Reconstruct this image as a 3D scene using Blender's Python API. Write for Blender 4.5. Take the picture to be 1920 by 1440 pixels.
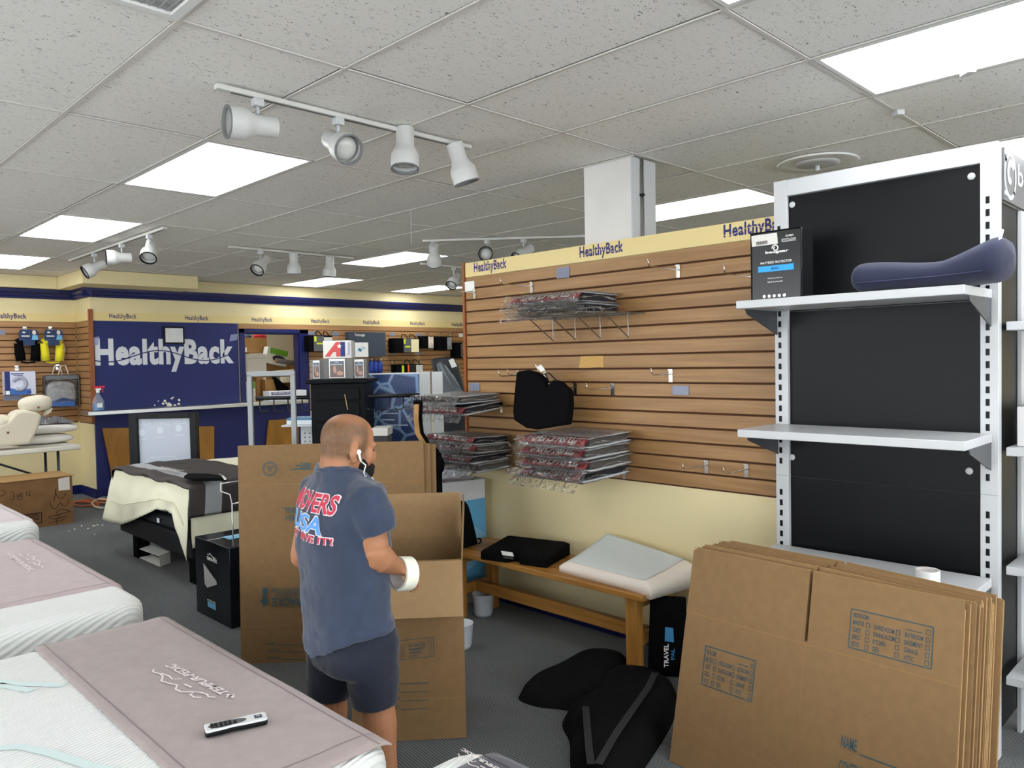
import bpy, bmesh, math, random
from mathutils import Vector, Matrix, noise
from mathutils.bvhtree import BVHTree
random.seed(7)
for o in list(bpy.data.objects): bpy.data.objects.remove(o)
scene = bpy.context.scene
COL = scene.collection

# ------------------------------------------------------------------ camera
HC = 1.54                      # camera height above the carpet
ZC = 2.632                     # height of the suspended ceiling
FPX = 1453.34
CR = Vector((0.70718224, -0.70676845, -0.01927764))
CU = Vector((0.03536862, 0.00813154, 0.99934125))
CF = Vector((0.70614612, 0.70739821, -0.0307479))
CAM = Vector((0, 0, HC))
cd = bpy.data.cameras.new('camera'); cam = bpy.data.objects.new('camera', cd); COL.objects.link(cam)
m = Matrix.Identity(4)
for i in range(3):
    m[i][0], m[i][1], m[i][2], m[i][3] = CR[i], CU[i], -CF[i], CAM[i]
cam.matrix_world = m
cd.sensor_width = 36.0; cd.lens = FPX/1920*36.0; cd.clip_start = .05; cd.clip_end = 100
scene.camera = cam
# ------------------------------------------------------------------ world, exposure
w = bpy.data.worlds.new('world'); scene.world = w; w.use_nodes = True
w.node_tree.nodes['Background'].inputs[0].default_value = (.9, .95, 1, 1)
w.node_tree.nodes["Background"].inputs[1].default_value = 6.0
vs = scene.view_settings
vs.view_transform = 'Standard'; vs.look = 'None'; vs.gamma = 1; vs.use_curve_mapping = False
vs.exposure = 0.14
PANEL = 7.6                    # emission of the troffer diffusers

# ------------------------------------------------------------------ pixel rays
def ray(x, y): return CR*((x-960)/FPX) - CU*((y-720)/FPX) + CF
def pX(x, y, X): d = ray(x, y); return CAM + d*(X/d.x)
def pY(x, y, Y): d = ray(x, y); return CAM + d*(Y/d.y)
def pZ(x, y, Z): d = ray(x, y); return CAM + d*((Z-HC)/d.z)
def pD(x, y, D): return CAM + ray(x, y)*D
def pPl(x, y, P, N): d = ray(x, y); return CAM + d*((P-CAM).dot(N)/d.dot(N))
VX, VY, VZ = Vector((1,0,0)), Vector((0,1,0)), Vector((0,0,1))

# ------------------------------------------------------------------ materials
def lin(h):
    if isinstance(h, str):
        h = h.lstrip('#'); c = [int(h[i:i+2], 16)/255 for i in (0, 2, 4)]
        return tuple(x/12.92 if x <= .04045 else ((x+.055)/1.055)**2.4 for x in c)
    return h
MATS = {}
def mat(name, col, rough=.6, metal=0., var=.0, vscale=8., vec=(1,1,1), bump=0., bscale=60., bvec=None, spec=.5, col2=None, sheen=0., trans=0., alpha=1., emit=0., ior=1.45, coat=0.):
    if name in MATS: return MATS[name]
    mt = bpy.data.materials.new(name); mt.use_nodes = True; MATS[name] = mt
    nt = mt.node_tree; N = nt.nodes; L = nt.links; b = N['Principled BSDF']
    c = lin(col)
    b.inputs['Base Color'].default_value = (*c, 1)
    b.inputs['Roughness'].default_value = rough; b.inputs['Metallic'].default_value = metal
    b.inputs['Specular IOR Level'].default_value = spec
    b.inputs['IOR'].default_value = ior
    if trans: b.inputs['Transmission Weight'].default_value = trans
    if alpha < 1: b.inputs['Alpha'].default_value = alpha
    if sheen: b.inputs['Sheen Weight'].default_value = sheen
    if coat: b.inputs['Coat Weight'].default_value = coat
    if emit:
        b.inputs['Emission Color'].default_value = (*c, 1); b.inputs['Emission Strength'].default_value = emit
    if var or bump:
        tc = N.new('ShaderNodeTexCoord')
    if var:
        mp = N.new('ShaderNodeMapping'); mp.inputs['Scale'].default_value = vec; L.new(tc.outputs['Object'], mp.inputs[0])
        nz = N.new('ShaderNodeTexNoise'); nz.inputs['Scale'].default_value = vscale; nz.inputs['Detail'].default_value = 5
        L.new(mp.outputs[0], nz.inputs['Vector'])
        mx = N.new('ShaderNodeMix'); mx.data_type = 'RGBA'
        c2 = lin(col2) if col2 else tuple(max(0, x*(1-var)) for x in c)
        c1 = c if col2 else tuple(min(1, x*(1+var)) for x in c)
        mx.inputs[6].default_value = (*c1, 1); mx.inputs[7].default_value = (*c2, 1)
        rp = N.new('ShaderNodeMapRange'); rp.inputs[1].default_value = .3; rp.inputs[2].default_value = .7
        L.new(nz.outputs[0], rp.inputs[0]); L.new(rp.outputs[0], mx.inputs[0]); L.new(mx.outputs[2], b.inputs['Base Color'])
    if bump:
        mp2 = N.new('ShaderNodeMapping'); mp2.inputs['Scale'].default_value = bvec or (1,1,1); L.new(tc.outputs['Object'], mp2.inputs[0])
        n2 = N.new('ShaderNodeTexNoise'); n2.inputs['Scale'].default_value = bscale; n2.inputs['Detail'].default_value = 3
        L.new(mp2.outputs[0], n2.inputs['Vector'])
        bp = N.new('ShaderNodeBump'); bp.inputs['Strength'].default_value = bump; bp.inputs['Distance'].default_value = .01
        L.new(n2.outputs[0], bp.inputs['Height']); L.new(bp.outputs[0], b.inputs['Normal'])
    return mt
def nodes_of(mt): return mt.node_tree.nodes, mt.node_tree.links, mt.node_tree.nodes['Principled BSDF']

def tile_material():
    mt = mat('acoustic_tile', '#d6d3cb', .9, spec=.2)
    N, L, b = nodes_of(mt)
    tc = N.new('ShaderNodeTexCoord')
    mp = N.new('ShaderNodeMapping'); mp.inputs['Scale'].default_value = (1, 2.0, 1); L.new(tc.outputs['Object'], mp.inputs[0])
    oi = N.new('ShaderNodeObjectInfo')
    ad = N.new('ShaderNodeVectorMath'); L.new(mp.outputs[0], ad.inputs[0])
    cb = N.new('ShaderNodeCombineXYZ'); mu = N.new('ShaderNodeMath'); mu.operation = 'MULTIPLY'; mu.inputs[1].default_value = 40
    L.new(oi.outputs['Random'], mu.inputs[0]); L.new(mu.outputs[0], cb.inputs[0]); L.new(mu.outputs[0], cb.inputs[1]); L.new(cb.outputs[0], ad.inputs[1])
    a = N.new('ShaderNodeTexNoise'); a.inputs['Scale'].default_value = 52; a.inputs['Detail'].default_value = 2; a.inputs['Distortion'].default_value = 1.5
    c = N.new('ShaderNodeTexNoise'); c.inputs['Scale'].default_value = 9; c.inputs['Detail'].default_value = 2
    L.new(ad.outputs[0], a.inputs['Vector']); L.new(ad.outputs[0], c.inputs['Vector'])
    r = N.new('ShaderNodeMapRange'); r.inputs[1].default_value = .305; r.inputs[2].default_value = .365; L.new(a.outputs[0], r.inputs[0])
    r2 = N.new('ShaderNodeMapRange'); r2.inputs[1].default_value = .42; r2.inputs[2].default_value = .52; r2.inputs[3].default_value = .75; r2.inputs[4].default_value = 0.0
    L.new(c.outputs[0], r2.inputs[0])
    mx0 = N.new('ShaderNodeMath'); mx0.operation = 'MAXIMUM'; L.new(r.outputs[0], mx0.inputs[0]); L.new(r2.outputs[0], mx0.inputs[1])
    mx = N.new('ShaderNodeMix'); mx.data_type = 'RGBA'
    mx.inputs[6].default_value = (*lin('#67635d'), 1); mx.inputs[7].default_value = (*lin('#efede8'), 1)
    L.new(mx0.outputs[0], mx.inputs[0]); L.new(mx.outputs[2], b.inputs['Base Color'])
    bp = N.new('ShaderNodeBump'); bp.inputs['Strength'].default_value = .35; bp.inputs['Distance'].default_value = .004
    L.new(mx0.outputs[0], bp.inputs['Height']); L.new(bp.outputs[0], b.inputs['Normal'])
    return mt
def carpet_material():
    mt = mat('loop_carpet', '#4c5150', 1., spec=.1, sheen=.2)
    N, L, b = nodes_of(mt)
    tc = N.new('ShaderNodeTexCoord')
    mp = N.new('ShaderNodeMapping'); mp.inputs['Rotation'].default_value = (0, 0, math.radians(8)); L.new(tc.outputs['Object'], mp.inputs[0])
    wv = N.new('ShaderNodeTexWave'); wv.inputs['Scale'].default_value = 26; wv.inputs['Distortion'].default_value = 1.2; wv.inputs['Detail Scale'].default_value = 6
    L.new(mp.outputs[0], wv.inputs['Vector'])
    nz = N.new('ShaderNodeTexNoise'); nz.inputs['Scale'].default_value = 190; nz.inputs['Detail'].default_value = 2; L.new(tc.outputs['Object'], nz.inputs['Vector'])
    big = N.new('ShaderNodeTexNoise'); big.inputs['Scale'].default_value = 1.3; L.new(tc.outputs['Object'], big.inputs['Vector'])
    mu = N.new('ShaderNodeMath'); mu.operation = 'MULTIPLY'; L.new(wv.outputs[0], mu.inputs[0]); L.new(nz.outputs[0], mu.inputs[1])
    mx = N.new('ShaderNodeMix'); mx.data_type = 'RGBA'
    mx.inputs[6].default_value = (*lin('#33383a'), 1); mx.inputs[7].default_value = (*lin('#85898a'), 1); L.new(mu.outputs[0], mx.inputs[0])
    m2 = N.new('ShaderNodeMix'); m2.data_type = 'RGBA'; m2.blend_type = 'MULTIPLY'; m2.inputs[0].default_value = .5
    rp = N.new('ShaderNodeMapRange'); rp.inputs[1].default_value = .3; rp.inputs[2].default_value = .7; rp.inputs[3].default_value = .7; rp.inputs[4].default_value = 1.1
    L.new(big.outputs[0], rp.inputs[0]); L.new(mx.outputs[2], m2.inputs[6]); L.new(rp.outputs[0], m2.inputs[7]); L.new(m2.outputs[2], b.inputs['Base Color'])
    bp = N.new('ShaderNodeBump'); bp.inputs['Strength'].default_value = .6; bp.inputs['Distance'].default_value = .006
    L.new(mu.outputs[0], bp.inputs['Height']); L.new(bp.outputs[0], b.inputs['Normal'])
    return mt
def wood_material(name, c1, c2, vec, rough=.42, scale=3.):
    mt = mat(name, c1, rough)
    N, L, b = nodes_of(mt)
    tc = N.new('ShaderNodeTexCoord'); oi = N.new('ShaderNodeObjectInfo')
    mp = N.new('ShaderNodeMapping'); mp.inputs['Scale'].default_value = vec; L.new(tc.outputs['Object'], mp.inputs[0])
    mu = N.new('ShaderNodeMath'); mu.operation = 'MULTIPLY'; mu.inputs[1].default_value = 30; L.new(oi.outputs['Random'], mu.inputs[0])
    cb = N.new('ShaderNodeCombineXYZ')
    for i in range(3): L.new(mu.outputs[0], cb.inputs[i])
    ad = N.new('ShaderNodeVectorMath'); L.new(mp.outputs[0], ad.inputs[0]); L.new(cb.outputs[0], ad.inputs[1])
    nz = N.new('ShaderNodeTexNoise'); nz.inputs['Scale'].default_value = scale; nz.inputs['Detail'].default_value = 6; nz.inputs['Distortion'].default_value = .6
    L.new(ad.outputs[0], nz.inputs['Vector'])
    rp = N.new('ShaderNodeMapRange'); rp.inputs[1].default_value = .3; rp.inputs[2].default_value = .72; L.new(nz.outputs[0], rp.inputs[0])
    mx = N.new('ShaderNodeMix'); mx.data_type = 'RGBA'; mx.inputs[6].default_value = (*lin(c1), 1); mx.inputs[7].default_value = (*lin(c2), 1)
    L.new(rp.outputs[0], mx.inputs[0]); L.new(mx.outputs[2], b.inputs['Base Color'])
    return mt
def ramp_material(name, axis, stops, scale, rough=.8, ch=None):
    """hard-edged stripes along an object axis; stops = [(pos 0..1, colour)]"""
    mt = mat(name, stops[0][1], rough)
    N, L, b = nodes_of(mt)
    tc = N.new('ShaderNodeTexCoord'); sp = N.new('ShaderNodeSeparateXYZ'); L.new(tc.outputs['Generated'], sp.inputs[0])
    cr = N.new('ShaderNodeValToRGB'); cr.color_ramp.interpolation = 'CONSTANT'
    e = cr.color_ramp.elements
    e[0].position = stops[0][0]; e[0].color = (*lin(stops[0][1]), 1)
    e[1].position = stops[1][0]; e[1].color = (*lin(stops[1][1]), 1)
    for p_, c in stops[2:]:
        q = e.new(p_); q.color = (*lin(c), 1)
    L.new(sp.outputs[axis], cr.inputs[0]); L.new(cr.outputs[0], b.inputs['Base Color'])
    return mt
def quilt_material(name, col, scale, vec=(-.3, 1, .55), strength=.6, rough=.8):
    mt = mat(name, col, rough, sheen=.2)
    N, L, b = nodes_of(mt)
    tc = N.new('ShaderNodeTexCoord'); dp = N.new('ShaderNodeVectorMath'); dp.operation = 'DOT_PRODUCT'; dp.inputs[1].default_value = vec; L.new(tc.outputs['Object'], dp.inputs[0])
    cb = N.new('ShaderNodeCombineXYZ'); L.new(dp.outputs['Value'], cb.inputs[0])
    wv = N.new('ShaderNodeTexWave'); wv.inputs['Scale'].default_value = scale; L.new(cb.outputs[0], wv.inputs['Vector'])
    bp = N.new('ShaderNodeBump'); bp.inputs['Strength'].default_value = strength; bp.inputs['Distance'].default_value = .004
    L.new(wv.outputs[0], bp.inputs['Height']); L.new(bp.outputs[0], b.inputs['Normal'])
    return mt
def film_material():
    """clear polythene: thin, glossy, mostly see-through"""
    mt = bpy.data.materials.new('clear_film'); mt.use_nodes = True; MATS['clear_film'] = mt
    N, L = mt.node_tree.nodes, mt.node_tree.links; N.clear()
    out = N.new('ShaderNodeOutputMaterial'); mix = N.new('ShaderNodeMixShader'); tr = N.new('ShaderNodeBsdfTransparent'); gl = N.new('ShaderNodeBsdfGlossy')
    df = N.new('ShaderNodeBsdfTranslucent'); df.inputs[0].default_value = (.9, .9, .9, 1); m2 = N.new('ShaderNodeMixShader'); m2.inputs[0].default_value = .035
    gl.inputs['Roughness'].default_value = .07; gl.inputs[0].default_value = (.95, .95, .95, 1)
    tr.inputs[0].default_value = (.985, .985, .985, 1)
    fr = N.new('ShaderNodeFresnel'); fr.inputs[0].default_value = 1.6
    tc = N.new('ShaderNodeTexCoord'); nz = N.new('ShaderNodeTexNoise'); nz.inputs['Scale'].default_value = 16; nz.inputs['Detail'].default_value = 3; nz.inputs['Distortion'].default_value = 1.2
    L.new(tc.outputs['Object'], nz.inputs['Vector'])
    bp = N.new('ShaderNodeBump'); bp.inputs['Strength'].default_value = 1.; bp.inputs['Distance'].default_value = .06
    L.new(nz.outputs[0], bp.inputs['Height']); L.new(bp.outputs[0], gl.inputs['Normal']); L.new(bp.outputs[0], fr.inputs['Normal'])
    rp = N.new('ShaderNodeMath'); rp.operation = 'MULTIPLY_ADD'; rp.inputs[1].default_value = 1.3; rp.inputs[2].default_value = .02; L.new(fr.outputs[0], rp.inputs[0])
    L.new(tr.outputs[0], m2.inputs[1]); L.new(df.outputs[0], m2.inputs[2])
    L.new(rp.outputs[0], mix.inputs[0]); L.new(m2.outputs[0], mix.inputs[1]); L.new(gl.outputs[0], mix.inputs[2]); L.new(mix.outputs[0], out.inputs[0])
    return mt

# ------------------------------------------------------------------ mesh building
ORG = {}
def tag(o, label=None, cat=None, group=None, kind=None):
    if label: o['label'] = label
    if cat: o['category'] = cat
    if group: o['group'] = group
    if kind: o['kind'] = kind
    return o
def thing(name, label, cat, loc, group=None):
    o = bpy.data.objects.new(name, None); COL.objects.link(o); o.location = loc; o.empty_display_size = .05
    ORG[o.name] = Vector(loc); tag(o, label, cat, group); return o
def link(name, me, parent, org):
    o = bpy.data.objects.new(name, me); COL.objects.link(o); ORG[o.name] = Vector(org)
    if parent is not None: o.parent = parent
    else: o.location = org
    return o
class MB:
    def __init__(s): s.v = []; s.f = []
    def add(s, vs_, fs): n = len(s.v); s.v += [Vector(v) for v in vs_]; s.f += [tuple(i+n for i in f) for f in fs]; return s
    def box(s, x0, x1, y0, y1, z0, z1): return s.obox((x0, y0, z0), (x1-x0, 0, 0), (0, y1-y0, 0), (0, 0, z1-z0))
    def obox(s, O, U, V, W):
        O, U, V, W = Vector(O), Vector(U), Vector(V), Vector(W)
        p = [O, O+U, O+U+V, O+V, O+W, O+U+W, O+U+V+W, O+V+W]
        f = [(0,3,2,1), (4,5,6,7), (0,1,5,4), (1,2,6,5), (2,3,7,6), (3,0,4,7)]
        if U.cross(V).dot(W) < 0: f = [tuple(reversed(q)) for q in f]
        return s.add(p, f)
    def cbox(s, C, U, V, W): C, U, V, W = map(Vector, (C, U, V, W)); return s.obox(C-U-V-W, U*2, V*2, W*2)
    def quad(s, a, b, c, d): return s.add([a, b, c, d], [(0,1,2,3)])
    def prism(s, pts, W):
        """pts: 3d polygon, extruded by W"""
        W = Vector(W); P = [Vector(p) for p in pts]; n = len(P)
        nr = Vector((0,0,0))
        for i in range(n): nr += (P[i]-P[0]).cross(P[(i+1) % n]-P[0])
        if nr.dot(W) < 0: P.reverse()
        fs = [tuple(range(n-1, -1, -1)), tuple(range(n, 2*n))]
        fs += [(i, (i+1) % n, n+(i+1) % n, n+i) for i in range(n)]
        return s.add(P + [p+W for p in P], fs)
    def tube(s, pts, r, n=8, closed=False, cap=True):
        P = [Vector(p) for p in pts]; k = len(P); R = r if isinstance(r, (list, tuple)) else [r]*k
        rings = []; prev = None
        for i in range(k):
            a = P[(i-1) % k] if (i or closed) else P[0]; b = P[(i+1) % k] if (i < k-1 or closed) else P[-1]
            t = (b-a); t = t.normalized() if t.length > 1e-9 else VZ
            if prev is None:
                u = t.orthogonal().normalized()
            else:
                u = prev - t*prev.dot(t); u = u.normalized() if u.length > 1e-6 else t.orthogonal().normalized()
            prev = u; v = t.cross(u)
            rings.append([P[i]+(u*math.cos(2*math.pi*j/n)+v*math.sin(2*math.pi*j/n))*R[i] for j in range(n)])
        vs_ = [q for rg in rings for q in rg]; fs = []
        for i in range(k if closed else k-1):
            i2 = (i+1) % k
            for j in range(n): fs.append((i*n+j, i*n+(j+1) % n, i2*n+(j+1) % n, i2*n+j))
        if cap and not closed: fs += [tuple(range(n-1, -1, -1)), tuple((k-1)*n+j for j in range(n))]
        return s.add(vs_, fs)
    def lathe(s, prof, O, A, n=24, caps=True):
        A = Vector(A).normalized(); u = A.orthogonal().normalized(); v = A.cross(u); O = Vector(O)
        vs_ = [O+A*h+(u*math.cos(2*math.pi*j/n)+v*math.sin(2*math.pi*j/n))*r for r, h in prof for j in range(n)]
        fs = [(i*n+j, i*n+(j+1) % n, (i+1)*n+(j+1) % n, (i+1)*n+j) for i in range(len(prof)-1) for j in range(n)]
        if caps: fs += [tuple(range(n-1, -1, -1)), tuple((len(prof)-1)*n+j for j in range(n))]
        return s.add(vs_, fs)
    def ring(s, R, O, U, V, n=10, m_=24, th=.01): # torus
        return s.tube([Vector(O)+Vector(U)*math.cos(2*math.pi*i/m_)*R+Vector(V)*math.sin(2*math.pi*i/m_)*R for i in range(m_)], th, n, True)
    def surf(s, fn, nu, nv):
        n = len(s.v)
        vs_ = [Vector(fn(i/nu, j/nv)) for j in range(nv+1) for i in range(nu+1)]
        fs = [(j*(nu+1)+i, j*(nu+1)+i+1, (j+1)*(nu+1)+i+1, (j+1)*(nu+1)+i) for j in range(nv) for i in range(nu)]
        return s.add(vs_, fs)
    def slab(s, fn, nu, nv, dn):
        """surface fn(u,v) thickened downwards by vector dn (or function)"""
        top = [Vector(fn(i/nu, j/nv)) for j in range(nv+1) for i in range(nu+1)]
        d = (lambda q, i, j: q+Vector(dn)) if not callable(dn) else (lambda q, i, j: Vector(dn(i/nu, j/nv)))
        bot = [d(top[j*(nu+1)+i], i, j) for j in range(nv+1) for i in range(nu+1)]
        K = len(top); w_ = nu+1
        fs = [(j*w_+i, j*w_+i+1, (j+1)*w_+i+1, (j+1)*w_+i) for j in range(nv) for i in range(nu)]
        fs += [tuple(K+q for q in reversed(f)) for f in list(fs)]
        for i in range(nu): fs += [(i+1, i, K+i, K+i+1), (nv*w_+i, nv*w_+i+1, K+nv*w_+i+1, K+nv*w_+i)]
        for j in range(nv): fs += [(j*w_, (j+1)*w_, K+(j+1)*w_, K+j*w_), ((j+1)*w_+nu, j*w_+nu, K+j*w_+nu, K+(j+1)*w_+nu)]
        return s.add(top+bot, fs)
    def sell(s, C, U, V, W, e1=1., e2=1., nu=28, nv=16):
        """superellipsoid with half-axis vectors U, V, W"""
        C, U, V, W = map(Vector, (C, U, V, W))
        sp = lambda a, e: math.copysign(abs(a)**e, a)
        vs_ = []; fs = []
        for j in range(nv+1):
            ph = -math.pi/2+math.pi*j/nv
            for i in range(nu):
                th = 2*math.pi*i/nu
                vs_.append(C+U*sp(math.cos(ph), e1)*sp(math.cos(th), e2)+V*sp(math.cos(ph), e1)*sp(math.sin(th), e2)+W*sp(math.sin(ph), e1))
        for j in range(nv):
            for i in range(nu): fs.append((j*nu+i, j*nu+(i+1) % nu, (j+1)*nu+(i+1) % nu, (j+1)*nu+i))
        return s.add(vs_, fs)
    def warp(s, fn): s.v = [Vector(fn(v)) for v in s.v]; return s
    def build(s, name, mt, parent=None, smooth=False, bevel=0., seg=2, sub=0, label=None, remesh=0., solid=0., weld=False):
        if parent is not None: org = ORG[parent.name]
        else:
            xs = [v.x for v in s.v]; ys = [v.y for v in s.v]
            org = Vector(((min(xs)+max(xs))/2, (min(ys)+max(ys))/2, min(v.z for v in s.v)))
        me = bpy.data.meshes.new(name); me.from_pydata([v-org for v in s.v], [], s.f)
        if weld:
            bm = bmesh.new(); bm.from_mesh(me); bmesh.ops.remove_doubles(bm, verts=bm.verts, dist=1e-5); bmesh.ops.recalc_face_normals(bm, faces=bm.faces); bm.to_mesh(me); bm.free()
        me.update()
        me.materials.append(mt)
        if smooth:
            for q in me.polygons: q.use_smooth = True
        o = link(name, me, parent, org)
        if solid:
            md = o.modifiers.new('solid', 'SOLIDIFY'); md.thickness = solid; md.offset = 0
        if remesh:
            md = o.modifiers.new('remesh', 'REMESH'); md.mode = 'VOXEL'; md.voxel_size = remesh; md.use_smooth_shade = True
        if bevel:
            md = o.modifiers.new('bevel', 'BEVEL'); md.width = bevel; md.segments = seg; md.limit_method = 'ANGLE'; md.angle_limit = math.radians(40)
            for q in me.polygons: q.use_smooth = True
            try: me.set_sharp_from_angle(angle=math.radians(35))
            except Exception: pass
        if sub:
            md = o.modifiers.new('sub', 'SUBSURF'); md.levels = sub; md.render_levels = sub
        if label: o['label'] = label
        return o
def boxobj(name, mt, parent, x0, x1, y0, y1, z0, z1, bevel=0., **k): return MB().box(x0, x1, y0, y1, z0, z1).build(name, mt, parent, bevel=bevel, **k)
def struct(o): o['kind'] = 'structure'; return o

# flat lettering -------------------------------------------------------------
_txt = {}
def text_geo(body, bold=0., shear=0., space=1.):
    key = (body, bold, shear, space)
    if key in _txt: return _txt[key]
    cu = bpy.data.curves.new('t', 'FONT'); cu.body = body; cu.offset = bold; cu.resolution_u = 3; cu.shear = shear; cu.space_character = space
    ob = bpy.data.objects.new('t', cu); COL.objects.link(ob)
    dg = bpy.context.evaluated_depsgraph_get()
    me = bpy.data.meshes.new_from_object(ob.evaluated_get(dg))
    vs_ = [Vector(v.co) for v in me.vertices]; fs = [tuple(p_.vertices) for p_ in me.polygons]
    bpy.data.objects.remove(ob); bpy.data.curves.remove(cu); bpy.data.meshes.remove(me)
    x0 = min(v.x for v in vs_); x1 = max(v.x for v in vs_); y0 = min(v.y for v in vs_); y1 = max(v.y for v in vs_)
    out = ([Vector(((v.x-x0)/(x1-x0), (v.y-y0)/(y1-y0), 0)) for v in vs_], fs)
    _txt[key] = out; return out
def text(mb, body, O, U, V, bold=0., shear=0., lift=.0012, space=1.):
    """lettering filling the parallelogram at O spanned by U (reading direction) and V (up)"""
    O, U, V = Vector(O), Vector(U), Vector(V); n = U.cross(V).normalized()*lift
    vs_, fs = text_geo(body, bold, shear, space)
    return mb.add([O+U*v.x+V*v.y+n for v in vs_], fs)
def stroke(mb, pts, wd, n, lift=.0012):
    """flat ribbon drawn on a plane with normal n"""
    P = [Vector(p) for p in pts]; n = Vector(n).normalized(); vs_ = []; k = len(P)
    for i in range(k):
        t = (P[min(i+1, k-1)]-P[max(i-1, 0)]).normalized(); s_ = n.cross(t)*wd/2
        vs_ += [P[i]+s_+n*lift, P[i]-s_+n*lift]
    fs = [(2*i, 2*i+1, 2*i+3, 2*i+2) for i in range(k-1)]
    return mb.add(vs_, fs)
def disc(mb, C, U, V, n=20, lift=0.):
    C, U, V = Vector(C), Vector(U), Vector(V); nn = U.cross(V).normalized()*lift
    return mb.add([C+nn+U*math.cos(2*math.pi*i/n)+V*math.sin(2*math.pi*i/n) for i in range(n)], [tuple(range(n))])
def nz(*a): return noise.noise(Vector(a))

# ------------------------------------------------------------------ common materials
CARD = mat('cardboard', '#866a49', .85, var=.05, vscale=30, spec=.2, bump=.05, bscale=200)
CARD_IN = mat('cardboard_inner', '#9a7d5a', .85, var=.05, vscale=30, spec=.2)
CARD_EDGE = mat('cardboard_edge', '#ad8d63', .9, var=.12, vscale=90, spec=.2)
INK = mat('teal_ink', '#35525a', .8)
WALLY = mat('cream_wall_paint', '#e6d7a8', .6, var=.03, vscale=2.5, bump=.02, bscale=120)
NAVY = mat('navy_gloss_paint', '#141c56', .35, var=.06, vscale=3)
NAVYM = mat('navy_matt_paint', '#1b2562', .55, var=.05, vscale=3)
BAND = mat('band_laminate', '#e6d193', .5)
NAVYTXT = mat('navy_lettering', '#22246e', .5)
WHITE = mat('white_enamel', '#c6c8ca', .35, spec=.5)
WHITEP = mat('white_print', '#f2f2ee', .6)
BLACK = mat('black_laminate', '#0c0d10', .38, spec=.22)
BLACKM = mat('black_fabric', '#0b0b0d', .95, spec=.1, bump=.2, bscale=250)
BLACKMETAL = mat('black_metal', '#101113', .4, metal=.3)
CHROME = mat('chrome', '#c9c7c4', .2, metal=1.)
STEEL = mat('brushed_steel', '#c9cbcc', .3, metal=1., bump=.03, bscale=80)
GREYP = mat('grey_plastic', '#8e93a8', .5)
FILM = film_material()
# ================================================================== the shell
XG0, YG0, TX, TY = 1.027, 2.486, .6096, 1.2192
XW = 3.40                      # face of the slatted partition
YB = 9.947                     # back wall
YL = 10.50                     # recessed back wall on the left
XR = 2.955                     # return between the two
FX0, FX1, FY0, FY1 = -4.6, 9.4, -4.0, 12.6
struct(boxobj('floor', carpet_material(), None, FX0, FX1, FY0, FY1, -.1, 0))
# ceiling: backing, T-bar grid, one object per tile
ceil = struct(boxobj('ceiling', mat('plenum', '#1a1a1a', .9), None, FX0, FX1, FY0, FY1, ZC+.03, ZC+.12))
LIGHTS = [(1,1), (1,3), (1,5), (6,3), (7,5), (10,5), (6,0), (3,-2), (6,-2), (1,-2), (-4,1), (-4,3), (-4,-2), (-4,5), (10,-2), (10,2), (3,-4), (-1,-4), (7,-4)]
VENTS = [(-2,-1)]
k0, k1, j0, j1 = -9, 13, -5, 6
TBAR = mat('white_tbar', '#d2cfc9', .6)
tm = MB()
for k in range(k0, k1+2):
    x = XG0+k*TX
    if FX0 < x < FX1: tm.box(x-.007, x+.007, FY0, YB+.5, ZC-.001, ZC+.004)
tm.build('grid_bar', TBAR, ceil)
tm = MB()
for j in range(j0, j1+2):
    y = YG0+j*TY
    if FY0 < y < YB+.6: tm.box(FX0, FX1, y-.007, y+.007, ZC-.0005, ZC+.0045)
tm.build('grid_bar', TBAR, ceil)
tmesh = None; TILE = tile_material()
for k in range(k0, k1+1):
    for j in range(j0, j1+1):
        if (k, j) in LIGHTS or (k, j) in VENTS: continue
        xc, yc = XG0+(k+.5)*TX, YG0+(j+.5)*TY
        if not (FX0-.3 < xc < FX1+.3 and FY0-.5 < yc < YB+.7): continue
        # only tiles that the ceiling in view (or a step to the side of it) can show
        d = Vector((xc, yc, 0)); fwd = d.dot(Vector((.707, .707, 0)))
        if fwd < .3: pass
        if tmesh is None:
            t0 = boxobj('ceiling_tile', TILE, ceil, -TX/2+.009, TX/2-.009, -TY/2+.009, TY/2-.009, 0, .012)
            tmesh = t0.data
            for v in tmesh.vertices: v.co += ORG[ceil.name]
            ob = t0
        else:
            ob = bpy.data.objects.new('ceiling_tile', tmesh); COL.objects.link(ob); ob.parent = ceil
        ob.location = Vector((xc, yc, ZC+.004+random.uniform(-.0015, .004)))-ORG[ceil.name]
        if random.random() < .5: ob.rotation_euler[2] = math.pi
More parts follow.
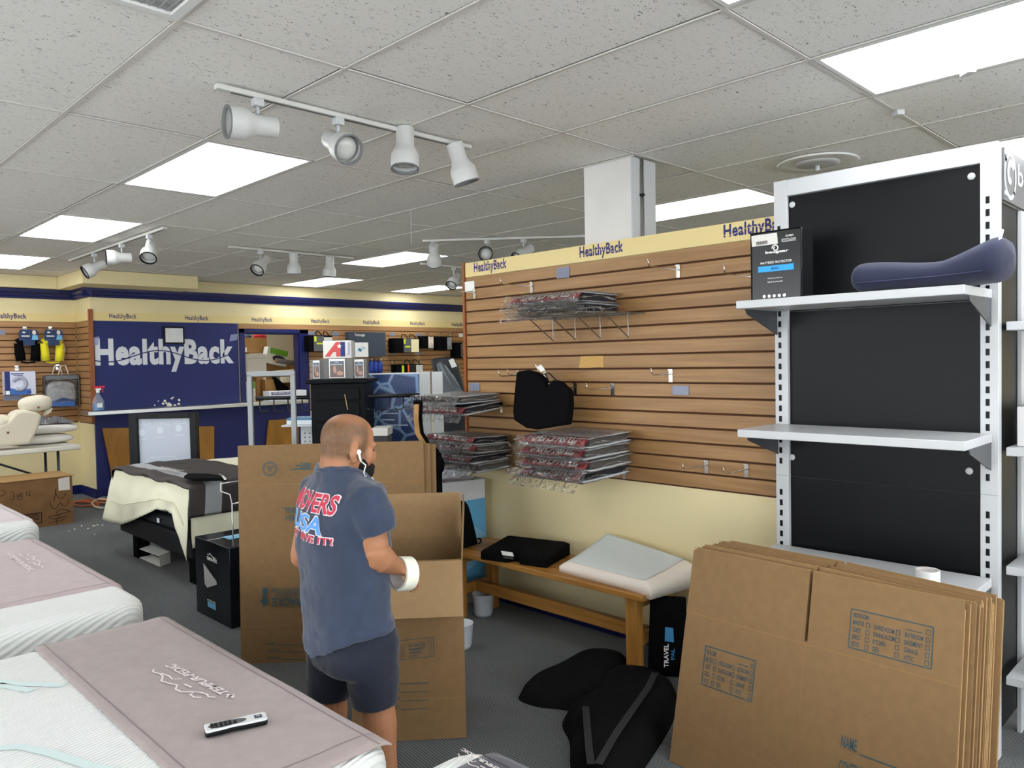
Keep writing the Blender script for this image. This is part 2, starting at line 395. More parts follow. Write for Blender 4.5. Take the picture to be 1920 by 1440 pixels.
# ceiling lights
DIFF = mat('lit_diffuser', '#fbfdff', .5, emit=PANEL); FR = mat('troffer_frame', '#e6e6e4', .5)
LL = {(1,1): 'large lit ceiling panel beside the nearest track of four spotlights', (1,3): 'lit ceiling panel left of the track with three spots near the soffit', (1,5): 'lit ceiling panel at the far left edge above the cream wall',
      (6,3): 'lit ceiling panel far back behind the small hanging string', (7,5): 'lit ceiling panel nearest the middle of the blue crown moulding', (10,5): 'lit ceiling panel just left of the partition top, near the back wall',
      (6,0): 'lit ceiling panel right of the white column, above the partition', (3,-2): 'largest lit ceiling panel at the upper right', (6,-2): 'lit ceiling panel behind the top of the white shelving unit', (1,-2): 'lit ceiling panel just touching the top edge right of centre'}
for (k, j) in LIGHTS:
    x0, y0 = XG0+k*TX+.012, YG0+j*TY+.012; x1, y1 = x0+TX-.024, y0+TY-.024
    t = thing('ceiling_light', LL.get((k, j), 'lit ceiling panel outside the picture'), 'ceiling light', ((x0+x1)/2, (y0+y1)/2, ZC-.001), 'lit troffer panels in the ceiling grid')
    f = MB(); w_ = .018
    f.box(x0, x1, y0, y0+w_, ZC-.001, ZC+.02).box(x0, x1, y1-w_, y1, ZC-.001, ZC+.02).box(x0, x0+w_, y0+w_, y1-w_, ZC-.001, ZC+.02).box(x1-w_, x1, y0+w_, y1-w_, ZC-.001, ZC+.02)
    f.build('frame', FR, t)
    boxobj('diffuser', DIFF, t, x0+w_, x1-w_, y0+w_, y1-w_, ZC+.004, ZC+.012)
# perforated return grille, top left
for (k, j) in VENTS:
    x0, y0 = XG0+k*TX+.012, YG0+j*TY+.012; x1, y1 = x0+2*TX-.024, y0+TY-.024
    t = thing('ceiling_vent', 'square perforated air return grille at the top left of the ceiling', 'vent', ((x0+x1)/2, (y0+y1)/2, ZC-.002))
    x1 = XG0-.012+.0; y0 = YG0-TX*1.0
    f = MB(); w_ = .03
    f.box(x0, x1, y0, y0+w_, ZC-.008, ZC+.02).box(x0, x1, y1-w_, y1, ZC-.008, ZC+.02).box(x0, x0+w_, y0+w_, y1-w_, ZC-.008, ZC+.02).box(x1-w_, x1, y0+w_, y1-w_, ZC-.008, ZC+.02)
    f.build('frame', FR, t)
    boxobj('backing', mat('vent_dark', '#3a3a3c', .8), t, x0+w_, x1-w_, y0+w_, y1-w_, ZC+.02, ZC+.024)
    g = MB(); n = 44
    for i in range(n):
        xx = x0+w_+(x1-x0-2*w_)*(i+.5)/n; g.box(xx-.002, xx+.002, y0+w_, y1-w_, ZC, ZC+.008)
    for i in range(n):
        yy = y0+w_+(y1-y0-2*w_)*(i+.5)/n; g.box(x0+w_, x1-w_, yy-.002, yy+.002, ZC+.001, ZC+.007)
    tag(g.build('mesh', mat('vent_mesh', '#a9a9a8', .6), t), kind='stuff')
# fill the other half of the cell pair that the grille does not take
# round ceiling diffuser
p = pZ(1533, 303, ZC)
t = thing('round_diffuser', 'round white air diffuser in the ceiling above the shelving unit', 'vent', (p.x, p.y, ZC-.03))
MB().lathe([(.0, -.004), (.17, -.004), (.215, -.012), (.22, -.006), (.215, .0), (.0, .0)], (p.x, p.y, ZC-.002), VZ, 40, False).build('rim', FR, t, True)
MB().lathe([(.0, -.018), (.09, -.018), (.12, -.012), (.12, -.006)], (p.x, p.y, ZC-.002), VZ, 32, False).build('disc', mat('diff_disc', '#b9b8b6', .7), t, True)
MB().lathe([(.012, -.02), (.012, -.045), (.006, -.05)], (p.x, p.y, ZC-.002), VZ, 12).build('pin', WHITE, t, True)
# small clips on the ceiling grid and a string
for x, y, lab in ((1684, 213, 'small white clip on the ceiling grid left of the round diffuser row'), (1815, 134, 'tiny white clip under the largest ceiling panel at upper right')):
    p = pZ(x, y, ZC-.012)
    tag(MB().cbox(p, (.012, -.012, 0), (.02, .02, 0), (0, 0, .012)).build('ceiling_clip', WHITE, bevel=.003), lab, 'clip')
p = pZ(770, 395, ZC)
tag(MB().tube([p+VZ*-(.002+.03*i)+Vector((.002*math.sin(i*1.3), .002*math.cos(i), 0)) for i in range(9)], .0015, 5).build('hanging_string', WHITE), 'thin white string hanging from the ceiling in the middle of the room', 'string')

# walls -------------------------------------------------------------------
def slatrun(parent, P0, U, n, z_top, pitch, mtl, normal, th=.012, gap=.009, name='slat'):
    """n horizontal slats hanging on a wall: P0 start point (x,y), U run vector, normal = outward"""
    P0, U, normal = Vector(P0), Vector(U), Vector(normal); me = None
    for i in range(n):
        z1 = z_top-i*pitch; z0 = z1-pitch+gap
        MB().obox((P0.x, P0.y, z0), U, normal*th, VZ*(z1-z0)).build(name, mtl, parent, bevel=.0025, seg=1)
SLATY = wood_material('slat_oak_partition', '#ab8457', '#8e683f', (14, .6, 14))
SLATX = wood_material('slat_oak_back', '#b3895c', '#976d44', (.6, 14, 14))
TRIMW = wood_material('trim_oak', '#9c5a2c', '#7d4420', (20, 20, 1.2))
GROOVE = mat('slat_groove', '#4d2c17', .8)
NS = 16; PITCH = (2.084-.872)/NS
ZB = 2.084                      # top of slats / bottom of band
# partition
Y0P, Y1P = 1.05, 3.842
part = MB().box(XW+.014, XW+.05, Y0P, Y1P, 0, 2.18).build('wall_partition', WALLY); struct(part)
boxobj('slat_backing', GROOVE, part, XW+.0125, XW+.0145, Y0P, Y1P, .872, ZB)
slatrun(part, (XW+.0125, Y0P, 0), (0, Y1P-.022-Y0P, 0), NS, ZB, PITCH, SLATY, (-1, 0, 0))
bd = boxobj('band_panel', BAND, part, XW, XW+.0135, Y0P, Y1P-.022, ZB+.004, 2.18)
boxobj('end_trim', TRIMW, part, XW-.01, XW+.06, Y1P-.02, Y1P, 0.86, 2.185)
def logo_wave(mb, O, U, V, n, wd, lift):
    pts = [Vector(O)+Vector(U)*(-.01+1.02*i/40)+Vector(V)*(.49+.16*math.cos(2*math.pi*(i/40-.43)/.68)) for i in range(41)]
    stroke(mb, pts, wd, n, lift)
def hb_logo(parent, O, U, V, txt_mt, bg_mt, bold=.02):
    O, U, V = map(Vector, (O, U, V))
    mb = MB(); text(mb, 'HealthyBack', O, U, V, bold=bold, space=1.08); o = mb.build('lettering', txt_mt, parent)
    wb = MB(); logo_wave(wb, O, U, V, U.cross(V), V.length*.032, .002); wb.build('lettering_wave', bg_mt, parent)
    return o
for xl, xr in ((889, 950), (1087, 1169), (1357, 1486)):
    a = pX(xl, 520 if xl < 900 else (486 if xl < 1100 else 447), XW); b = pX(xr, 500, XW)
    hb_logo(bd, (XW, a.y, 2.094), (0, -(a.y-b.y), 0), (0, 0, .08), NAVYTXT, BAND, .03)
struct(boxobj('baseboard_partition', NAVY, None, XW-.006, XW+.0135, Y0P, Y1P, 0, .105, bevel=.003))
# white column with conduit behind the partition
cl = boxobj('column', mat('column_paint', '#dcdad6', .5, var=.04, vscale=6), None, 3.47, 3.68, 2.53, 2.86, 0, ZC); struct(cl)
boxobj('corner_cap', WHITE, cl, 3.465, 3.53, 2.522, 2.53, 0, ZC)
MB().tube([(3.556, 2.52, .0), (3.556, 2.52, ZC)], .009, 10).build('conduit', STEEL, cl, True)
boxobj('cover_strip', WHITE, cl, 3.575, 3.685, 2.52, 2.53, 0, ZC)
boxobj('clip', BLACKMETAL, cl, 3.545, 3.568, 2.508, 2.53, 2.43, 2.44)
# back wall
wb_ = MB(); D0, D1, DT = 4.84, 5.66, 1.975
wb_.box(XR, D0-.02, YB, YB+.12, 0, ZC).box(D0-.02, D1+.02, YB, YB+.12, DT+.02, ZC).box(D1+.02, FX1, YB, YB+.12, 0, ZC).box(D0-.02, D1+.02, YB, YB+.12, 0, 1.02)
wback = struct(wb_.build('wall_back', WALLY))
wl = struct(MB().box(FX0, XR+.12, YL, YL+.12, 0, ZC).box(XR, XR+.12, YB+.121, YL-.001, 0, ZC).build('wall_recess', WALLY))
# slats: left recess + return
bb = MB().box(FX0+.5, XR-.014, YL-.002, YL, .88, 2.105).build('slat_backing', GROOVE, wl)
MB().box(XR-.002, XR, YB+.0, YL-.014, .88, 2.105).build('slat_backing', GROOVE, wl)
slatrun(wl, (-.6, YL-.002, 0), (XR-.014+.6, 0, 0), 16, 2.103, .0762, SLATX, (0, -1, 0))
slatrun(wl, (XR-.002, YB-.0, 0), (0, YL-.014-YB, 0), 16, 2.103, .0762, SLATY, (-1, 0, 0))
bl = MB().box(-.6, XR-.012, YL-.012, YL, 2.105, 2.205).build('band_panel', BAND, wl)
MB().box(XR-.012, XR, YB, YL-.012, 2.105, 2.205).build('band_panel', BAND, wl)
a, b = pY(-14, 597, YL-.012), pY(50, 598, YL-.012)
hb_logo(bl, (a.x, YL-.012, 2.118), (b.x-a.x, 0, 0), (0, 0, .078), NAVYTXT, BAND, .03)
boxobj('end_trim', TRIMW, wl, XR-.03, XR+.02, YB-.03, YB-.0005, .9, 2.235, bevel=.003)
# slats right of the doorway
boxobj('slat_backing', GROOVE, wback, D1+.14, FX1, YB-.002, YB, .88, 2.10)
boxobj('slat_backing', GROOVE, wback, 4.77, D1+.14, YB-.002, YB, 2.03, 2.10)
slatrun(wback, (D1+.14, YB-.002, 0), (FX1-D1-.14, 0, 0), 16, 2.10, .0762, SLATX, (0, -1, 0))
slatrun(wback, (4.77, YB-.002, 0), (D1+.14-4.77, 0, 0), 1, 2.10, .0762, SLATX, (0, -1, 0))
bbk = boxobj('band_panel', BAND, wback, XR+.02, FX1, YB-.014, YB, 2.102, 2.202)
for xl, xr, yb in ((205, 256, 600), (347, 391, 602), (472, 511, 605), (583, 618, 608), (681, 712, 611), (769, 797, 613), (847, 873, 615)):
    a, b = pY(xl, yb, YB-.014), pY(xr, yb, YB-.014)
    hb_logo(bbk, (a.x, YB-.014, 2.115), (b.x-a.x, 0, 0), (0, 0, .075), NAVYTXT, BAND, .02)
# crown moulding
def crown(name, P0, P1, nrm, parent):
    P0, P1, nrm = Vector(P0), Vector(P1), Vector(nrm)
    prof = [(0, 2.375), (.025, 2.375), (.03, 2.40), (.05, 2.405), (.055, 2.43), (.085, 2.45), (.09, 2.485), (0, 2.485)]
    MB().prism([P0+nrm*a+VZ*z for a, z in prof], P1-P0).build(name, NAVY, parent, bevel=.004)
crown('trim_1', (XR-.09, YB, 0), (FX1, YB, 0), (0, -1, 0), wback)
crown('trim_2', (-.6, YL, 0), (XR, YL, 0), (0, -1, 0), wl)
crown('trim_3', (XR, YB-.09, 0), (XR, YL, 0), (-1, 0, 0), wl)
# soffit box above the blue wall
a = pZ(163, 505, ZC); z_s = pY(163, 531, a.y).z
struct(MB().box(2.72, 4.0, 9.38, YB-.095, z_s, ZC).box(2.72, XR-.095, YB-.095, 10.33, z_s, ZC).box(-.6, 2.72, 10.33, YL-.095, 2.487, ZC).build('wall_soffit', WALLY, bevel=.003))
# blue panel, opening frame, store room behind
bp = boxobj('blue_panel', NAVYM, wback, XR+.02, 4.755, YB-.01, YB, 1.02, 2.10)
text_o = MB(); a, b = pY(179, 690, YB-.01), pY(439, 690, YB-.01)
zt, zb = pY(210, 635, YB).z, pY(330, 697, YB).z
LET = mat('silver_lettering', '#d5d8dd', .4)
o_ = hb_logo(bp, (a.x, YB-.01, zb), (b.x-a.x, 0, 0), (0, 0, zt-zb), LET, NAVYM, .044)
for ob in (boxobj('door_frame', NAVY, wback, 4.77, D0, YB-.03, YB+.02, 1.05, 2.03, bevel=.004), boxobj('door_frame', NAVY, wback, D1, 5.80, YB-.03, YB+.02, .3, 2.03, bevel=.004), boxobj('door_frame', NAVY, wback, 4.77, 5.80, YB-.03, YB+.02, DT, 2.03, bevel=.004)): pass
boxobj('door_jamb', NAVY, wback, D1-.015, D1+.0, YB, YB+.125, 1.02, DT); boxobj('door_jamb', NAVY, wback, D0, D0+.015, YB, YB+.125, 1.02, DT); boxobj('door_jamb', NAVY, wback, D0, D1, YB, YB+.125, DT-.015, DT)
SROOM = mat('store_room_paint', '#e2d7bd', .7)
struct(MB().box(D0-.9, D1+1.2, 11.9, 12.0, 0, ZC).box(D0-.95, D0-.9, YB+.12, 12.0, 0, ZC).box(D1+1.2, D1+1.25, YB+.12, 12.0, 0, ZC).build('wall_store_room', SROOM))
t = thing('store_room_lamp', 'lit ceiling panel of the store room behind the blue hatch', 'ceiling light', (5.2, 11.0, ZC-.001))
boxobj('diffuser', DIFF, t, 4.9, 5.5, 10.6, 11.4, ZC-.001, ZC+.01)
# baseboards
struct(MB().box(FX0, XR-.012, YL-.012, YL, 0, .11).box(XR-.012, XR, YB-.012, YL, 0, .11).build('baseboard_back', NAVY, bevel=.003))
# the other room sides, out of the picture: cream walls, storefront glass on the right, left window added for fill light
GL = mat('window_glass', '#ffffff', .02, alpha=.12, spec=.5)
struct(MB().box(FX1, FX1+.12, FY0, FY1, 0, ZC).build('wall_right', WALLY))
struct(MB().box(FX0-.12, FX0, FY0, FY1, 0, .4).box(FX0-.12, FX0, FY0, FY1, 2.45, ZC).box(FX0-.12, FX0, FY0, -3, .4, 2.45).box(FX0-.12, FX0, 9.5, FY1, .4, 2.45).build('wall_left', WALLY))
wn_fill = struct(boxobj('fill_light_window', GL, None, FX0-.07, FX0-.06, -3, 9.5, .4, 2.45))  # added unseen glazing, lets in extra daylight to lift the ceiling
for i in range(7): boxobj('mullion', STEEL, wn_fill, FX0-.1, FX0-.02, -3+12.5*i/6-.03, -3+12.5*i/6+.03, .4, 2.45)
struct(MB().box(FX0, FX1, FY0-.12, FY0, 0, .4).box(FX0, FX1, FY0-.12, FY0, 2.45, ZC).box(FX0, -3, FY0-.12, FY0, .4, 2.45).box(8.6, FX1, FY0-.12, FY0, .4, 2.45).build('wall_front', WALLY))
wn = struct(boxobj('window_1', GL, None, -3, 8.6, FY0-.07, FY0-.06, .4, 2.45))
for i in range(6):
    x = -3+11.6*i/5; boxobj('mullion', STEEL, wn, x-.03, x+.03, FY0-.1, FY0-.02, .4, 2.45)
# ================================================================== track lights
AWH = Vector((.707, .707, 0))
def spot_head(parent, base, aim, tz, s=1.0, rim=None):
    """track head: adapter block at base, stem, can pointing along aim"""
    aim = Vector(aim).normalized(); base = Vector(base)
    ad = MB().cbox(base-VZ*.016, (.02*s, 0, 0), (0, .02*s, 0), (0, 0, .016)).build('adapter', WHITE, parent, bevel=.003)
    piv = base-VZ*(.032+tz)
    MB().tube([base-VZ*.03, piv], .008*s, 8).build('stem', WHITE, parent, True)
    pp = VZ-aim*VZ.dot(aim); pp = pp.normalized() if pp.length > .6 else (AWH-aim*AWH.dot(aim)).normalized()
    c = piv-pp*.045*s+aim*.013*s
    can = MB().lathe([(.0, -.085), (.04, -.085), (.042, -.08), (.042, .0), (.047, .012), (.062, .04), (.065, .05), (.065, .112), (.061, .112), (.061, .06), (.0, .058)], c-aim*.0, aim, 28, False)
    can.v = [c+(v-c)*s for v in can.v]
    h = can.build('lamp_head', mat('spot_white', '#cfd0ce', .45), parent, True)
    h.data.set_sharp_from_angle(angle=math.radians(40))
    rr = MB().lathe([(.0655, .108), (.0655, .114), (.058, .114), (.058, .10)], c, aim, 28, False); rr.v = [c+(v-c)*s for v in rr.v]
    rr.build('rim', rim or BLACK, h, True)
    bl = MB().lathe([(.0, .095), (.02, .0945), (.04, .089), (.052, .078), (.054, .066), (.0, .062)], c, aim, 24, False); bl.v = [c+(v-c)*s for v in bl.v]
    bl.build('bulb', mat('frosted_bulb', '#c9c9c4', .12, spec=.6), h, True)
def track(label, P0, P1, heads, s=1.0, rim=None):
    P0, P1 = Vector(P0), Vector(P1); P0.z = P1.z = ZC-.003; d = (P1-P0).normalized(); n = Vector((-d.y, d.x, 0))
    t = thing('track_light', label, 'track light', ((P0.x+P1.x)/2, (P0.y+P1.y)/2, ZC-.025), 'ceiling track lights')
    MB().obox(P0-n*.018-VZ*.02, P1-P0, n*.036, VZ*.02).build('rail', mat('track_white', '#d2d1cc', .5), t, bevel=.003)
    MB().obox(P0-n*.007-VZ*.0212+d*.06, (P1-P0)-d*.12, n*.014, VZ*.002).build('slot', mat('track_slot', '#6d6d6c', .6), t)
    for u, aim, tz in heads: spot_head(t, P0+(P1-P0)*u-VZ*.02, aim, tz, s, rim)
def dirpx(right, up, fwd): return CR*right+Vector((0,0,1))*up+Vector((.707, .707, 0))*fwd
tz = .03
track('white ceiling track with four spotlights, nearest the camera', (1.345, 2.935, 0), (2.66, 2.935, 0),
      [(.13, dirpx(-.80, -.05, -.58), tz), (.415, dirpx(.55, -.42, -.68), tz), (.695, dirpx(.0, -1, -.18), tz), (.945, dirpx(.28, -.92, .1), tz)], 1.0, mat('rim_grey', '#77787a', .5))
track('white ceiling track with three spotlights left, in front of the cream soffit', (2.39, 8.6, 0), (2.39, 6.17, 0),
      [(.30, dirpx(-.65, -.5, -.58), .05), (.60, dirpx(-.85, -.05, -.5), .04), (.86, dirpx(.12, -.7, -.6), .04)], 1.0)
track('white ceiling track with three spotlights above the blue logo wall', (3.2, 6.81, 0), (4.52, 6.81, 0),
      [(.23, dirpx(-.2, -.65, -.7), .04), (.50, dirpx(-.03, -1, .12), .035), (.80, dirpx(-.1, -1, .12), .035)])
track('grey ceiling track running behind the column with three spotlights', (4.366, 5.47, 0), (5.50, 4.2, 0),
      [(.06, dirpx(-.05, -.8, .6), .04), (.34, dirpx(-.1, -.12, -1), .045), (.53, dirpx(-.62, -.55, -.5), .04)])
track('short ceiling track with a single spotlight beside the partition top', (5.36, 6.75, 0), (6.3, 6.75, 0), [(.50, dirpx(-.3, -.65, -.65), .06)])

# ================================================================== shelving unit
XU = 3.30; UY1, UY0 = 1.630, .757       # left / right edge of the bay
PW = .060; PWR = .060
un = thing('display_shelving', 'white metal display shelving bay with black back panels and three shelves', 'shelving', (XU, (UY0+UY1)/2, 0))
ZTOP = 2.31
for y0, y1 in ((UY1-PW, UY1), (UY0, UY0+PWR)):
    pst = boxobj('post', WHITE, un, XU, XU+.045, y0, y1, .0, ZTOP, bevel=.002)
    yy = (y0+.036 if y0 > 1.2 else y1-.025)
    sl = MB(); z = 2.10
    while z > .25:
        if not (.93 < z < 1.02): sl.box(XU-.0012, XU+.001, yy-.0065, yy+.0065, z-.013, z+.013)
        z -= .047
    tag(sl.build('slot_row', BLACK, pst), kind='stuff')
    boxobj('joint_line', mat('joint_grey', '#8c8c8c', .6), pst, XU-.0006, XU+.001, y0, y1, 1.0, 1.0018)
boxobj('top_rail', WHITE, un, XU, XU+.045, UY0+PWR, UY1-PW, ZTOP-.07, ZTOP, bevel=.002)
boxobj('base_plinth', WHITE, un, XU-.32, XU+.045, UY0+.005, UY1-.005, .0, .14, bevel=.003)
zs = [.145, .97, 1.62, ZTOP-.078]
boxobj('light_stop_sheet', WHITE, un, XU+.032, XU+.044, UY0+.03, UY1-PW+.02, .1, ZTOP-.05)  # added unseen behind the panels, stops light leaking through their seams
pan1 = boxobj('back_panel', BLACK, un, XU+.02, XU+.03, UY0+PWR, UY1-PW, zs[0], .995)
pan2 = boxobj('back_panel', BLACK, un, XU+.02, XU+.03, UY0+PWR, UY1-PW, .997, 1.73)
pan3 = boxobj('back_panel', BLACK, un, XU+.02, XU+.03, UY0+PWR, UY1-PW, 1.732, ZTOP-.072)
for (x, y), pn in (((1486, 384), pan3), ((1822, 331), pan3), ((1486, 857), pan1), ((1818, 883), pan1)):
    p = pX(x, y, XU+.02); MB().lathe([(.0, .0), (.012, .0), (.014, -.004), (.012, -.007), (.0, -.008)], (XU+.02, p.y, p.z), VX, 20, False).build('knob', WHITE, un, True)
XS = 2.955
def shelf(z0, z1, xf=XS):
    s_ = boxobj('shelf', WHITE, un, xf, XU-.001, UY0+.02, UY1+.0, z0, z1, bevel=.003)
    for y in (UY0+.028, UY1-.008):
        MB().prism([(XU-.001, y, z0), (xf+.06, y, z0), (xf+.075, y, z0-.02), (XU-.001, y, z0-.105)], (0, -.005, 0)).build('bracket', mat('bracket_grey', '#5d5f64', .45, metal=.5), s_)
shelf(1.735, 1.768); shelf(1.199, 1.232); shelf(.655, .688, 2.90)
# return bay to the right with the brand sign panel
rb = thing('side_shelving', 'white and black shelving bay at the right edge under the grey brand sign', 'shelving', (4.2, .45, 0))
RX0, RX1 = XU+.05, 4.55
pb = boxobj('back_panel', BLACK, rb, RX0, RX1, .762, .772, .1, 2.095)
for x in (3.60, 4.10, 4.5):
    boxobj('post', WHITE, rb, x, x+.05, .745, .7615, 0, 2.09, bevel=.002)
for z in (.277, .697, 1.145, 1.615):
    boxobj('shelf', WHITE, rb, RX0, RX1, .40, .744, z, z+.033, bevel=.003)
sg = thing('brand_sign', 'grey brand sign panel with white swirl emblem at the right edge', 'sign', (4.0, .70, 2.05))
# sign panel runs along +x from the top of the unit
A_ = Vector((XU+.06, .722, 0)); 
p = pY(1880, 300, .715); SGX0 = XU+.047
boxobj('panel', mat('sign_grey', '#6b6a6b', .4), sg, SGX0, 4.6, .749, .7615, 2.10, 2.295, bevel=.002)
Lm = mat('sign_white', '#e8f2fb', .4)  # plain white of the emblem and lettering
sw = MB(); O = Vector((SGX0+.085, .749, 2.20)); 
for r0, a0, a1, wd in ((.082, -.9, 2.6, .016), (.082, 2.3, 5.6, .016)):
    stroke(sw, [O+Vector((math.cos(a0+(a1-a0)*i/20)*(r0-.0*i), 0, math.sin(a0+(a1-a0)*i/20)*r0)) for i in range(21)], wd, -VY, .001)
stroke(sw, [O+Vector((math.cos(.6+4.6*i/30)*(.058-.0015*i), 0, math.sin(.6+4.6*i/30)*(.058-.0015*i))) for i in range(31)], .028, -VY, .0015)
sw.build('emblem', Lm, sg)
tx = MB(); text(tx, 'bedgear', (SGX0+.20, .749, 2.155), (.62, 0, 0), (0, 0, .11), bold=.01); tx.build('lettering', Lm, sg)
for z in (2.125, 2.275): MB().lathe([(0, 0), (.012, 0), (.012, -.006), (0, -.007)], (SGX0+.012, .749, z), VY, 14, False).build('cap', WHITE, sg, True)
# things on the side bay shelves
p = pY(1900, 835, .45)
bx_ = thing('white_carton', 'white carton with worn blue end lying on the right hand shelf', 'box', (3.6, .6, 1.1785))
MB().obox((3.40, .50, 1.1785), (.42, -.02, 0), (0, .22, 0), (0, 0, .15)).build('body', mat('white_carton', '#d9d6d6', .8), bx_, bevel=.003)
MB().obox((3.50, .492, 1.19), (.30, -.02, .0), (-.01, .004, 0), (-.05, 0, .15)).build('end_flap', mat('worn_blue', '#6d8296', .7, var=.25, vscale=20), bx_)
def crumple(name, label, C, U, V, h, seed, mt, cat='plastic bag', parent=None, n=26):
    C, U, V = Vector(C), Vector(U), Vector(V)
    def fn(u, v):
        a, b = u*2-1, v*2-1; e = max(0, 1-(abs(a)**3)) * max(0, 1-(abs(b)**3))
        k = .9+.35*nz(a*2+seed, b*2, seed)
        return C+U*a*k+V*b*k+VZ*(e*h*(.55+.9*abs(nz(a*3.1+seed, b*3.3, seed*2)))+.001)
    mb = MB().surf(fn, n, n)
    o = mb.build(name, mt, parent, True)
    if parent is None: tag(o, label, cat)
    return o
crumple('plastic_bag', 'crumpled clear plastic bag on the upper right hand side shelf', (3.56, .60, .731), (.14, 0, 0), (0, .11, 0), .10, 3., FILM)
crumple('plastic_bag', 'crumpled clear plastic bag lying low at the bottom right', (3.56, .60, .311), (.14, 0, 0), (0, .11, 0), .08, 8., FILM)

# mattress protector package
t = thing('bedding_package', 'black mattress protector package with blue stripe standing on the top shelf', 'package', (3.1, 1.5, 1.768))
a, b = pX(1450, 565, 3.03), pX(1545, 560, 3.03)
px0, px1, py0, py1 = 3.04, 3.15, 1.385, 1.605; pz = 1.769; ph = .285
PK = mat('pack_black', '#17181a', .22, spec=.6)
MB().box(px0, px1, py0, py1, pz, pz+ph).build('case', PK, t, bevel=.006)
pm = MB().tube([(px0-.001, y, z) for y, z in ((py1-.002, pz+.002), (py0+.002, pz+.002), (py0+.002, pz+ph-.002), (py1-.002, pz+ph-.002))], .003, 6, True); pm.build('piping', BLACK, t)
W_ = px0-.0005
def face(y_frac, z_frac): return Vector((W_, py1-(py1-py0)*y_frac, pz+ph*z_frac))
def on_face(body, yf, zf, wf, hf, bold=0.): 
    mb_ = MB(); text(mb_, body, face(yf, zf), Vector((0, -(py1-py0)*wf, 0)), Vector((0, 0, ph*hf)), bold); mb_.build('lettering', WHITEP, t)
on_face.mb = MB()
on_face('bedgear', .30, .66, .46, .05, .03); on_face('QUEEN', .70, .88, .15, .03, .02); on_face('MATTRESS PROTECTOR', .20, .525, .62, .032, .01)
on_face('Waterproof Barrier', .34, .30, .30, .022); on_face('Soft & Comfortable', .34, .25, .30, .022)
for i in range(5): disc(on_face.mb, face(.27+.1*i, .055), (0, -.007, 0), (0, 0, .007), 10, .0012)
for i in range(3): stroke(on_face.mb, [face(.62, .855-.018*i), face(.9, .855-.018*i)], .0015, -VX)
stroke(on_face.mb, [face(.5, .74)+Vector((0, .015*math.cos(a_)*(1-a_/12), .015*math.sin(a_)*(1-a_/12))) for a_ in [q*.5 for q in range(16)]], .005, -VX)
tag(on_face.mb.build('small_marks', WHITEP, t), kind='stuff')
MB().obox(face(.15, .41), (0, -(py1-py0)*.70, 0), (-.001, 0, 0), (0, 0, ph*.085)).build('blue_stripe', mat('stripe_blue', '#2aa2e8', .4), t)
tb = MB(); text(tb, 'BASIC', face(.42, .435)+Vector((-.0012, 0, 0)), (0, -(py1-py0)*.16, 0), (0, 0, ph*.035), .01); tb.build('lettering', mat('dark_blue_print', '#123a63', .5), t)
MB().obox(face(.03, .80), (0, -(py1-py0)*.52, 0), (-.0012, 0, 0), (0, .004, ph*.16)).build('price_label', mat('label_white', '#dfdcd6', .7), t)
bc = MB()
for i in range(16): 
    q = face(.13+.014*i, .815)-Vector((.002, 0, 0)); stroke(bc, [q, q+VZ*.014], .0016 if i % 3 else .0028, -VX, .001)
bc.build('barcode', mat('grey_print', '#6a6660', .7), t)
# blue contour pillow on the top shelf
t = thing('contour_pillow', 'navy blue contour pillow lying across the right of the top shelf', 'pillow', (3.1, 1.0, 1.768))
pl = MB()
yl, yr = 1.185, .66
def pill(u, v):
    # u along the length (left to right), v around the section
    th = 2*math.pi*v
    y = yl+(yr-yl)*u
    end = math.sqrt(max(0, 1-(1-min(u, 1-u)/.10)**2)) if min(u, 1-u) < .10 else 1
    lift = .012*max(0, (u-.55)/.45)**1.6
    hh = (.050+.005*math.cos((u-.12)*2*math.pi*1.1)+.065*max(0, u-.62))*end+.002; dd = (.12+.05*max(0, (u-.6)))*end+.002
    c = Vector((3.075, y, 1.77+lift+(.050+.005*math.cos((u-.12)*2*math.pi*1.1)+.065*max(0, u-.62))))
    sx = math.copysign(abs(math.cos(th))**.75, math.cos(th)); sz = math.copysign(abs(math.sin(th))**.85, math.sin(th))
    return c+Vector((sx*dd, 0, sz*hh))
pl.surf(pill, 40, 28); pl.build('cover', mat('pillow_navy', '#2b2f47', .9, var=.06, vscale=14, bump=.15, bscale=25, sheen=.1), t, True, weld=True)
zp = MB().tube([Vector((3.075-.125*min(1, (min(u, 1-u)/.1))**.5-.01, yl+(yr-yl)*u, 1.80+.012*max(0, (u-.55)/.45)**1.6)) for u in [.08+.8*i/30 for i in range(31)]], .0028, 6); zp.build('zip', mat('zip_dark', '#23284a', .6), t, True)
p = pX(1878, 480, 3.05)
MB().obox((2.99, .69, 1.895), (.03, 0, 0), (0, -.002, .0), (0, -.012, .05)).build('care_tag', WHITEP, t)
# tape roll on the low shelf
def tape_roll(name, label, C, A, R, r, w_, mt, core_mt):
    t = thing(name, label, 'tape roll', C)
    C = Vector(C); A = Vector(A).normalized()
    MB().lathe([(r+.003, 0), (R, 0), (R, w_), (r+.003, w_), (r+.003, 0)], C, A, 40, False).build('tape', mt, t, True).data.set_sharp_from_angle(angle=math.radians(35))
    MB().lathe([(r, 0), (r+.0031, 0), (r+.0031, w_), (r, w_), (r, 0)], C, A, 40, False).build('core', core_mt, t, True).data.set_sharp_from_angle(angle=math.radians(35))
    return t
TAPEW = mat('white_tape', '#ecedea', .25, spec=.5); CORE = mat('tape_core', '#d9d2cf', .7)
p = pZ(1734, 1098, .688)
tape_roll('tape_roll', 'white roll of packing tape standing on the low white shelf', (p.x+.03, p.y, .689), VZ, .042, .034, .052, TAPEW, CORE)

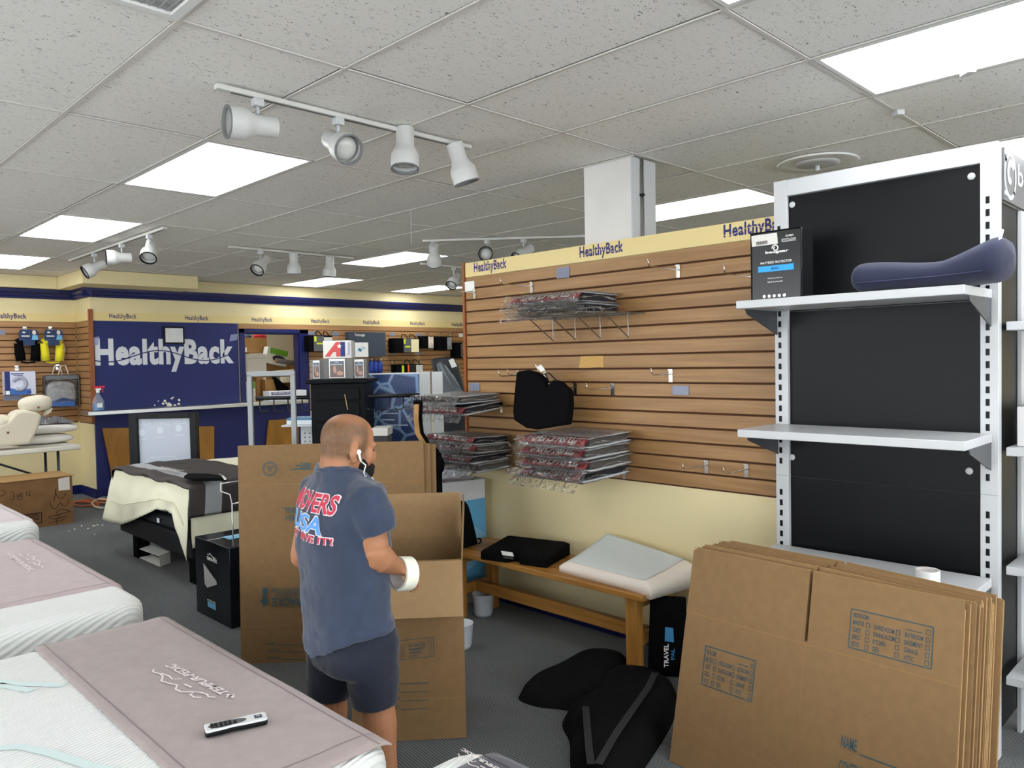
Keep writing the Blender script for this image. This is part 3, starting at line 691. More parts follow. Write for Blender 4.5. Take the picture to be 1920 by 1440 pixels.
# ================================================================== flattened moving boxes leaning on the shelf
def sheet_frame(BL, TL, BR):
    return Vector(BL), Vector(TL)-Vector(BL), Vector(BR)-Vector(BL)
def room_list(mb, O, U, V, n):
    """the printed room check list, filling O + U x V"""
    O, U, V = Vector(O), Vector(U), Vector(V)
    P = lambda a, b: O+U*a+V*b
    stroke(mb, [P(0,0), P(1,0)], V.length*.028, n); stroke(mb, [P(0,1), P(1,1)], V.length*.028, n)
    stroke(mb, [P(0,0), P(0,1)], V.length*.028, n); stroke(mb, [P(1,0), P(1,1)], V.length*.028, n)
    def row(s_, a, b, w_): text(mb, s_, P(a, b), U*w_, V*.12, .012)
    def sq(a, b):
        c = [P(a, b), P(a+.042, b), P(a+.042, b+.115), P(a, b+.115), P(a, b)]
        for i in range(4): stroke(mb, [c[i], c[i+1]], V.length*.016, n)
    row('BEDROOMS', .035, .80, .20); 
    for i, (s_, w_) in enumerate((('MASTER', .145), ('GUEST', .11), ('GIRLS', .10), ('BOYS', .095))): row(s_, .035, .61-.185*i, w_); sq(.205, .61-.185*i)
    for i, (s_, w_) in enumerate((('LIVING ROOM', .25), ('DINING ROOM', .26), ('KITCHEN', .155), ('DEN', .08))): row(s_, .30, .61-.185*i, w_); sq(.575, .61-.185*i)
    stroke(mb, [P(.68, .80), P(.88, .80)], V.length*.02, n)
    for i, (s_, w_) in enumerate((('BATHROOM', .21), ('BASEMENT', .21), ('GARAGE', .16), ('ATTIC', .12))): row(s_, .68, .61-.185*i, w_)
    for i in range(5): sq(.925, .79-.185*i)
def name_lines(mb, O, U, V, n, rows, lab_w):
    O, U, V = Vector(O), Vector(U), Vector(V)
    k = len(rows)
    for i, s_ in enumerate(rows):
        b = 1-(i+.8)/k; w_ = lab_w[i]
        text(mb, s_, O+V*b, U*w_, V*(.50/k), .015)
        stroke(mb, [O+U*(w_+.04)+V*(b-.03/k), O+U*1.0+V*(b-.03/k)], V.length*.028/k*2, n)
SB = Vector((2.46, 1.655, 0)); ST = Vector((2.685, 1.675, .775)); SR = Vector((2.40, .675, 0))-Vector((2.46, 1.655, 0))
SUp = ST-SB
Nn = SUp.cross(SR).normalized()
if Nn.x > 0: Nn = -Nn
NSH = 13
ORD = ['', 'second', 'third', 'fourth', 'fifth', 'sixth', 'seventh', 'eighth', 'ninth', 'tenth', 'eleventh', 'twelfth', '']
for i in range(NSH):
    off = -Nn*(.0155*i); dy = Vector((0, random.uniform(-.008, .008)-.0032*i, 0)) if i else Vector((0,0,0)); dz = random.uniform(-.02, .012) if i else 0
    if i == NSH-1: dy = Vector((0, -.050, 0)); dz = -.005
    O = SB+off+dy; O.z = 0.002
    U_ = SR*(1+random.uniform(-.005, .01)); Vv = SUp*(1+dz)
    t = thing('flattened_box', ('front flattened moving box with printed room checklists, leaning on the white shelf' if i == 0 else 'backmost flattened moving box of the leaning stack, resting on the white shelf' if i == NSH-1 else ORD[i]+' flattened cardboard box from the front of the leaning stack'), 'cardboard box', O+U_*.5, 'flattened boxes leaning against the shelving')
    half = .503; slit = .70
    P = lambda a, b: O+U_*a+Vv*b
    g = .006
    for ly in (0, 1):
        o2 = -Nn*(.0077*ly)+(U_*random.uniform(-.004, .004)+Vv*random.uniform(-.008, .004))*(1 if ly or i else 0); th = -Nn*.0068
        P2 = lambda a, b, o2=o2: P(a, b)+o2*1.0
        MB().prism([P2(0,0), P2(1,0), P2(1,1-.02*(i > 0)), P2(half+g,1), P2(half+g,slit), P2(half-g,slit), P2(half-g,1), P2(.02,1), P2(0,.985)], th).build('board', CARD, t)
        MB().prism([P2(0,1.0), P2(half-g,1.0), P2(half-g,1.001), P2(0,1.001)], th).build('cut_edge', CARD_EDGE, t)
        MB().prism([P2(half+g,1.0), P2(1,1.0-.02*(i > 0)), P2(1,1.001-.02*(i > 0)), P2(half+g,1.001)], th).build('cut_edge', CARD_EDGE, t)
        MB().prism([P2(1.0,0), P2(1.001,0), P2(1.001,.98), P2(1.0,.98)], th).build('cut_edge', CARD_EDGE if (i+ly) % 3 else CARD, t)
    if i == 0:
        n_ = Nn
        ink = MB(); room_list(ink, P(.655, .795-.07), U_*.262, Vv*.155+U_*.0, n_); ink.build('checklist_print', INK, t)
        ink = MB(); room_list(ink, P(.105, .385), U_*.215, Vv*.175, n_); ink.build('checklist_print', INK, t)
        ink = MB(); name_lines(ink, P(.655, .13), U_*.24, Vv*.28, n_, ['NAME', 'CONTENTS', 'REG. NO.'], [.22, .36, .36]); ink.build('name_lines_print', INK, t)
        cr = MB(); stroke(cr, [P(.0, slit-.01), P(1, slit-.01)], .004, n_, .0008); stroke(cr, [P(half, 0), P(half, slit)], .003, n_, .0008); stroke(cr, [P(0, .22), P(.5, .15)], .002, n_, .0008)
        cr.build('crease', mat('crease_dark', '#8f6d45', .9), t)
# ================================================================== bench and what lies on it
WBENCH = wood_material('bench_oak', '#b5823f', '#94642c', (10, .8, 10), .35)
WBENCHL = wood_material('bench_leg_oak', '#b98640', '#97672f', (14, 14, 1.2), .35)
BX0, BX1, BY0, BY1, BZ = 2.965, 3.345, 2.13, 3.60, .42
t = thing('bench', 'oak slatted bench against the cream wall under the slats', 'bench', ((BX0+BX1)/2, (BY0+BY1)/2, 0))
nw = 4; ww = (BX1-BX0-.006*(nw-1))/nw
for i in range(nw):
    x = BX0+i*(ww+.006); boxobj('seat_plank', WBENCH, t, x, x+ww, BY0, BY1, BZ-.028, BZ, bevel=.003)
for y in (BY0+.06, BY1-.13):
    for x in (BX0+.03, BX1-.085): boxobj('leg', WBENCHL, t, x, x+.055, y, y+.065, 0, BZ-.0285, bevel=.003)
    boxobj('end_rail', WBENCH, t, BX0+.086, BX1-.086, y+.015, y+.05, .14, .20, bevel=.002)
    boxobj('top_rail', WBENCH, t, BX0+.086, BX1-.086, y+.015, y+.05, BZ-.09, BZ-.0285, bevel=.002)
boxobj('stretcher', WBENCH, t, (BX0+BX1)/2-.02, (BX0+BX1)/2+.02, BY0+.111, BY1-.116, .14, .205, bevel=.002)
# black wedge cushion on bench
t = thing('seat_cushion', 'flat black seat cushion with coccyx cut-out and white tag on the bench', 'cushion', (3.1, 2.9, BZ))
c = [pZ(905, 1022, BZ+.06), pZ(945, 1017, BZ+.07), pZ(1062, 1030, BZ+.06), pZ(1063, 1030, BZ+.06)]
CA, CB2, CDv = Vector((2.921, 3.205, 0)), Vector((3.03, 2.80, 0)), Vector((.30, .09, 0))
def cush(u, v):
    # u along the front edge, v towards the wall
    p = CA+(CB2-CA)*u+CDv*v
    rim = min(1, min(u, 1-u, v, 1-v)/.06); z = BZ+.048+.02*v+.012*rim**.5
    notch = max(0, 1-((u-.5)/.10)**2)*max(0, 1-v/.28)
    return Vector((p.x, p.y, z-.02*notch))+CDv*.15*notch
MB().slab(cush, 28, 16, lambda u, v: Vector((cush(u, v).x, cush(u, v).y, BZ+.001))).build('cover', BLACKM, t, True, bevel=.008)
tgp = MB(); q = CA+(CB2-CA)*.36+Vector((-.004, 0, BZ+.045)); tgp.obox(q, (CB2-CA)*.17, (-.003, 0, 0), (-.004, .008, .022)); tgp.build('tag', WHITEP, t)
tgp = MB().obox(q+Vector((.002, -.004, -.018)), (CB2-CA)*.15, (-.002, 0, 0), (-.002, 0, .014)); tgp.build('care_label', mat('care_grey', '#3a3a3c', .7), t)
# white contour cushion
t = thing('foam_pillow', 'white contour foam pillow with pale blue top overhanging the near bench end', 'pillow', (3.1, 2.35, BZ))
q00, q10, q11, q01 = Vector((3.02, 2.70, 0)), Vector((2.99, 2.105, 0)), Vector((3.33, 2.06, 0)), Vector((3.375, 2.68, 0))
def pil(u, v):
    p = (q00*(1-u)+q10*u)*(1-v)+(q01*(1-u)+q11*u)*v
    rim = min(1, min(u, 1-u, v, 1-v)/.09); h = .055+.11*(v**1.4)*(1-.6*u)+.01*v
    return Vector((p.x, p.y, BZ+.004+h*(.55+.45*rim**.5)))
body = MB().slab(pil, 30, 24, lambda u, v: Vector((pil(u, v).x, pil(u, v).y, BZ+.002-.035*max(0, u-.82)*3)))
body.build('foam', mat('cream_case', '#e9dfd3', .85, bump=.25, bscale=18), t, True)
top = MB().surf(lambda u, v: pil(.05+.86*u, .07+.88*v)+VZ*.0035, 26, 20)
top.build('top_panel', mat('pale_gel_cover', '#d3d9d8', .9, bump=.15, bscale=140), t, True)
# backrest support standing left on the bench and the blue box behind it
bxm = thing('product_box', 'tall white and blue product box standing at the left end of the bench', 'box', (3.25, 3.9, 0))
bt = pX(912, 902, 3.30)
BXA = Vector((3.365, 3.635, 0)); BU = Vector((-.42, .10, 0)); BW = Vector((.045, .19, 0)); BH = .785
MB().obox(BXA, BU, BW, VZ*BH).build('carton', mat('carton_white', '#d8d9dc', .6), bxm, bevel=.003)
bn = BU.cross(VZ).normalized(); bn = bn if bn.y < 0 else -bn
fa = lambda a, b: BXA+BU*a+VZ*BH*b+bn*.001
MB().quad(fa(0.0, .18), fa(1, .18), fa(1, .82), fa(0, .845)).build('blue_print', mat('sky_print', '#5fa9d6', .5, var=.12, vscale=5), bxm)
MB().add([fa(.18, .62)+bn*.0008+Vector((0,0,0))]+[fa(.0+.5*(1-math.cos(i*.26)), .55-.3*math.sin(i*.26)) +bn*.0008 for i in range(7)], [tuple(range(8))]).build('swoosh_print', mat('pale_print', '#86c0e2', .5), bxm)
txb = MB(); text(txb, 'SUPPORT', fa(.62, .11), BU*-.55, VZ*.035, .01); txb.build('lettering', mat('grey_text', '#8d9094', .6), bxm)
MB().quad(BXA+VZ*(BH+.001)+BU*.3+BW*.2, BXA+VZ*(BH+.001)+BU*.9+BW*.2, BXA+VZ*(BH+.001)+BU*.9+BW*.7, BXA+VZ*(BH+.001)+BU*.3+BW*.7).build('top_print', mat('top_print', '#b9aaa2', .5, var=.3, vscale=12), bxm)
t = thing('back_support', 'black rounded back support cushion propped upright at the far bench end', 'cushion', (3.06, 3.48, BZ))
R0 = Vector((2.97, 3.45, BZ+.002)); RU = Vector((.19, .03, 0)); 
ptsb = []
prof = [(0, 0), (.0, .25), (.06, .55), (.16, .80), (.30, .94), (.46, 1.0), (.60, .98), (.72, .88), (.80, .70), (.88, .45), (.96, .15), (1, 0)]
MB().prism([R0+RU*a+VZ*.275*b+Vector((.0, .035, 0))*b for a, b in prof], (.012, .05, 0)).build('pad', BLACKM, t, bevel=.012, seg=3)
MB().tube([R0+RU*1.0+VZ*.004, R0+RU*1.12+VZ*.01, R0+RU*1.1+VZ*.03, R0+RU*.98+VZ*.035], .006, 6).build('buckle', BLACK, t)
# travel bag leaning under the bench end
t = thing('travel_cushion', 'black travel seat cushion with lettering standing between bench leg and wall', 'cushion', (3.2, 2.08, 0))
a = Vector((3.058, 2.165, .004)); U_ = Vector((.085, -.11, 0))*1.30; V_ = Vector((.0, -.005, .385)); n_ = U_.cross(V_).normalized()
n_ = n_ if n_.dot(CF) < 0 else -n_
fn = lambda u, v: a+U_*(u-.14*(v-.5)*(u-.5))+V_*v+n_*(.018*(1-(2*u-1)**4)*(1-(2*v-1)**6))
MB().slab(fn, 12, 18, -n_*.03).build('cover', BLACKM, t, True, bevel=.006)
tx = MB(); nn = n_
up = V_.normalized(); rt = U_.normalized()
text(tx, 'TRAVEL', a+U_*.50+V_*.14+n_*.02, up*.115, -rt*.022, .02, lift=.002); tx.build('lettering', WHITEP, t)
tx = MB(); text(tx, 'PAL', a+U_*.66+V_*.24+n_*.02, up*.055, -rt*.018, .02, lift=.002)
tx.add([a+U_*.40+V_*.47+n_*.0215, a+U_*.64+V_*.46+n_*.0215, a+U_*.62+V_*.64+n_*.0215, a+U_*.41+V_*.65+n_*.0215], [(0,1,2,3)]); tx.build('blue_print', mat('travel_blue', '#3f87b8', .6), t)
# light plastic bins under the bench / behind the open box
for i, (x, y, lab) in enumerate(((2.70, 3.13, 'small white plastic tub on the carpet right of the open carton'), (3.14, 3.43, 'pale grey plastic tub on the carpet under the far bench end'))):
    t = thing('plastic_tub', lab, 'tub', (x, y, 0))
    MB().lathe([(.0, .0), (.05, .0), (.058, .02), (.066, .13), (.07, .135), (.066, .135), (.052, .02), (.0, .01)], (x, y, .001), VZ, 24, False).build('tub', mat('tub_white', '#c6cbd0', .4), t, True)
# black folded back cushions on the floor
def blob(name, mtl, parent, outline, h, seed, n=26):
    """soft pad lying on the floor with a polygonal outline given as world points"""
    P = [Vector((p.x, p.y, 0)) for p in outline]; c = sum(P, Vector())/len(P); k = len(P)
    # smooth closed outline
    def ol(a):
        a = a % 1*k; i = int(a); f = a-i
        p0, p1, p2, p3 = P[(i-1) % k], P[i % k], P[(i+1) % k], P[(i+2) % k]
        return .5*((2*p1)+(p2-p0)*f+(2*p0-5*p1+4*p2-p3)*f*f+(3*p1-p0-3*p2+p3)*f**3)
    rings = 12; vs_ = []; m_ = 72
    for r in range(rings+1):
        s_ = r/rings
        for j in range(m_):
            q = c+(ol(j/m_)-c)*s_
            z = h*(1-s_**5)**.6*(.8+.35*nz(q.x*4+seed, q.y*4, seed))+.004
            if r == rings: z = .002
            vs_.append(Vector((q.x, q.y, z)))
    fs = [(r*m_+j, r*m_+(j+1) % m_, (r+1)*m_+(j+1) % m_, (r+1)*m_+j) for r in range(rings) for j in range(m_)]
    mb = MB().add(vs_, fs); bot = [Vector((ol(j/m_).x, ol(j/m_).y, .001)) for j in range(m_)]
    mb.add(bot, [tuple(range(m_-1, -1, -1))])
    return mb.build(name, mtl, parent, True)
BLACKC = mat('black_cushion_cloth', '#0a0a0c', .9, spec=.15, bump=.25, bscale=20)
t = thing('back_cushion', 'black padded back cushion lying on the carpet nearer the bench', 'cushion', (2.75, 2.35, 0), 'black cushions on the floor')
ol1 = [pZ(x, y, .02) for x, y in ((972, 1300), (1010, 1272), (1060, 1245), (1110, 1222), (1150, 1220), (1176, 1232), (1172, 1262), (1150, 1290), (1120, 1312), (1085, 1325), (1045, 1322), (1000, 1316))]
blob('pad', BLACKC, t, ol1, .095, 2.)
t = thing('strapped_cushion', 'black back support cushion with grey straps lying in the foreground on the carpet', 'cushion', (2.4, 1.9, 0), 'black cushions on the floor')
ol2 = [pZ(x, y, .02) for x, y in ((1055, 1345), (1100, 1305), (1150, 1262), (1200, 1250), (1245, 1265), (1270, 1300), (1262, 1345), (1230, 1400), (1195, 1450), (1160, 1490), (1110, 1490), (1072, 1440), (1068, 1385))]
blob('pad', BLACKC, t, ol2, .11, 5.)
STRAP = mat('strap_grey', '#232326', .8)
def ribbon(pts, wd, z): 
    mb = MB(); P = [pZ(x, y, z) for x, y in pts]; return stroke(mb, P, wd, VZ, 0)
ribbon([(1098, 1325), (1100, 1350), (1104, 1400), (1108, 1432)], .028, .105).build('strap', STRAP, t, solid=.004)
ribbon([(1228, 1262), (1215, 1290), (1190, 1325), (1155, 1375), (1122, 1432)], .028, .118).build('strap', STRAP, t, solid=.004)
q = pZ(1272, 1318, .02)
MB().tube([q, q+Vector((.03, -.03, .012)), q+Vector((.045, -.06, .006))], [.006, .006, .006], 6).cbox(q+Vector((.05, -.07, .012)), (.022, -.008, 0), (.01, .02, 0), (0, 0, .007)).build('buckle', BLACK, t)

# ================================================================== goods on the partition
HOOKS = [((890, 540), .22), ((997, 529), .24), ((1272, 494), .24), ((1418, 505), .27), ((972, 692), .07), ((1022, 690), .36), ((1079, 715), .20), ((1149, 715), .20), ((1258, 687), .15), ((1325, 856), .19), ((1400, 862), .19)]
HL = ['chrome slatwall hook at the top left beside the white price tag', 'chrome slatwall hook just above the packages on the wire shelf', 'chrome slatwall hook top row right of the wire shelf', 'chrome slatwall hook at the top right beside the mattress protector',
      'short chrome hook left of the hanging black cushion', 'long chrome hook carrying the black hanging cushion', 'chrome hook just right of the hanging black cushion', 'second chrome hook right of the hanging black cushion', 'chrome hook above the grey price holder in mid panel', 'left of two chrome hooks low on the slats', 'right of two chrome hooks low on the slats, near the shelving post']
def slat_hook(P, L, label, grp='slatwall hooks on the partition', nrm=Vector((-1, 0, 0)), s=1., bent=.03):
    P = Vector(P); t = thing('slatwall_hook', label, 'hook', P-VZ*.05, grp)
    sd = VZ.cross(nrm)
    MB().obox(P-sd*.011+nrm*.0005-VZ*.062, sd*.022, nrm*.003, VZ*.066).obox(P-sd*.013+nrm*.0005-VZ*.002, sd*.026, nrm*.008, VZ*.006).build('plate', CHROME, t)
    b = P-VZ*.022+nrm*.004
    MB().tube([b, b+nrm*L, b+nrm*(L+.012)+VZ*.006, b+nrm*(L+.022)+VZ*bent], .003, 6).sell(b+nrm*(L+.022)+VZ*bent, (.0045, 0, 0), (0, .0045, 0), (0, 0, .0045), nu=8, nv=6).build('prong', CHROME, t, True)
    return t
for ((x, y), L), lab in zip(HOOKS, HL):
    p = pX(x, y, XW); zi = round((ZB-p.z)/PITCH); slat_hook((XW-.001, p.y, ZB-zi*PITCH-.004), L, lab)
def price_holder(x0, y0, x1, y1, lab, mtl=None, plane='X', c=XW):
    f = (lambda x, y: pX(x, y, c-.002)) if plane == 'X' else (lambda x, y: pY(x, y, c-.002))
    a, b = f(x0, y0), f(x1, y1); t = thing('price_holder', lab, 'price tag', (a+b)/2-VZ*(abs(a.z-b.z)/2), 'price holders on the slats')
    U_ = Vector((0, b.y-a.y, 0)) if plane == 'X' else Vector((b.x-a.x, 0, 0)); n_ = Vector((-.003, 0, 0)) if plane == 'X' else Vector((0, -.003, 0))
    MB().obox((a.x, a.y, b.z), U_, n_, VZ*(a.z-b.z)).build('holder', mtl or GREYP, t, bevel=.001)
    MB().obox(Vector((a.x, a.y, b.z))+U_*.04+n_*1.05+VZ*.003, U_*.92, n_*.1, VZ*(a.z-b.z-.006)).build('window', mtl or mat('holder_window', '#7e8498', .25), t)
price_holder(1044, 503, 1068, 520, 'grey price holder on the slats above the wire shelf')
price_holder(881, 718, 900, 733, 'grey price holder above the left stack of bagged cushions')
price_holder(1261, 723, 1292, 741, 'grey price holder in the middle right of the partition')
price_holder(869, 529, 890, 545, 'white price card at the top left corner of the slats', WHITEP)
# torn tan tape on a slat
a, b = pX(1083, 690, XW-.0135), pX(1129, 667, XW-.0135)
tp = MB(); Y0_, Y1_ = a.y, b.y; zb_, zt_ = a.z, b.z
pts = [Vector((XW-.001, Y0_, zb_)), Vector((XW-.001, Y0_-.015, zt_)), Vector((XW-.001, Y1_, zt_)), Vector((XW-.001, Y1_, zb_)), Vector((XW-.001, Y1_+.025, zb_+.004)), Vector((XW-.001, Y1_+.07, zb_+.003)), Vector((XW-.001, Y1_+.085, zb_))]
tag(tp.prism(pts, (-.0012, 0, 0)).build('paper_patch', mat('tan_paper', '#caa15c', .7)), 'torn tan paper patch stuck on the slats in the middle of the partition', 'paper')
# wire shelf
WIRE = mat('shelf_wire', '#8d8a84', .35, metal=.9)
ZSH = 1.775; WY0, WY1, WX0 = 2.40, 3.06, 3.03
t = thing('wire_shelf', 'chrome wire shelf with angled brackets on the slats', 'shelf', (3.2, (WY0+WY1)/2, ZSH-.13))
gm = MB()
for i in range(15):
    y = WY0+(WY1-WY0)*i/14; gm.tube([(XW-.002, y, ZSH), (WX0, y, ZSH), (WX0-.004, y, ZSH+.02)], .0022, 5)
for x in (WX0-.002, WX0+.12, WX0+.24, XW-.01): gm.tube([(x, WY0, ZSH-.003), (x, WY1, ZSH-.003)], .003, 6)
gm.tube([(WX0-.004, WY0, ZSH+.02), (WX0-.004, WY1, ZSH+.02)], .003, 6); gm.build('grid', WIRE, t)
for y in (2.49, 2.68, 2.86, 3.03):
    MB().tube([(XW-.03, y, ZSH), (XW-.03, y, ZSH-.125), (WX0+.14, y, ZSH-.003)], .0035, 6).build('brace', WIRE, t)
# bagged cushions -----------------------------------------------------------
RED = mat('card_red', '#b01f2b', .4); CWHITE = mat('card_white', '#dfe3e8', .45); FOAMD = mat('cushion_dark', '#26252a', .9); FOAMG = mat('cushion_grey', '#57524e', .9)
def bagged(label, C, ry, rz_front, L=.40, Wd=.47, hh=.055, grp='bagged seat cushions on the partition', dark=True, drop=.03, over=.06, seed=1., head=True, flip=True):
    """C: centre of the wall-side bottom edge; the pack sticks out along -X, tilting down by rz_front; ry turns it in plan"""
    C = Vector(C); ca, sa = math.cos(ry), math.sin(ry)
    X_ = Vector((-ca, -sa, -rz_front)); Y_ = Vector((-sa, ca, 0)); Z_ = VZ
    P = lambda a, b, c: C+X_*(a*L)+Y_*((b-.5)*Wd)+Z_*(c*hh)
    t = thing('bagged_cushion', label, 'bagged cushion', P(.5, .5, 0), grp)
    wob = lambda a, b: nz(a*3+seed, b*3, seed)*.07
    MB().slab(lambda u, v: P(.04+.80*u, .05+.90*v, .86+wob(u, v)), 12, 12, lambda u, v: P(.04+.80*u, .05+.90*v, .10+wob(u, v)*.5)).build('cushion', FOAMD if dark else FOAMG, t, True, bevel=.006)
    # card wrap: top and bottom sheets, white
    card = MB().slab(lambda u, v: P(.02+.86*u, .02+.96*v, 1.0+wob(u, v)), 12, 12, (0, 0, -.002))
    card.slab(lambda u, v: P(.02+.86*u, .02+.96*v, .05+wob(u, v)*.5), 12, 12, (0, 0, -.002))
    card.build('card', CWHITE, t, True)
    pr = MB().surf(lambda u, v: P(.25+.30*u, .12+.5*v, 1.03+wob(.27+.34*u, .10+.52*v)), 6, 6); pr.build('card_print', mat('card_bluegrey', '#b9c3d4', .4, var=.2, vscale=30), t)
    if head:
        hd = MB().slab(lambda u, v: P(.80+.17*u, .04+.92*v, 1.06-.80*u*u+wob(.87+.13*u, v)), 6, 16, (-.0012, 0, -.0008)); ho = hd.build('header_card', RED, t, True)
        hw = MB().slab(lambda u, v: P(.972+.004*u, .03+.94*v, .28-.22*u+wob(1, v)), 1, 16, (0, 0, -.0015)); hw.build('header_edge', CWHITE, t, True)
        tx = MB(); vs_, fs = text_geo('"TUSH-CUSH"', .03)
        A_ = lambda y_: .845+.11*y_
        Hd = lambda y_: 1.06-.80*((A_(y_)-.80)/.17)**2
        tx.add([P(A_(w__.y)+.006, .16+.64*w__.x, Hd(w__.y)+wob(.87+.13*(A_(w__.y)-.80)/.17, .16+.64*w__.x)+.07) for w__ in vs_], [tuple(g_) for g_ in fs])
        tx.build('lettering', WHITEP, ho)
    # clear bag around everything, flap hanging at the front
    def bag(u, v):
        # v around: 0 top wall side -> front -> bottom
        s_ = v
        if s_ < .38: a = -.03+s_/.38*1.0; c = 1.10
        elif s_ < .62: a = .97+.05*math.sin((s_-.38)/.24*math.pi); c = 1.10-(s_-.38)/.24*1.12
        else: a = .97-(s_-.62)/.38*1.0; c = -.02
        wr = nz(a*5+seed, u*7, seed+c)*.07
        e = 1+.0*c
        return P(a+wr*.2, -.02+1.04*u+wr*.15, c+wr)
    bg = MB().surf(bag, 22, 40)
    # flap
    def flap(u, v):
        wr = nz(u*6+seed, v*4, seed*3)
        return P(.98+over/L*v*(.8+.3*wr), .0+1.0*u+.06*(u-.5)*v, .35-drop/hh*v+.18*wr)
    bg.surf(flap, 22, 8)
    for sd_ in (0, 1):
        bg.surf(lambda u, v: P(u, (-.02-.04*v) if sd_ == 0 else (1.02+.06*v), .5+(.55-.35*v)*math.sin(u*9+seed)*.4+.1*nz(u*8, v*5, seed)), 16, 4)
    bg.build('bag', FILM, t, True)
    return t
XB = XW-.012
for i, (z, ry, dk) in enumerate(((.935, -.05, True), (.985, .03, False), (1.045, -.02, False), (1.103, .02, False))):
    bagged(['lowest bagged cushion of the large right stack of four', 'third bagged cushion from the top of the large right stack', 'second bagged cushion from the top of the large right stack', 'topmost bagged cushion of the large right stack, red header showing'][i], (XB-.02, 2.70, z), ry, .03+.02*(i == 0), L=.42, Wd=.47, hh=.046, dark=dk, seed=1.3+i*2, drop=.05 if i in (0, 1) else .02, over=.08)
for i, (z, ry, dk) in enumerate(((1.245, .05, True), (1.295, -.03, False))):
    bagged(['lower of two bagged cushions on the upper left hooks', 'upper of two bagged cushions on the upper left hooks'][i], (XB-.03, 3.68, z), ry, .08 if i == 0 else .03, L=.36, Wd=.46, hh=.042, dark=dk, seed=11+i*2.3, drop=.05, over=.07, head=(i == 0))
for i, (z, ry, dk) in enumerate(((.885, .04, False), (.935, -.05, True), (.985, .03, False), (1.035, 0., True))):
    bagged(['lowest bagged cushion of the lower left stack of four', 'third bagged cushion from the top of the lower left stack', 'second bagged cushion from the top of the lower left stack', 'topmost bagged cushion of the lower left stack, red header showing'][i], (XB-.02, 3.62, z), ry, .02-.05*(i > 1), L=.33, Wd=.48, hh=.042, dark=dk, seed=21+i*1.7, drop=.05, over=.06, head=i != 0)
for i, (z, ry) in enumerate(((ZSH+.006, .10), (ZSH+.062, .06))):
    bagged(['lower bagged cushion on the wire shelf', 'upper bagged cushion on the wire shelf, red header showing'][i], (XB-.01, 2.80, z), ry, -.0+.0*i, L=.38, Wd=.50, hh=.045, dark=True, seed=31+i*2.9, drop=.055, over=.09, head=i == 1)
# hooks that carry the stacks
for y, z, L, lab in ((3.50, 1.262, .34, 'chrome hook under the upper left bagged cushions, right one'), (3.84, 1.262, .34, 'chrome hook under the upper left bagged cushions, left one'), (3.45, .876, .34, 'chrome hook under the lower left stack, right one'), (3.78, .876, .34, 'chrome hook under the lower left stack, left one'), (2.55, .93, .4, 'chrome hook under the large right stack, right one'), (2.86, .93, .4, 'chrome hook under the large right stack, left one')):
    slat_hook((XW-.001, y, z+.012), L-.06, lab, bent=.008)
# black hanging cushion
t = thing('wedge_cushion', 'black wedge cushion with notch hanging on a hook between the bagged cushions', 'cushion', (3.15, 3.0, 1.12))
oc = [(967, 697), (985, 694), (1003, 699), (1018, 712), (1022, 728), (1034, 712), (1046, 716), (1065, 733), (1066, 760), (1062, 797), (1040, 800), (1005, 806), (985, 803), (962, 788), (960, 770), (963, 735)]
X1_ = 3.15
MB().prism([pX(x, y, X1_) for x, y in oc], (.055, 0, 0)).build('foam', BLACKM, t, bevel=.014, seg=3)
tq = pX(1012, 690, 3.12)
MB().obox(tq+Vector((0, .02, .006)), (.0, -.03, -.028), (.02, -.012, .012), (-.003, 0, 0)).obox(tq+Vector((0, .035, .02)), (.0, -.02, -.03), (.003, -.006, -.004), (-.002, 0, 0)).build('hang_tag', WHITEP, t)
MB().tube([pX(1028, 713, 3.14), pX(1022, 700, 3.14), pX(1030, 700, 3.15), pX(1045, 715, 3.15)], .004, 6).build('loop', BLACK, t)
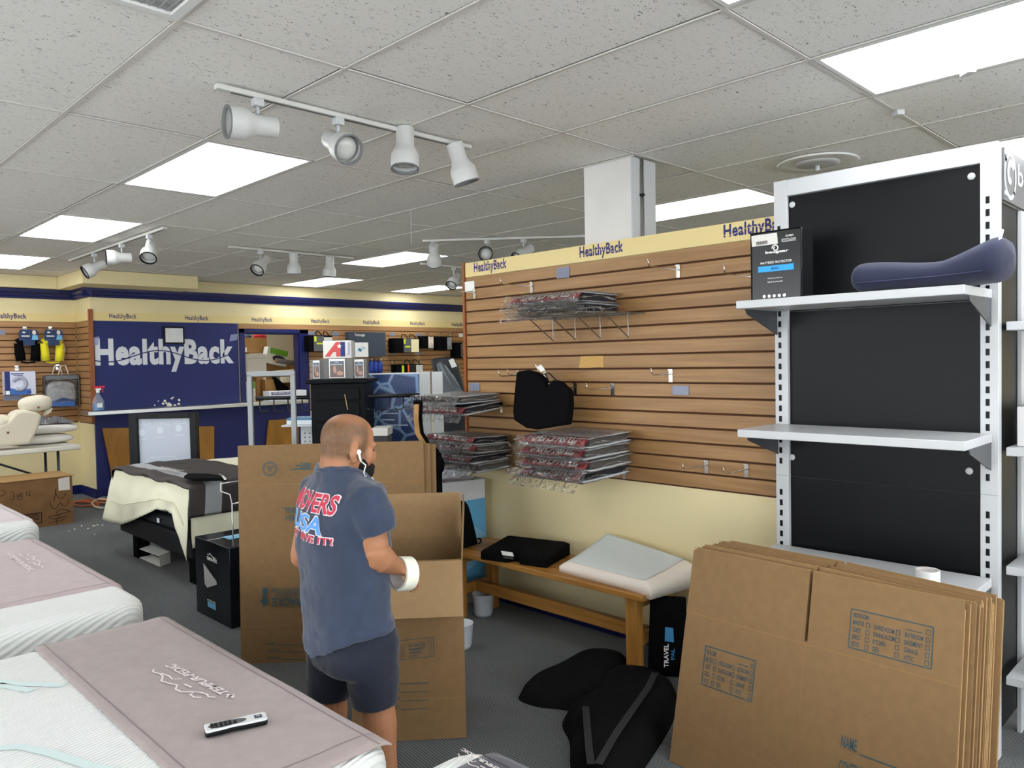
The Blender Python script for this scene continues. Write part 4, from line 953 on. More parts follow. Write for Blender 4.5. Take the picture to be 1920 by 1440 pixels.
# ================================================================== the tall flattened boxes behind the man
TB = Vector((1.785, 3.806, 0)); TU = Vector((.733, -.683, 0)); TN = VZ.cross(TU).normalized()
TN = TN if TN.dot(CF) < 0 else -TN
labs = ['front tall flattened box with upside-down fragile print behind the man', 'middle tall flattened box behind the man, showing only at its right edge', 'rear tall flattened box behind the man, showing at its right edge and left top']
for i in range(3):
    off = -TN*(.018*i)+TU*(.0 if i == 0 else (.028*i))
    O = TB+off; Hh = 1.118 if i else 1.128
    if i: Hh -= .006*i
    ln = .958 if i == 0 else .962
    t = thing('tall_flattened_box', labs[i], 'cardboard box', O+TU*.5, 'tall flattened boxes behind the man')
    lean = -TN*.05
    P = lambda a, b, O=O, ln=ln, Hh=Hh: O+TU*(a*ln)+(VZ*Hh+lean)*b
    MB().prism([P(0, 0), P(1, 0), P(1, 1), P(0, .995)], -TN*.014).build('board', CARD, t)
    if i == 0:
        upv = (VZ*Hh+lean).normalized(); rt = TU.normalized()
        fr = lambda x, y: pPl(x, y, P(0, 0), TN)
        ink = MB(); sm_ = MB()
        c = fr(506, 879)
        for r in (.036, .030): 
            stroke(ink, [c+rt*r*math.cos(a*.2618)+upv*r*math.sin(a*.2618) for a in range(25)], .0035, TN)
        for k in range(5): stroke(ink, [c+rt*(-.02+.004*k)+upv*(.012-.006*k), c+rt*(.02-.003*k)+upv*(.012-.006*k)], .003, TN)
        ink.build('seal_print', INK, t); ink = MB()
        def updown(body, xr, yt, xl, yb, bold=.01):
            # text printed upside down: reading direction runs to the left
            O2 = fr(xr, yt); U2 = -rt*(fr(xr, yt)-fr(xl, yt)).length; V2 = -upv*(fr(xr, yt)-fr(xr, yb)).length
            text(ink, body, O2, U2, V2, bold)
        for x0, x1, y in ((544, 549, 880.5), (551, 582, 879.5), (563, 569, 876), (571, 575, 876), (577, 582, 876), (555, 563, 873), (566, 582, 872.5), (564, 568, 869.5), (571, 575, 869), (577, 581, 868.5)):
            stroke(sm_, [fr(x0, y), fr(x1, y)], .007, TN)
        tag(sm_.build('small_print', INK, t), kind='stuff')
        updown('DISH', 560, 965, 536, 976, .02); updown('BARREL', 575, 951, 532, 961, .02)
        ink.build('contents_print', INK, t); ink = MB()
        updown('HANDLE WITH CARE', 578, 1101, 507, 1109, .015); updown('THIS SIDE UP', 568, 1110, 516, 1117, .015); updown('FRAGILE', 572, 1119, 509, 1135, .025)
        a = fr(497, 1102); b = fr(496, 1124); c = fr(495, 1139); sd = rt*.0095
        ink.add([q+TN*.0012 for q in (a-sd, b-sd, b-sd*2.2, c, b+sd*2.2, b+sd, a+sd)], [tuple(range(7))])
        ink.build('fragile_print', INK, t); ink = MB()
        for k, (s_, w_) in enumerate((('NAME', 14), ('CONTENTS', 23), ('CONDITION', 25), ('REG. NO.', 20))):
            yb = 1210+13.6*k; q = fr(501, yb); text(ink, s_, q, rt*(fr(501+w_, yb)-q).length, upv*.016, .012)
            stroke(ink, [fr(504+w_, yb-1), fr(569, yb-1)], .0035, TN)
        ink.build('name_lines_print', INK, t)
        cr = MB(); ya, yb = fr(455, 912), fr(460, 1176)
        for zz in (ya.z, yb.z): stroke(cr, [P(0, zz/Hh), P(1, zz/Hh)], .005, TN, .0006)
        cr.build('crease', mat('crease_dark', '#8f6d45', .9), t)

# ================================================================== the open carton
CO = Vector((2.054, 2.36, 0)); e1 = Vector((CO.x, CO.y, 0)).normalized(); e2 = Vector((-e1.y, e1.x, 0))
CWd, CDp, CHt = .46, .42, .735; th = .006
t = thing('open_carton', 'open cardboard moving carton standing upright in front of the man', 'cardboard box', CO+e2*CWd/2+e1*CDp/2)
Q = lambda a, b, z: CO+e2*(a)+e1*(b)+VZ*z
front = MB().obox(Q(0, 0, .002), e2*CWd, e1*th, VZ*CHt).build('front_wall', CARD, t)
MB().obox(Q(0, th, .002), e2*th, e1*(CDp-2*th), VZ*CHt).build('side_wall', CARD, t); MB().obox(Q(CWd-th, th, .002), e2*th, e1*(CDp-2*th), VZ*CHt).build('side_wall', CARD, t)
MB().obox(Q(0, CDp-th, .002), e2*CWd, e1*th, VZ*CHt).build('back_wall', CARD_IN, t)
MB().obox(Q(th, th, .002), e2*(CWd-2*th), e1*(CDp-2*th), VZ*.006).build('bottom', CARD_IN, t)
FL = .20
MB().obox(Q(.003, -.004, CHt), e2*(CWd-.006), e1*-.006, -VZ*FL-e1*.085).build('front_flap', CARD_IN, t)
MB().obox(Q(.003, CDp-th, CHt+.002), e2*(CWd-.006), e1*th, VZ*FL+e1*.02).build('back_flap', CARD_IN, t)
sf = lambda s_: MB().prism([Q(0 if s_ else CWd-th, .01, CHt+.002), Q(0 if s_ else CWd-th, CDp-.02, CHt+.002), Q(-.012 if s_ else CWd+.01, CDp-.03, CHt+FL), Q(-.012 if s_ else CWd+.01, .16, CHt+FL*.92)], e2*th)
sf(True).build('side_flap', CARD, t); sf(False).build('side_flap', CARD, t)
ink = MB(); fc = lambda x, y: pPl(x, y, CO, e1)-e1*.001
n_ = -e1
o_, r_ = fc(668, 1246), fc(814, 1230); u_ = fc(814, 1194)
room_list(ink, Vector((0,0,0))+o_, (r_-o_), VZ*(u_.z-r_.z), n_)
ink.build('checklist_print', INK, t); ink = MB()
for k in range(4):
    y = 1282+16*k; stroke(ink, [fc(752, y), fc(803, y-2)], .003, n_)
    q = fc(716, y+1); text(ink, ('NAME', 'CONTENTS', 'CONDITION', 'REG. NO.')[k], q, (fc(750, y-1)-q), VZ*.018, .012)
ink.build('name_lines_print', INK, t)
crc = MB(); stroke(crc, [Q(0, -.0006, .17), Q(CWd, -.0006, .17)], .004, -e1, .0004); crc.build('crease', mat('crease_dark', '#8f6d45', .9), t)

# ================================================================== the man
DM = 2.65; PHI = math.radians(50)
AW = Vector((.7064, .7076, 0)).normalized(); RT = Vector((.7076, -.7064, 0)).normalized()
MF = (RT*math.sin(PHI)+AW*math.cos(PHI)).normalized(); MS = (RT*math.cos(PHI)-AW*math.sin(PHI)).normalized()   # facing, his right
mp = lambda x, y, d=0.: pD(x, y, DM+d)
base = mp(655, 1200); base.z = 0
man = thing('person', 'man in navy T-shirt and shorts with tape in hand and white earphones, seen from behind', 'person', base)
SKIN = mat('skin', '#a87454', .5, var=.10, vscale=9, spec=.4, bump=.06, bscale=90)
SHIRT = mat('shirt_navy', '#303a50', .9, var=.2, vscale=6, bump=.5, bscale=9, sheen=.3)
SHORT = mat('shorts_navy', '#111829', .85, var=.12, vscale=8, bump=.5, bscale=10, sheen=.2)
def cap(mb, pts, n=18):
    """chain of (point, radius) as a closed rounded tube"""
    P = [Vector(p) for p, r in pts]; R = [r for p, r in pts]
    d0 = (P[1]-P[0]).normalized(); d1 = (P[-1]-P[-2]).normalized()
    pp = [P[0]-d0*R[0]*.95, P[0]-d0*R[0]*.6]+P+[P[-1]+d1*R[-1]*.6, P[-1]+d1*R[-1]*.95]
    rr = [R[0]*.3, R[0]*.8]+R+[R[-1]*.8, R[-1]*.3]
    return mb.tube(pp, rr, n)
def loft(mb, rings, n=36, tilt=None):
    """rings: (centre, half width along MS, half depth along MF)"""
    vs_ = []
    for c, a, b in rings:
        for j in range(n):
            th = 2*math.pi*j/n; cs, sn = math.cos(th), math.sin(th)
            cs = math.copysign(abs(cs)**.88, cs); sn = math.copysign(abs(sn)**.88, sn)
            q = Vector(c)+MS*(a*cs)+MF*(b*sn)
            if tilt: q = tilt(q, c)
            vs_.append(q)
    k = len(rings)
    fs = [(i*n+j, i*n+(j+1) % n, (i+1)*n+(j+1) % n, (i+1)*n+j) for i in range(k-1) for j in range(n)]
    fs += [tuple(range(n-1, -1, -1)), tuple((k-1)*n+j for j in range(n))]
    return mb.add(vs_, fs)
PH = math.radians(52); HF = (RT*math.sin(PH)+AW*math.cos(PH)); HF = (HF-VZ*.18).normalized(); HS = MS.copy(); HS = (RT*math.cos(PH)-AW*math.sin(PH)).normalized(); HU = HS.cross(HF).normalized()
HU = HU if HU.z > 0 else -HU
hc = mp(653, 822)
b = MB()
b.sell(hc-HF*.004, HS*.074, HF*.092, HU*.083, .92, .95)                # cranium
b.sell(hc-HU*.035-HF*.012, HS*.068, HF*.078, HU*.065, 1, 1)               # back of skull
b.sell(hc-HU*.058+HF*.036, HS*.058, HF*.056, HU*.064, .9, .9)             # face
b.sell(hc-HU*.105+HF*.046, HS*.045, HF*.040, HU*.026, .9, .9)              # jaw
b.sell(hc-HU*.012+HF*.078, HS*.055, HF*.017, HU*.014, 1, 1)               # brow
b.sell(hc-HU*.055+HF*.098, HS*.015, HF*.018, HU*.026, 1, 1)               # nose
b.sell(hc-HU*.088+HF*.086, HS*.022, HF*.012, HU*.009, 1, 1)               # lips
for sg_ in (1, -1):
    e = hc+HS*sg_*.070-HU*.042-HF*.004
    b.sell(e+HS*sg_*.006-HF*.006, HS*.009, (HF*.9+HU*.2)*.017, HU*.028, 1, 1)
    b.sell(e+HS*sg_*.004-HU*.026, HS*.007, HF*.011, HU*.013, 1, 1)
    b.sell(hc+HS*sg_*.036-HU*.052+HF*.056, HS*.030, HF*.026, HU*.040, 1, 1)
b.sell(hc-HU*.075-HF*.058, HS*.052, HF*.026, HU*.016, 1, 1)              # nape roll
nb = mp(640, 925, .01)
cap(b, [(hc-HU*.07-HF*.018, .064), (hc-HU*.11-HF*.024, .066), (nb, .078)])
# trunk under the clothes
loft(b, [(mp(645, 905), .13, .07), (mp(645, 935), .175, .095), (mp(645, 1000), .17, .105), (mp(650, 1100), .165, .105), (mp(655, 1170), .16, .105), (mp(657, 1215), .15, .10)])
shR = mp(640, 938)+MS*.165; shL = mp(640, 938)-MS*.165
elR = mp(703, 1043, -.125); wrR = mp(744, 1063, -.03); elL = mp(568, 1042, .17); wrL = mp(612, 1085, .34)
cap(b, [(shR, .062), (shR*.5+elR*.5, .052), (elR+VZ*.03, .047)]); cap(b, [(elR+VZ*.015, .047), (elR*.72+wrR*.28, .048), (elR*.4+wrR*.6, .038), (wrR, .028)])
b.sell(elR-VZ*.012-RT*.012, RT*.036, AW*.036, VZ*.034)
cap(b, [(shL, .06), (elL, .046)]); cap(b, [(elL, .045), (elL*.6+wrL*.4, .042), (wrL, .028)])
def hand(wr, fw, up_, sd, curl):
    """palm with four bent fingers and a thumb; fw along the hand, up_ back of the hand, sd thumb side"""
    fw, up_, sd = fw.normalized(), up_.normalized(), sd.normalized()
    pc = wr+fw*.045
    b.sell(pc, fw*.05, sd*.040, up_*.017, .8, .8)
    for k, (o_, L) in enumerate(((.028, .072), (.009, .080), (-.010, .074), (-.028, .058))):
        a0 = wr+fw*.085+sd*o_; a1 = a0+(fw*math.cos(curl)-up_*math.sin(curl))*L*.45; a2 = a1+(fw*math.cos(curl*2)-up_*math.sin(curl*2))*L*.32; a3 = a2+(fw*math.cos(curl*2.6)-up_*math.sin(curl*2.6))*L*.23
        cap(b, [(a0-fw*.02, .0095), (a0, .0095), (a1, .0088), (a2, .008), (a3, .007)], 10)
    t0 = wr+fw*.025+sd*.03; t1 = t0+fw*.03+sd*.022-up_*.010; t2 = t1+fw*.028-up_*.016; cap(b, [(t0, .012), (t1, .0105), (t2, .0088)], 10)
hfw = (RT*.45+AW*.75-VZ*.45).normalized(); hup = (VZ*.75+RT*.35).normalized(); hup = (hup-hfw*hup.dot(hfw)).normalized()
hand(wrR, hfw, hup, hup.cross(hfw), .55)
hfl = (RT*.8+AW*.3-VZ*.2).normalized(); hul = (VZ-hfl*VZ.dot(hfl)).normalized(); hand(wrL, hfl, hul, -hul.cross(hfl), .5)
# legs
hipR = mp(690, 1200, -.05); hipL = mp(628, 1200, .09)
knR = mp(706, 1300, -.07); knL = mp(618, 1285, .10); anR = mp(724, 1300, -.06); anR.z = .09; anL = mp(628, 1285, .12); anL.z = .09
cap(b, [(hipR, .088), (hipR*.5+knR*.5, .075), (knR, .056)]); cap(b, [(knR, .054), (knR*.7+anR*.3, .056), (knR*.4+anR*.6, .043), (anR, .034)])
cap(b, [(hipL, .088), (hipL*.5+knL*.5, .075), (knL, .056)]); cap(b, [(knL, .054), (knL*.7+anL*.3, .056), (knL*.4+anL*.6, .043), (anL, .034)])
for an in (anR, anL): b.sell(Vector((an.x, an.y, .05))+MF*.06, MF*.11, MS*.036, VZ*.032, .8, .8)
body = b.build('body', SKIN, man, True, remesh=.0045)
sm = body.modifiers.new('smooth', 'SMOOTH'); sm.iterations = 5; sm.factor = .5
# stubble, brows and beard
HAIRM = mat('stubble', '#6b5644', .9, var=.2, vscale=40)
ST = mat('beard_black', '#120e0c', .9, bump=.5, bscale=300)
hb = MB().sell(hc-HU*.102+HF*.060, HS*.055, HF*.046, HU*.036, .9, .9).sell(hc-HU*.088+HF*.088, HS*.036, HF*.022, HU*.014).sell(hc-HU*.126+HF*.070, HS*.030, HF*.028, HU*.022)
for sg_ in (1, -1): hb.sell(hc-HU*.078+HF*.044+HS*sg_*.046, HS*.016, HF*.020, HU*.030)
hb.build('beard', ST, man, True, remesh=.004)
br = MB()
for sg_ in (1, -1):
    br.sell(hc-HU*.012+HF*.083+HS*sg_*.030, HS*.020, HF*.006, HU*.004); 
br.build('eyebrow', ST, man, True)
ey = MB()
for sg_ in (1, -1): ey.sell(hc-HU*.030+HF*.076+HS*sg_*.031, HS*.013, HF*.011, HU*.006)
ey.build('eye', mat('eye_dark', '#2a1c16', .2), man, True)
# stubble painted by the skin material: darker in a cap around the sides and back of the skull
N, L, bs = nodes_of(SKIN)
tc = N.new('ShaderNodeTexCoord'); o0 = ORG[body.name]
def dotn(vec, off):
    vm = N.new('ShaderNodeVectorMath'); vm.operation = 'SUBTRACT'; vm.inputs[1].default_value = (hc-o0); L.new(tc.outputs['Object'], vm.inputs[0])
    d_ = N.new('ShaderNodeVectorMath'); d_.operation = 'DOT_PRODUCT'; d_.inputs[1].default_value = vec; L.new(vm.outputs[0], d_.inputs[0]); return d_.outputs['Value']
def rng(v, a, b_, c=0., d_=1.):
    r = N.new('ShaderNodeMapRange'); r.interpolation_type = 'SMOOTHSTEP'; r.inputs[1].default_value = a; r.inputs[2].default_value = b_; r.inputs[3].default_value = c; r.inputs[4].default_value = d_; L.new(v, r.inputs[0]); return r.outputs[0]
def mul(a, b_):
    q = N.new('ShaderNodeMath'); q.operation = 'MULTIPLY'; L.new(a, q.inputs[0]); L.new(b_, q.inputs[1]); return q.outputs[0]
top_ = rng(dotn(HU, 0), .035, .075, 1, 0); bot_ = rng(dotn(HU, 0), -.085, -.055); fr_ = rng(dotn(HF, 0), .03, .055, 1, 0)
ear_ = rng(dotn(HS, 0), .071, .075, 1, 0)
msk = mul(mul(mul(top_, bot_), fr_), ear_)
nzs = N.new('ShaderNodeTexNoise'); nzs.inputs['Scale'].default_value = 60; L.new(tc.outputs['Object'], nzs.inputs['Vector'])
msk = mul(msk, rng(nzs.outputs[0], .2, .7, .62, .82))
src = bs.inputs['Base Color'].links[0].from_socket
mx = N.new('ShaderNodeMix'); mx.data_type = 'RGBA'; L.new(msk, mx.inputs[0]); L.new(src, mx.inputs[6]); mx.inputs[7].default_value = (*lin('#54432f'), 1); L.new(mx.outputs[2], bs.inputs['Base Color'])
# T-shirt
s = MB()
def hem(q, c):
    return q
rings = [(mp(642, 867), .086, .082), (mp(642, 873), .089, .085), (mp(643, 884), .106, .094), (mp(645, 902), .155, .098), (mp(644, 918), .190, .115), (mp(643, 945), .203, .130), (mp(643, 990), .203, .137), (mp(645, 1045), .193, .136), (mp(648, 1100), .186, .132), (mp(651, 1150), .184, .132)]
hc_ = mp(654, 1187); hemr = []
n = 36
zc0 = mp(642, 895).z
loft(s, rings, n, lambda q, c: q-VZ*(.42*max(0, (q-c).dot(MF)+.02)) if c.z > zc0 else q)
# lower part with the slanting hem
vs_ = []
for c, a, bb in ((mp(651, 1150), .184, .132), (mp(654, 1187), .188, .136), (mp(654, 1192), .187, .135)):
    for j in range(n):
        th_ = 2*math.pi*j/n; cs, sn = math.cos(th_), math.sin(th_)
        cs = math.copysign(abs(cs)**.88, cs); sn = math.copysign(abs(sn)**.88, sn)
        q = Vector(c)+MS*(a*cs)+MF*(bb*sn)
        if c.z < mp(651, 1160).z: q.z += .34*((q-c).dot(RT))-.012*math.sin(th_*3)
        vs_.append(q)
s.add(vs_, [(i*n+j, i*n+(j+1) % n, (i+1)*n+(j+1) % n, (i+1)*n+j) for i in range(2) for j in range(n)]+[tuple(range(n-1, -1, -1)), tuple(2*n+j for j in range(n))])
slR0, slR1 = mp(640, 930)+MS*.15, mp(706, 1000, -.13); s.tube([slR0-MS*.05+VZ*.02, slR0, slR0*.5+slR1*.5+MS*.012, slR1], [.06, .078, .073, .068], 20)
slL0, slL1 = mp(640, 930)-MS*.15, mp(584, 1000, .14); s.tube([slL0+MS*.05+VZ*.02, slL0, slL0*.5+slL1*.5, slL1], [.06, .078, .072, .066], 20)
shirt = s.build('t_shirt', SHIRT, man, True, remesh=.007)
sm = shirt.modifiers.new('smooth', 'SMOOTH'); sm.iterations = 8; sm.factor = .5
tx_ = bpy.data.textures.new('cloth_folds', 'CLOUDS'); tx_.noise_scale = .12
dm = shirt.modifiers.new('folds', 'DISPLACE'); dm.texture = tx_; dm.strength = .026; dm.mid_level = .5; dm.texture_coords = 'LOCAL'
# collar band
cb_ = MB(); cpts = []
for j in range(28):
    th_ = 2*math.pi*j/28; cpts.append(mp(642, 876)+MS*(.089*math.cos(th_))+MF*(.085*math.sin(th_))-VZ*(.42*max(0, .085*math.sin(th_)+.02)))
cb_.tube(cpts, .0085, 8, True).build('collar', SHIRT, shirt, True)
# shorts
s2 = MB()
loft(s2, [(mp(655, 1120), .165, .118), (mp(656, 1160), .172, .125), (mp(658, 1215), .178, .128), (mp(658, 1245), .165, .118)])
s2.tube([hipR+VZ*.04, hipR-VZ*.02, knR*.6+hipR*.4, mp(703, 1325, -.07)], [.09, .105, .088, .074], 22); s2.tube([hipL+VZ*.04, hipL-VZ*.02, knL*.6+hipL*.4, mp(615, 1305, .10)], [.09, .105, .088, .074], 22)
sh = s2.build('shorts', SHORT, man, True, remesh=.008); sm = sh.modifiers.new('smooth', 'SMOOTH'); sm.iterations = 6; sm.factor = .5
dm = sh.modifiers.new('folds', 'DISPLACE'); dm.texture = tx_; dm.strength = .018; dm.mid_level = .5; dm.texture_coords = 'LOCAL'
# shoes
for an in (anR, anL):
    f = MB(); c = Vector((an.x, an.y, 0))
    f.sell(c+MF*.055+VZ*.055, MF*.135, MS*.048, VZ*.05, .8, .8).sell(c-MF*.01+VZ*.10, MF*.055, MS*.043, VZ*.05, .9, .9)
    so = f.build('shoe', mat('shoe_dark', '#12141c', .7, bump=.2, bscale=60), man, True, remesh=.007)
    sl_ = MB(); outl = [c+MF*(.058+.14*math.cos(a*.314))+MS*(.051*math.sin(a*.314)) for a in range(20)]
    sl_.prism([q+VZ*.001 for q in outl], VZ*.022).build('sole', mat('shoe_sole', '#1d1e22', .8), so, True)
    lc = MB()
    for k in range(4): q = c+MF*(.07+.02*k)+VZ*(.113-.013*k); lc.tube([q-MS*.026-VZ*.004, q+VZ*.004, q+MS*.026-VZ*.004], .004, 6)
    lc.build('lace', mat('lace_navy', '#27304f', .8), so, True)
# print on the back of the shirt: flat lettering wrapped on to the cloth
bpy.context.view_layer.update()
dg = bpy.context.evaluated_depsgraph_get()
ev = shirt.evaluated_get(dg); em = ev.to_mesh()
bvh = BVHTree.FromPolygons([shirt.matrix_world @ v.co for v in em.vertices], [tuple(p_.vertices) for p_ in em.polygons]); ev.to_mesh_clear()
def wrap_text(bodytxt, s0, s1, z0, z1, mtl, bold, lift, name, shear=0., drop=0.):
    vs_, fs = text_geo(bodytxt, bold, shear)
    me = bpy.data.meshes.new('w'); me.from_pydata(vs_, [], fs); bm = bmesh.new(); bm.from_mesh(me)
    bmesh.ops.triangulate(bm, faces=bm.faces); bmesh.ops.subdivide_edges(bm, edges=[e for e in bm.edges if e.calc_length() > .03], cuts=3)
    bmesh.ops.triangulate(bm, faces=bm.faces)
    out = []; cc = mp(643, 960)
    for v in bm.verts:
        st = cc+MS*(s0+(s1-s0)*v.co.x); st.z = z0+(z1-z0)*v.co.y-drop*v.co.x; st -= MF*.6
        h = bvh.ray_cast(st, MF)
        q = h[0] if h[0] is not None else st+MF*.5
        nn = h[1] if h[0] is not None else -MF
        if nn.dot(MF) > 0: nn = -nn
        out.append(q+nn*lift)
    mb = MB().add(out, [tuple(x.index for x in f.verts) for f in bm.faces]); bm.free(); bpy.data.meshes.remove(me)
    return mb.build(name, mtl, shirt)
zt = lambda y: mp(600, y, -.08).z
PRED = mat('print_red', '#c23a50', .8); PBLUE = mat('print_blue', '#5b98dc', .8); PWHITE = mat('print_white', '#e9e4e6', .8)
for (tx2, s0, s1, y0, y1, mt2, dr) in (('MOVERS', -.135, .140, 957, 922, PRED, .002), ('USA', -.125, .098, 994, 962, PBLUE, .002), ('JUST MVE IT!', -.17, .138, 1014, 997, PRED, .002)):
    wrap_text(tx2, s0-.003, s1+.003, zt(y0)-.003, zt(y1)+.003, PWHITE, .06, .002, 'print_outline', .12, dr)
    wrap_text(tx2, s0, s1, zt(y0), zt(y1), mt2, .025, .0035, 'print_lettering', .12, dr)
# earphone
t = thing('earphones', 'white wired earphone hanging from the man\'s right ear', 'earphones', hc-HU*.05)
e = hc+HS*.083-HU*.040+HF*.004
MB().sell(e, HS*.007, HF*.008, HU*.009).tube([e-HU*.004, e-HU*.03+HF*.012], [.0045, .003], 8).build('earbud', WHITEP, t, True)
c0 = e-HU*.03+HF*.012
MB().tube([c0, mp(686, 872, -.085), mp(682, 886, -.085), mp(684, 893, -.06), mp(693, 893, .02), mp(699, 897, .06), mp(703, 905, .08)], .0022, 6).build('cord', WHITEP, t, True)
# tape in the hand
rc = wrR+hfw*.052-hup*.012; ax = (hfw*.85+hup*.35-hup.cross(hfw)*.15).normalized()
tape_roll('tape_in_hand', 'cream roll of packing tape around the man\'s right hand', rc-ax*.024, ax, .058, .047, .048, mat('cream_tape', '#e9ead9', .3), CORE)
# ================================================================== counter along the back wall
def rectY(x0, y0, x1, y1, Y):
    a, b = pY(x0, y0, Y), pY(x1, y1, Y); return min(a.x, b.x), max(a.x, b.x), min(a.z, b.z), max(a.z, b.z)
t = thing('counter', 'navy service counter with steel top and oak panels below the logo', 'counter', (4.1, 9.75, 0))
CY = 9.62
boxobj('base', NAVYM, t, XR+.0, 5.75, YB-.05, YB-.016, 0, 1.0)
boxobj('plinth', NAVY, t, XR-.014, 5.75, YB-.062, YB-.0505, 0, .11, bevel=.002)
boxobj('steel_top', STEEL, t, 2.80, 5.60, CY, YB-.016, 1.0, 1.045, bevel=.004)
OAKP = wood_material('counter_oak', '#b07a2a', '#94631f', (3, 3, 1.), .4)
PYc = YB-.11
for pts in (((193, 803), (330, 801), (318, 930), (222, 948)), ((300, 801), (402, 799), (402, 890), (318, 900)), ((505, 788), (560, 785), (560, 840), (500, 840))):
    MB().prism([pY(x, y, PYc) for x, y in pts], (0, .045, 0)).build('oak_panel', OAKP, t, bevel=.003)
# spray bottle
p = pY(186, 775, 9.72); bx0 = p.x
t = thing('spray_bottle', 'clear spray bottle of blue window cleaner with red trigger on the counter', 'bottle', (bx0, 9.74, 1.045))
c = Vector((bx0, 9.74, 1.046)); s_ = 1.15
CLEAR = mat('clear_plastic', '#e9f0f5', .08, alpha=.16, spec=.5)
MB().lathe([(0, 0), (.052*s_, 0), (.056*s_, .01), (.056*s_, .09), (.05*s_, .12), (.03*s_, .165), (.018*s_, .19), (.016*s_, .215)], c, VZ, 20).build('bottle', CLEAR, t, True)
MB().lathe([(0, .002), (.05*s_, .002), (.053*s_, .012), (.053*s_, .085), (0, .085)], c, VZ, 20).build('liquid', mat('blue_liquid', '#1d6ba8', .15), t, True)
MB().obox(c+Vector((-.03, -.066, .04)), (.055, 0, 0), (0, .004, 0), (0, 0, .05)).build('label', WHITEP, t)
MB().lathe([(.02, .21), (.02, .235), (.016, .245)], c, VZ, 14).obox(c+Vector((-.02, -.02, .24)), (.05, 0, 0), (0, .04, 0), (0, 0, .022)).build('cap', WHITEP, t)
MB().obox(c+Vector((-.045, -.02, .258)), (.115, 0, .005), (0, .04, 0), (.005, 0, .026)).obox(c+Vector((.04, -.012, .21)), (.014, 0, .05), (0, .024, 0), (.012, 0, 0)).build('trigger', mat('trigger_red', '#c9203a', .4), t, bevel=.004)
# framed certificate on the logo wall
x0, x1, z0, z1 = rectY(306, 612, 346, 645, YB-.03)
t = thing('picture_frame', 'small black picture frame hung over the big wall lettering', 'picture frame', ((x0+x1)/2, YB-.02, z0))
boxobj('frame', BLACK, t, x0, x1, YB-.04, YB-.013, z0, z1, bevel=.003); boxobj('sheet', mat('frame_sheet', '#d8dad9', .1, var=.15, vscale=4), t, x0+.02, x1-.02, YB-.0415, YB-.04, z0+.02, z1-.02)
for x, y, w_, h_, lab in ((175, 642, 17, 16, 'crumpled clear tape left of the big wall lettering'), (437, 634, 14, 12, 'crumpled clear tape right of the big wall lettering')):
    a, b = pY(x-w_/2, y+h_/2, YB-.013), pY(x+w_/2, y-h_/2, YB-.013)
    o = MB().surf(lambda u, v: Vector((a.x+(b.x-a.x)*(u+.15*v), YB-.016-.008*abs(nz(u*5, v*5, x)), a.z+(b.z-a.z)*(v+.2*u))), 8, 8).build('tape_scrap', mat('frosty_tape', '#aab4de', .3, alpha=.6), smooth=True)
    tag(o, lab, 'tape')
# paint chips: bare plaster spots above the counter (flat marks on the panel)
ch = MB(); random.seed(3)
for (x, y, r) in ((290, 769, 2.5), (296, 764, 2), (303, 766, 2), (306, 757, 2.2), (317, 759, 4), (312, 756, 2), (309, 752, 2.6), (322, 747, 2), (325, 745, 1.3), (336, 750, 2.4), (335, 757, 2.4), (338, 762, 2.4), (290, 760, 1.6), (328, 760, 2), (358, 762, 2.2), (365, 765, 3), (376, 759, 1.2), (297, 752, 1.3)):
    k = 7; pts = [pY(x+1.35*r*math.cos(6.283*i/k)*random.uniform(.6, 1.1), y+1.35*r*.8*math.sin(6.283*i/k)*random.uniform(.6, 1.1), YB-.0112) for i in range(k)]
    ch.add(pts, [tuple(range(k))])
tag(ch.build('paint_chip', mat('plaster', '#e9e6d2', .9), bp), kind='stuff')

# ================================================================== store room contents behind the hatch
def ybox(name, label, cat, x0, y0, x1, y1, Y, dp, mtl, group=None, rot=0., extra=None):
    X0, X1, Z0, Z1 = rectY(x0, y0, x1, y1, Y)
    if Z0 < 1.08: Z0 = 1.001
    t = thing(name, label, cat, ((X0+X1)/2, Y+dp/2, Z0), group)
    C = Vector(((X0+X1)/2, Y+dp/2, (Z0+Z1)/2)); cr, sr = math.cos(rot), math.sin(rot)
    U_ = Vector((cr, 0, sr))*((X1-X0)/2); W_ = Vector((-sr, 0, cr))*((Z1-Z0)/2)
    MB().cbox(C, U_, (0, dp/2, 0), W_).build('carton', mtl, t, bevel=.004)
    if extra: extra(t, C-Vector((0, dp/2+.0015, 0)), U_, W_)
    return t
STG = 'cartons stacked in the store room'
SCARD = mat('store_cardboard', '#ad8452', .85, var=.1, vscale=12)
def lbl(a0, b0, a1, b1, mtl):
    def f(t, C, U_, W_):
        MB().quad(C+U_*a0+W_*b0, C+U_*a1+W_*b0, C+U_*a1+W_*b1, C+U_*a0+W_*b1).build('label', mtl, t)
    return f
t = thing('storage_shelf', 'brown shelf stack carrying cartons in the store room', 'shelf', (5.0, 10.75, 0))
boxobj('deck', mat('shelf_board', '#8d7350', .7), t, D0-.2, D1+.9, 10.2, 11.35, .95, 1.0)
for x in (D0-.18, D1+.8): boxobj('leg', mat('shelf_board', '#8d7350', .7), t, x, x+.06, 10.5, 10.56, 0, .949); boxobj('leg', mat('shelf_board', '#8d7350', .7), t, x, x+.06, 11.2, 11.26, 0, .949)
ybox('storage_carton', 'tall brown carton at the left inside the store room', 'box', 452, 656, 470, 762, 10.9, .35, SCARD, STG)
ybox('storage_carton', 'wide brown carton with white label on top of the store room pile', 'box', 454, 633, 501, 661, 10.86, .42, SCARD, STG, 0, lbl(-.95, -.9, -.66, -.3, WHITEP))
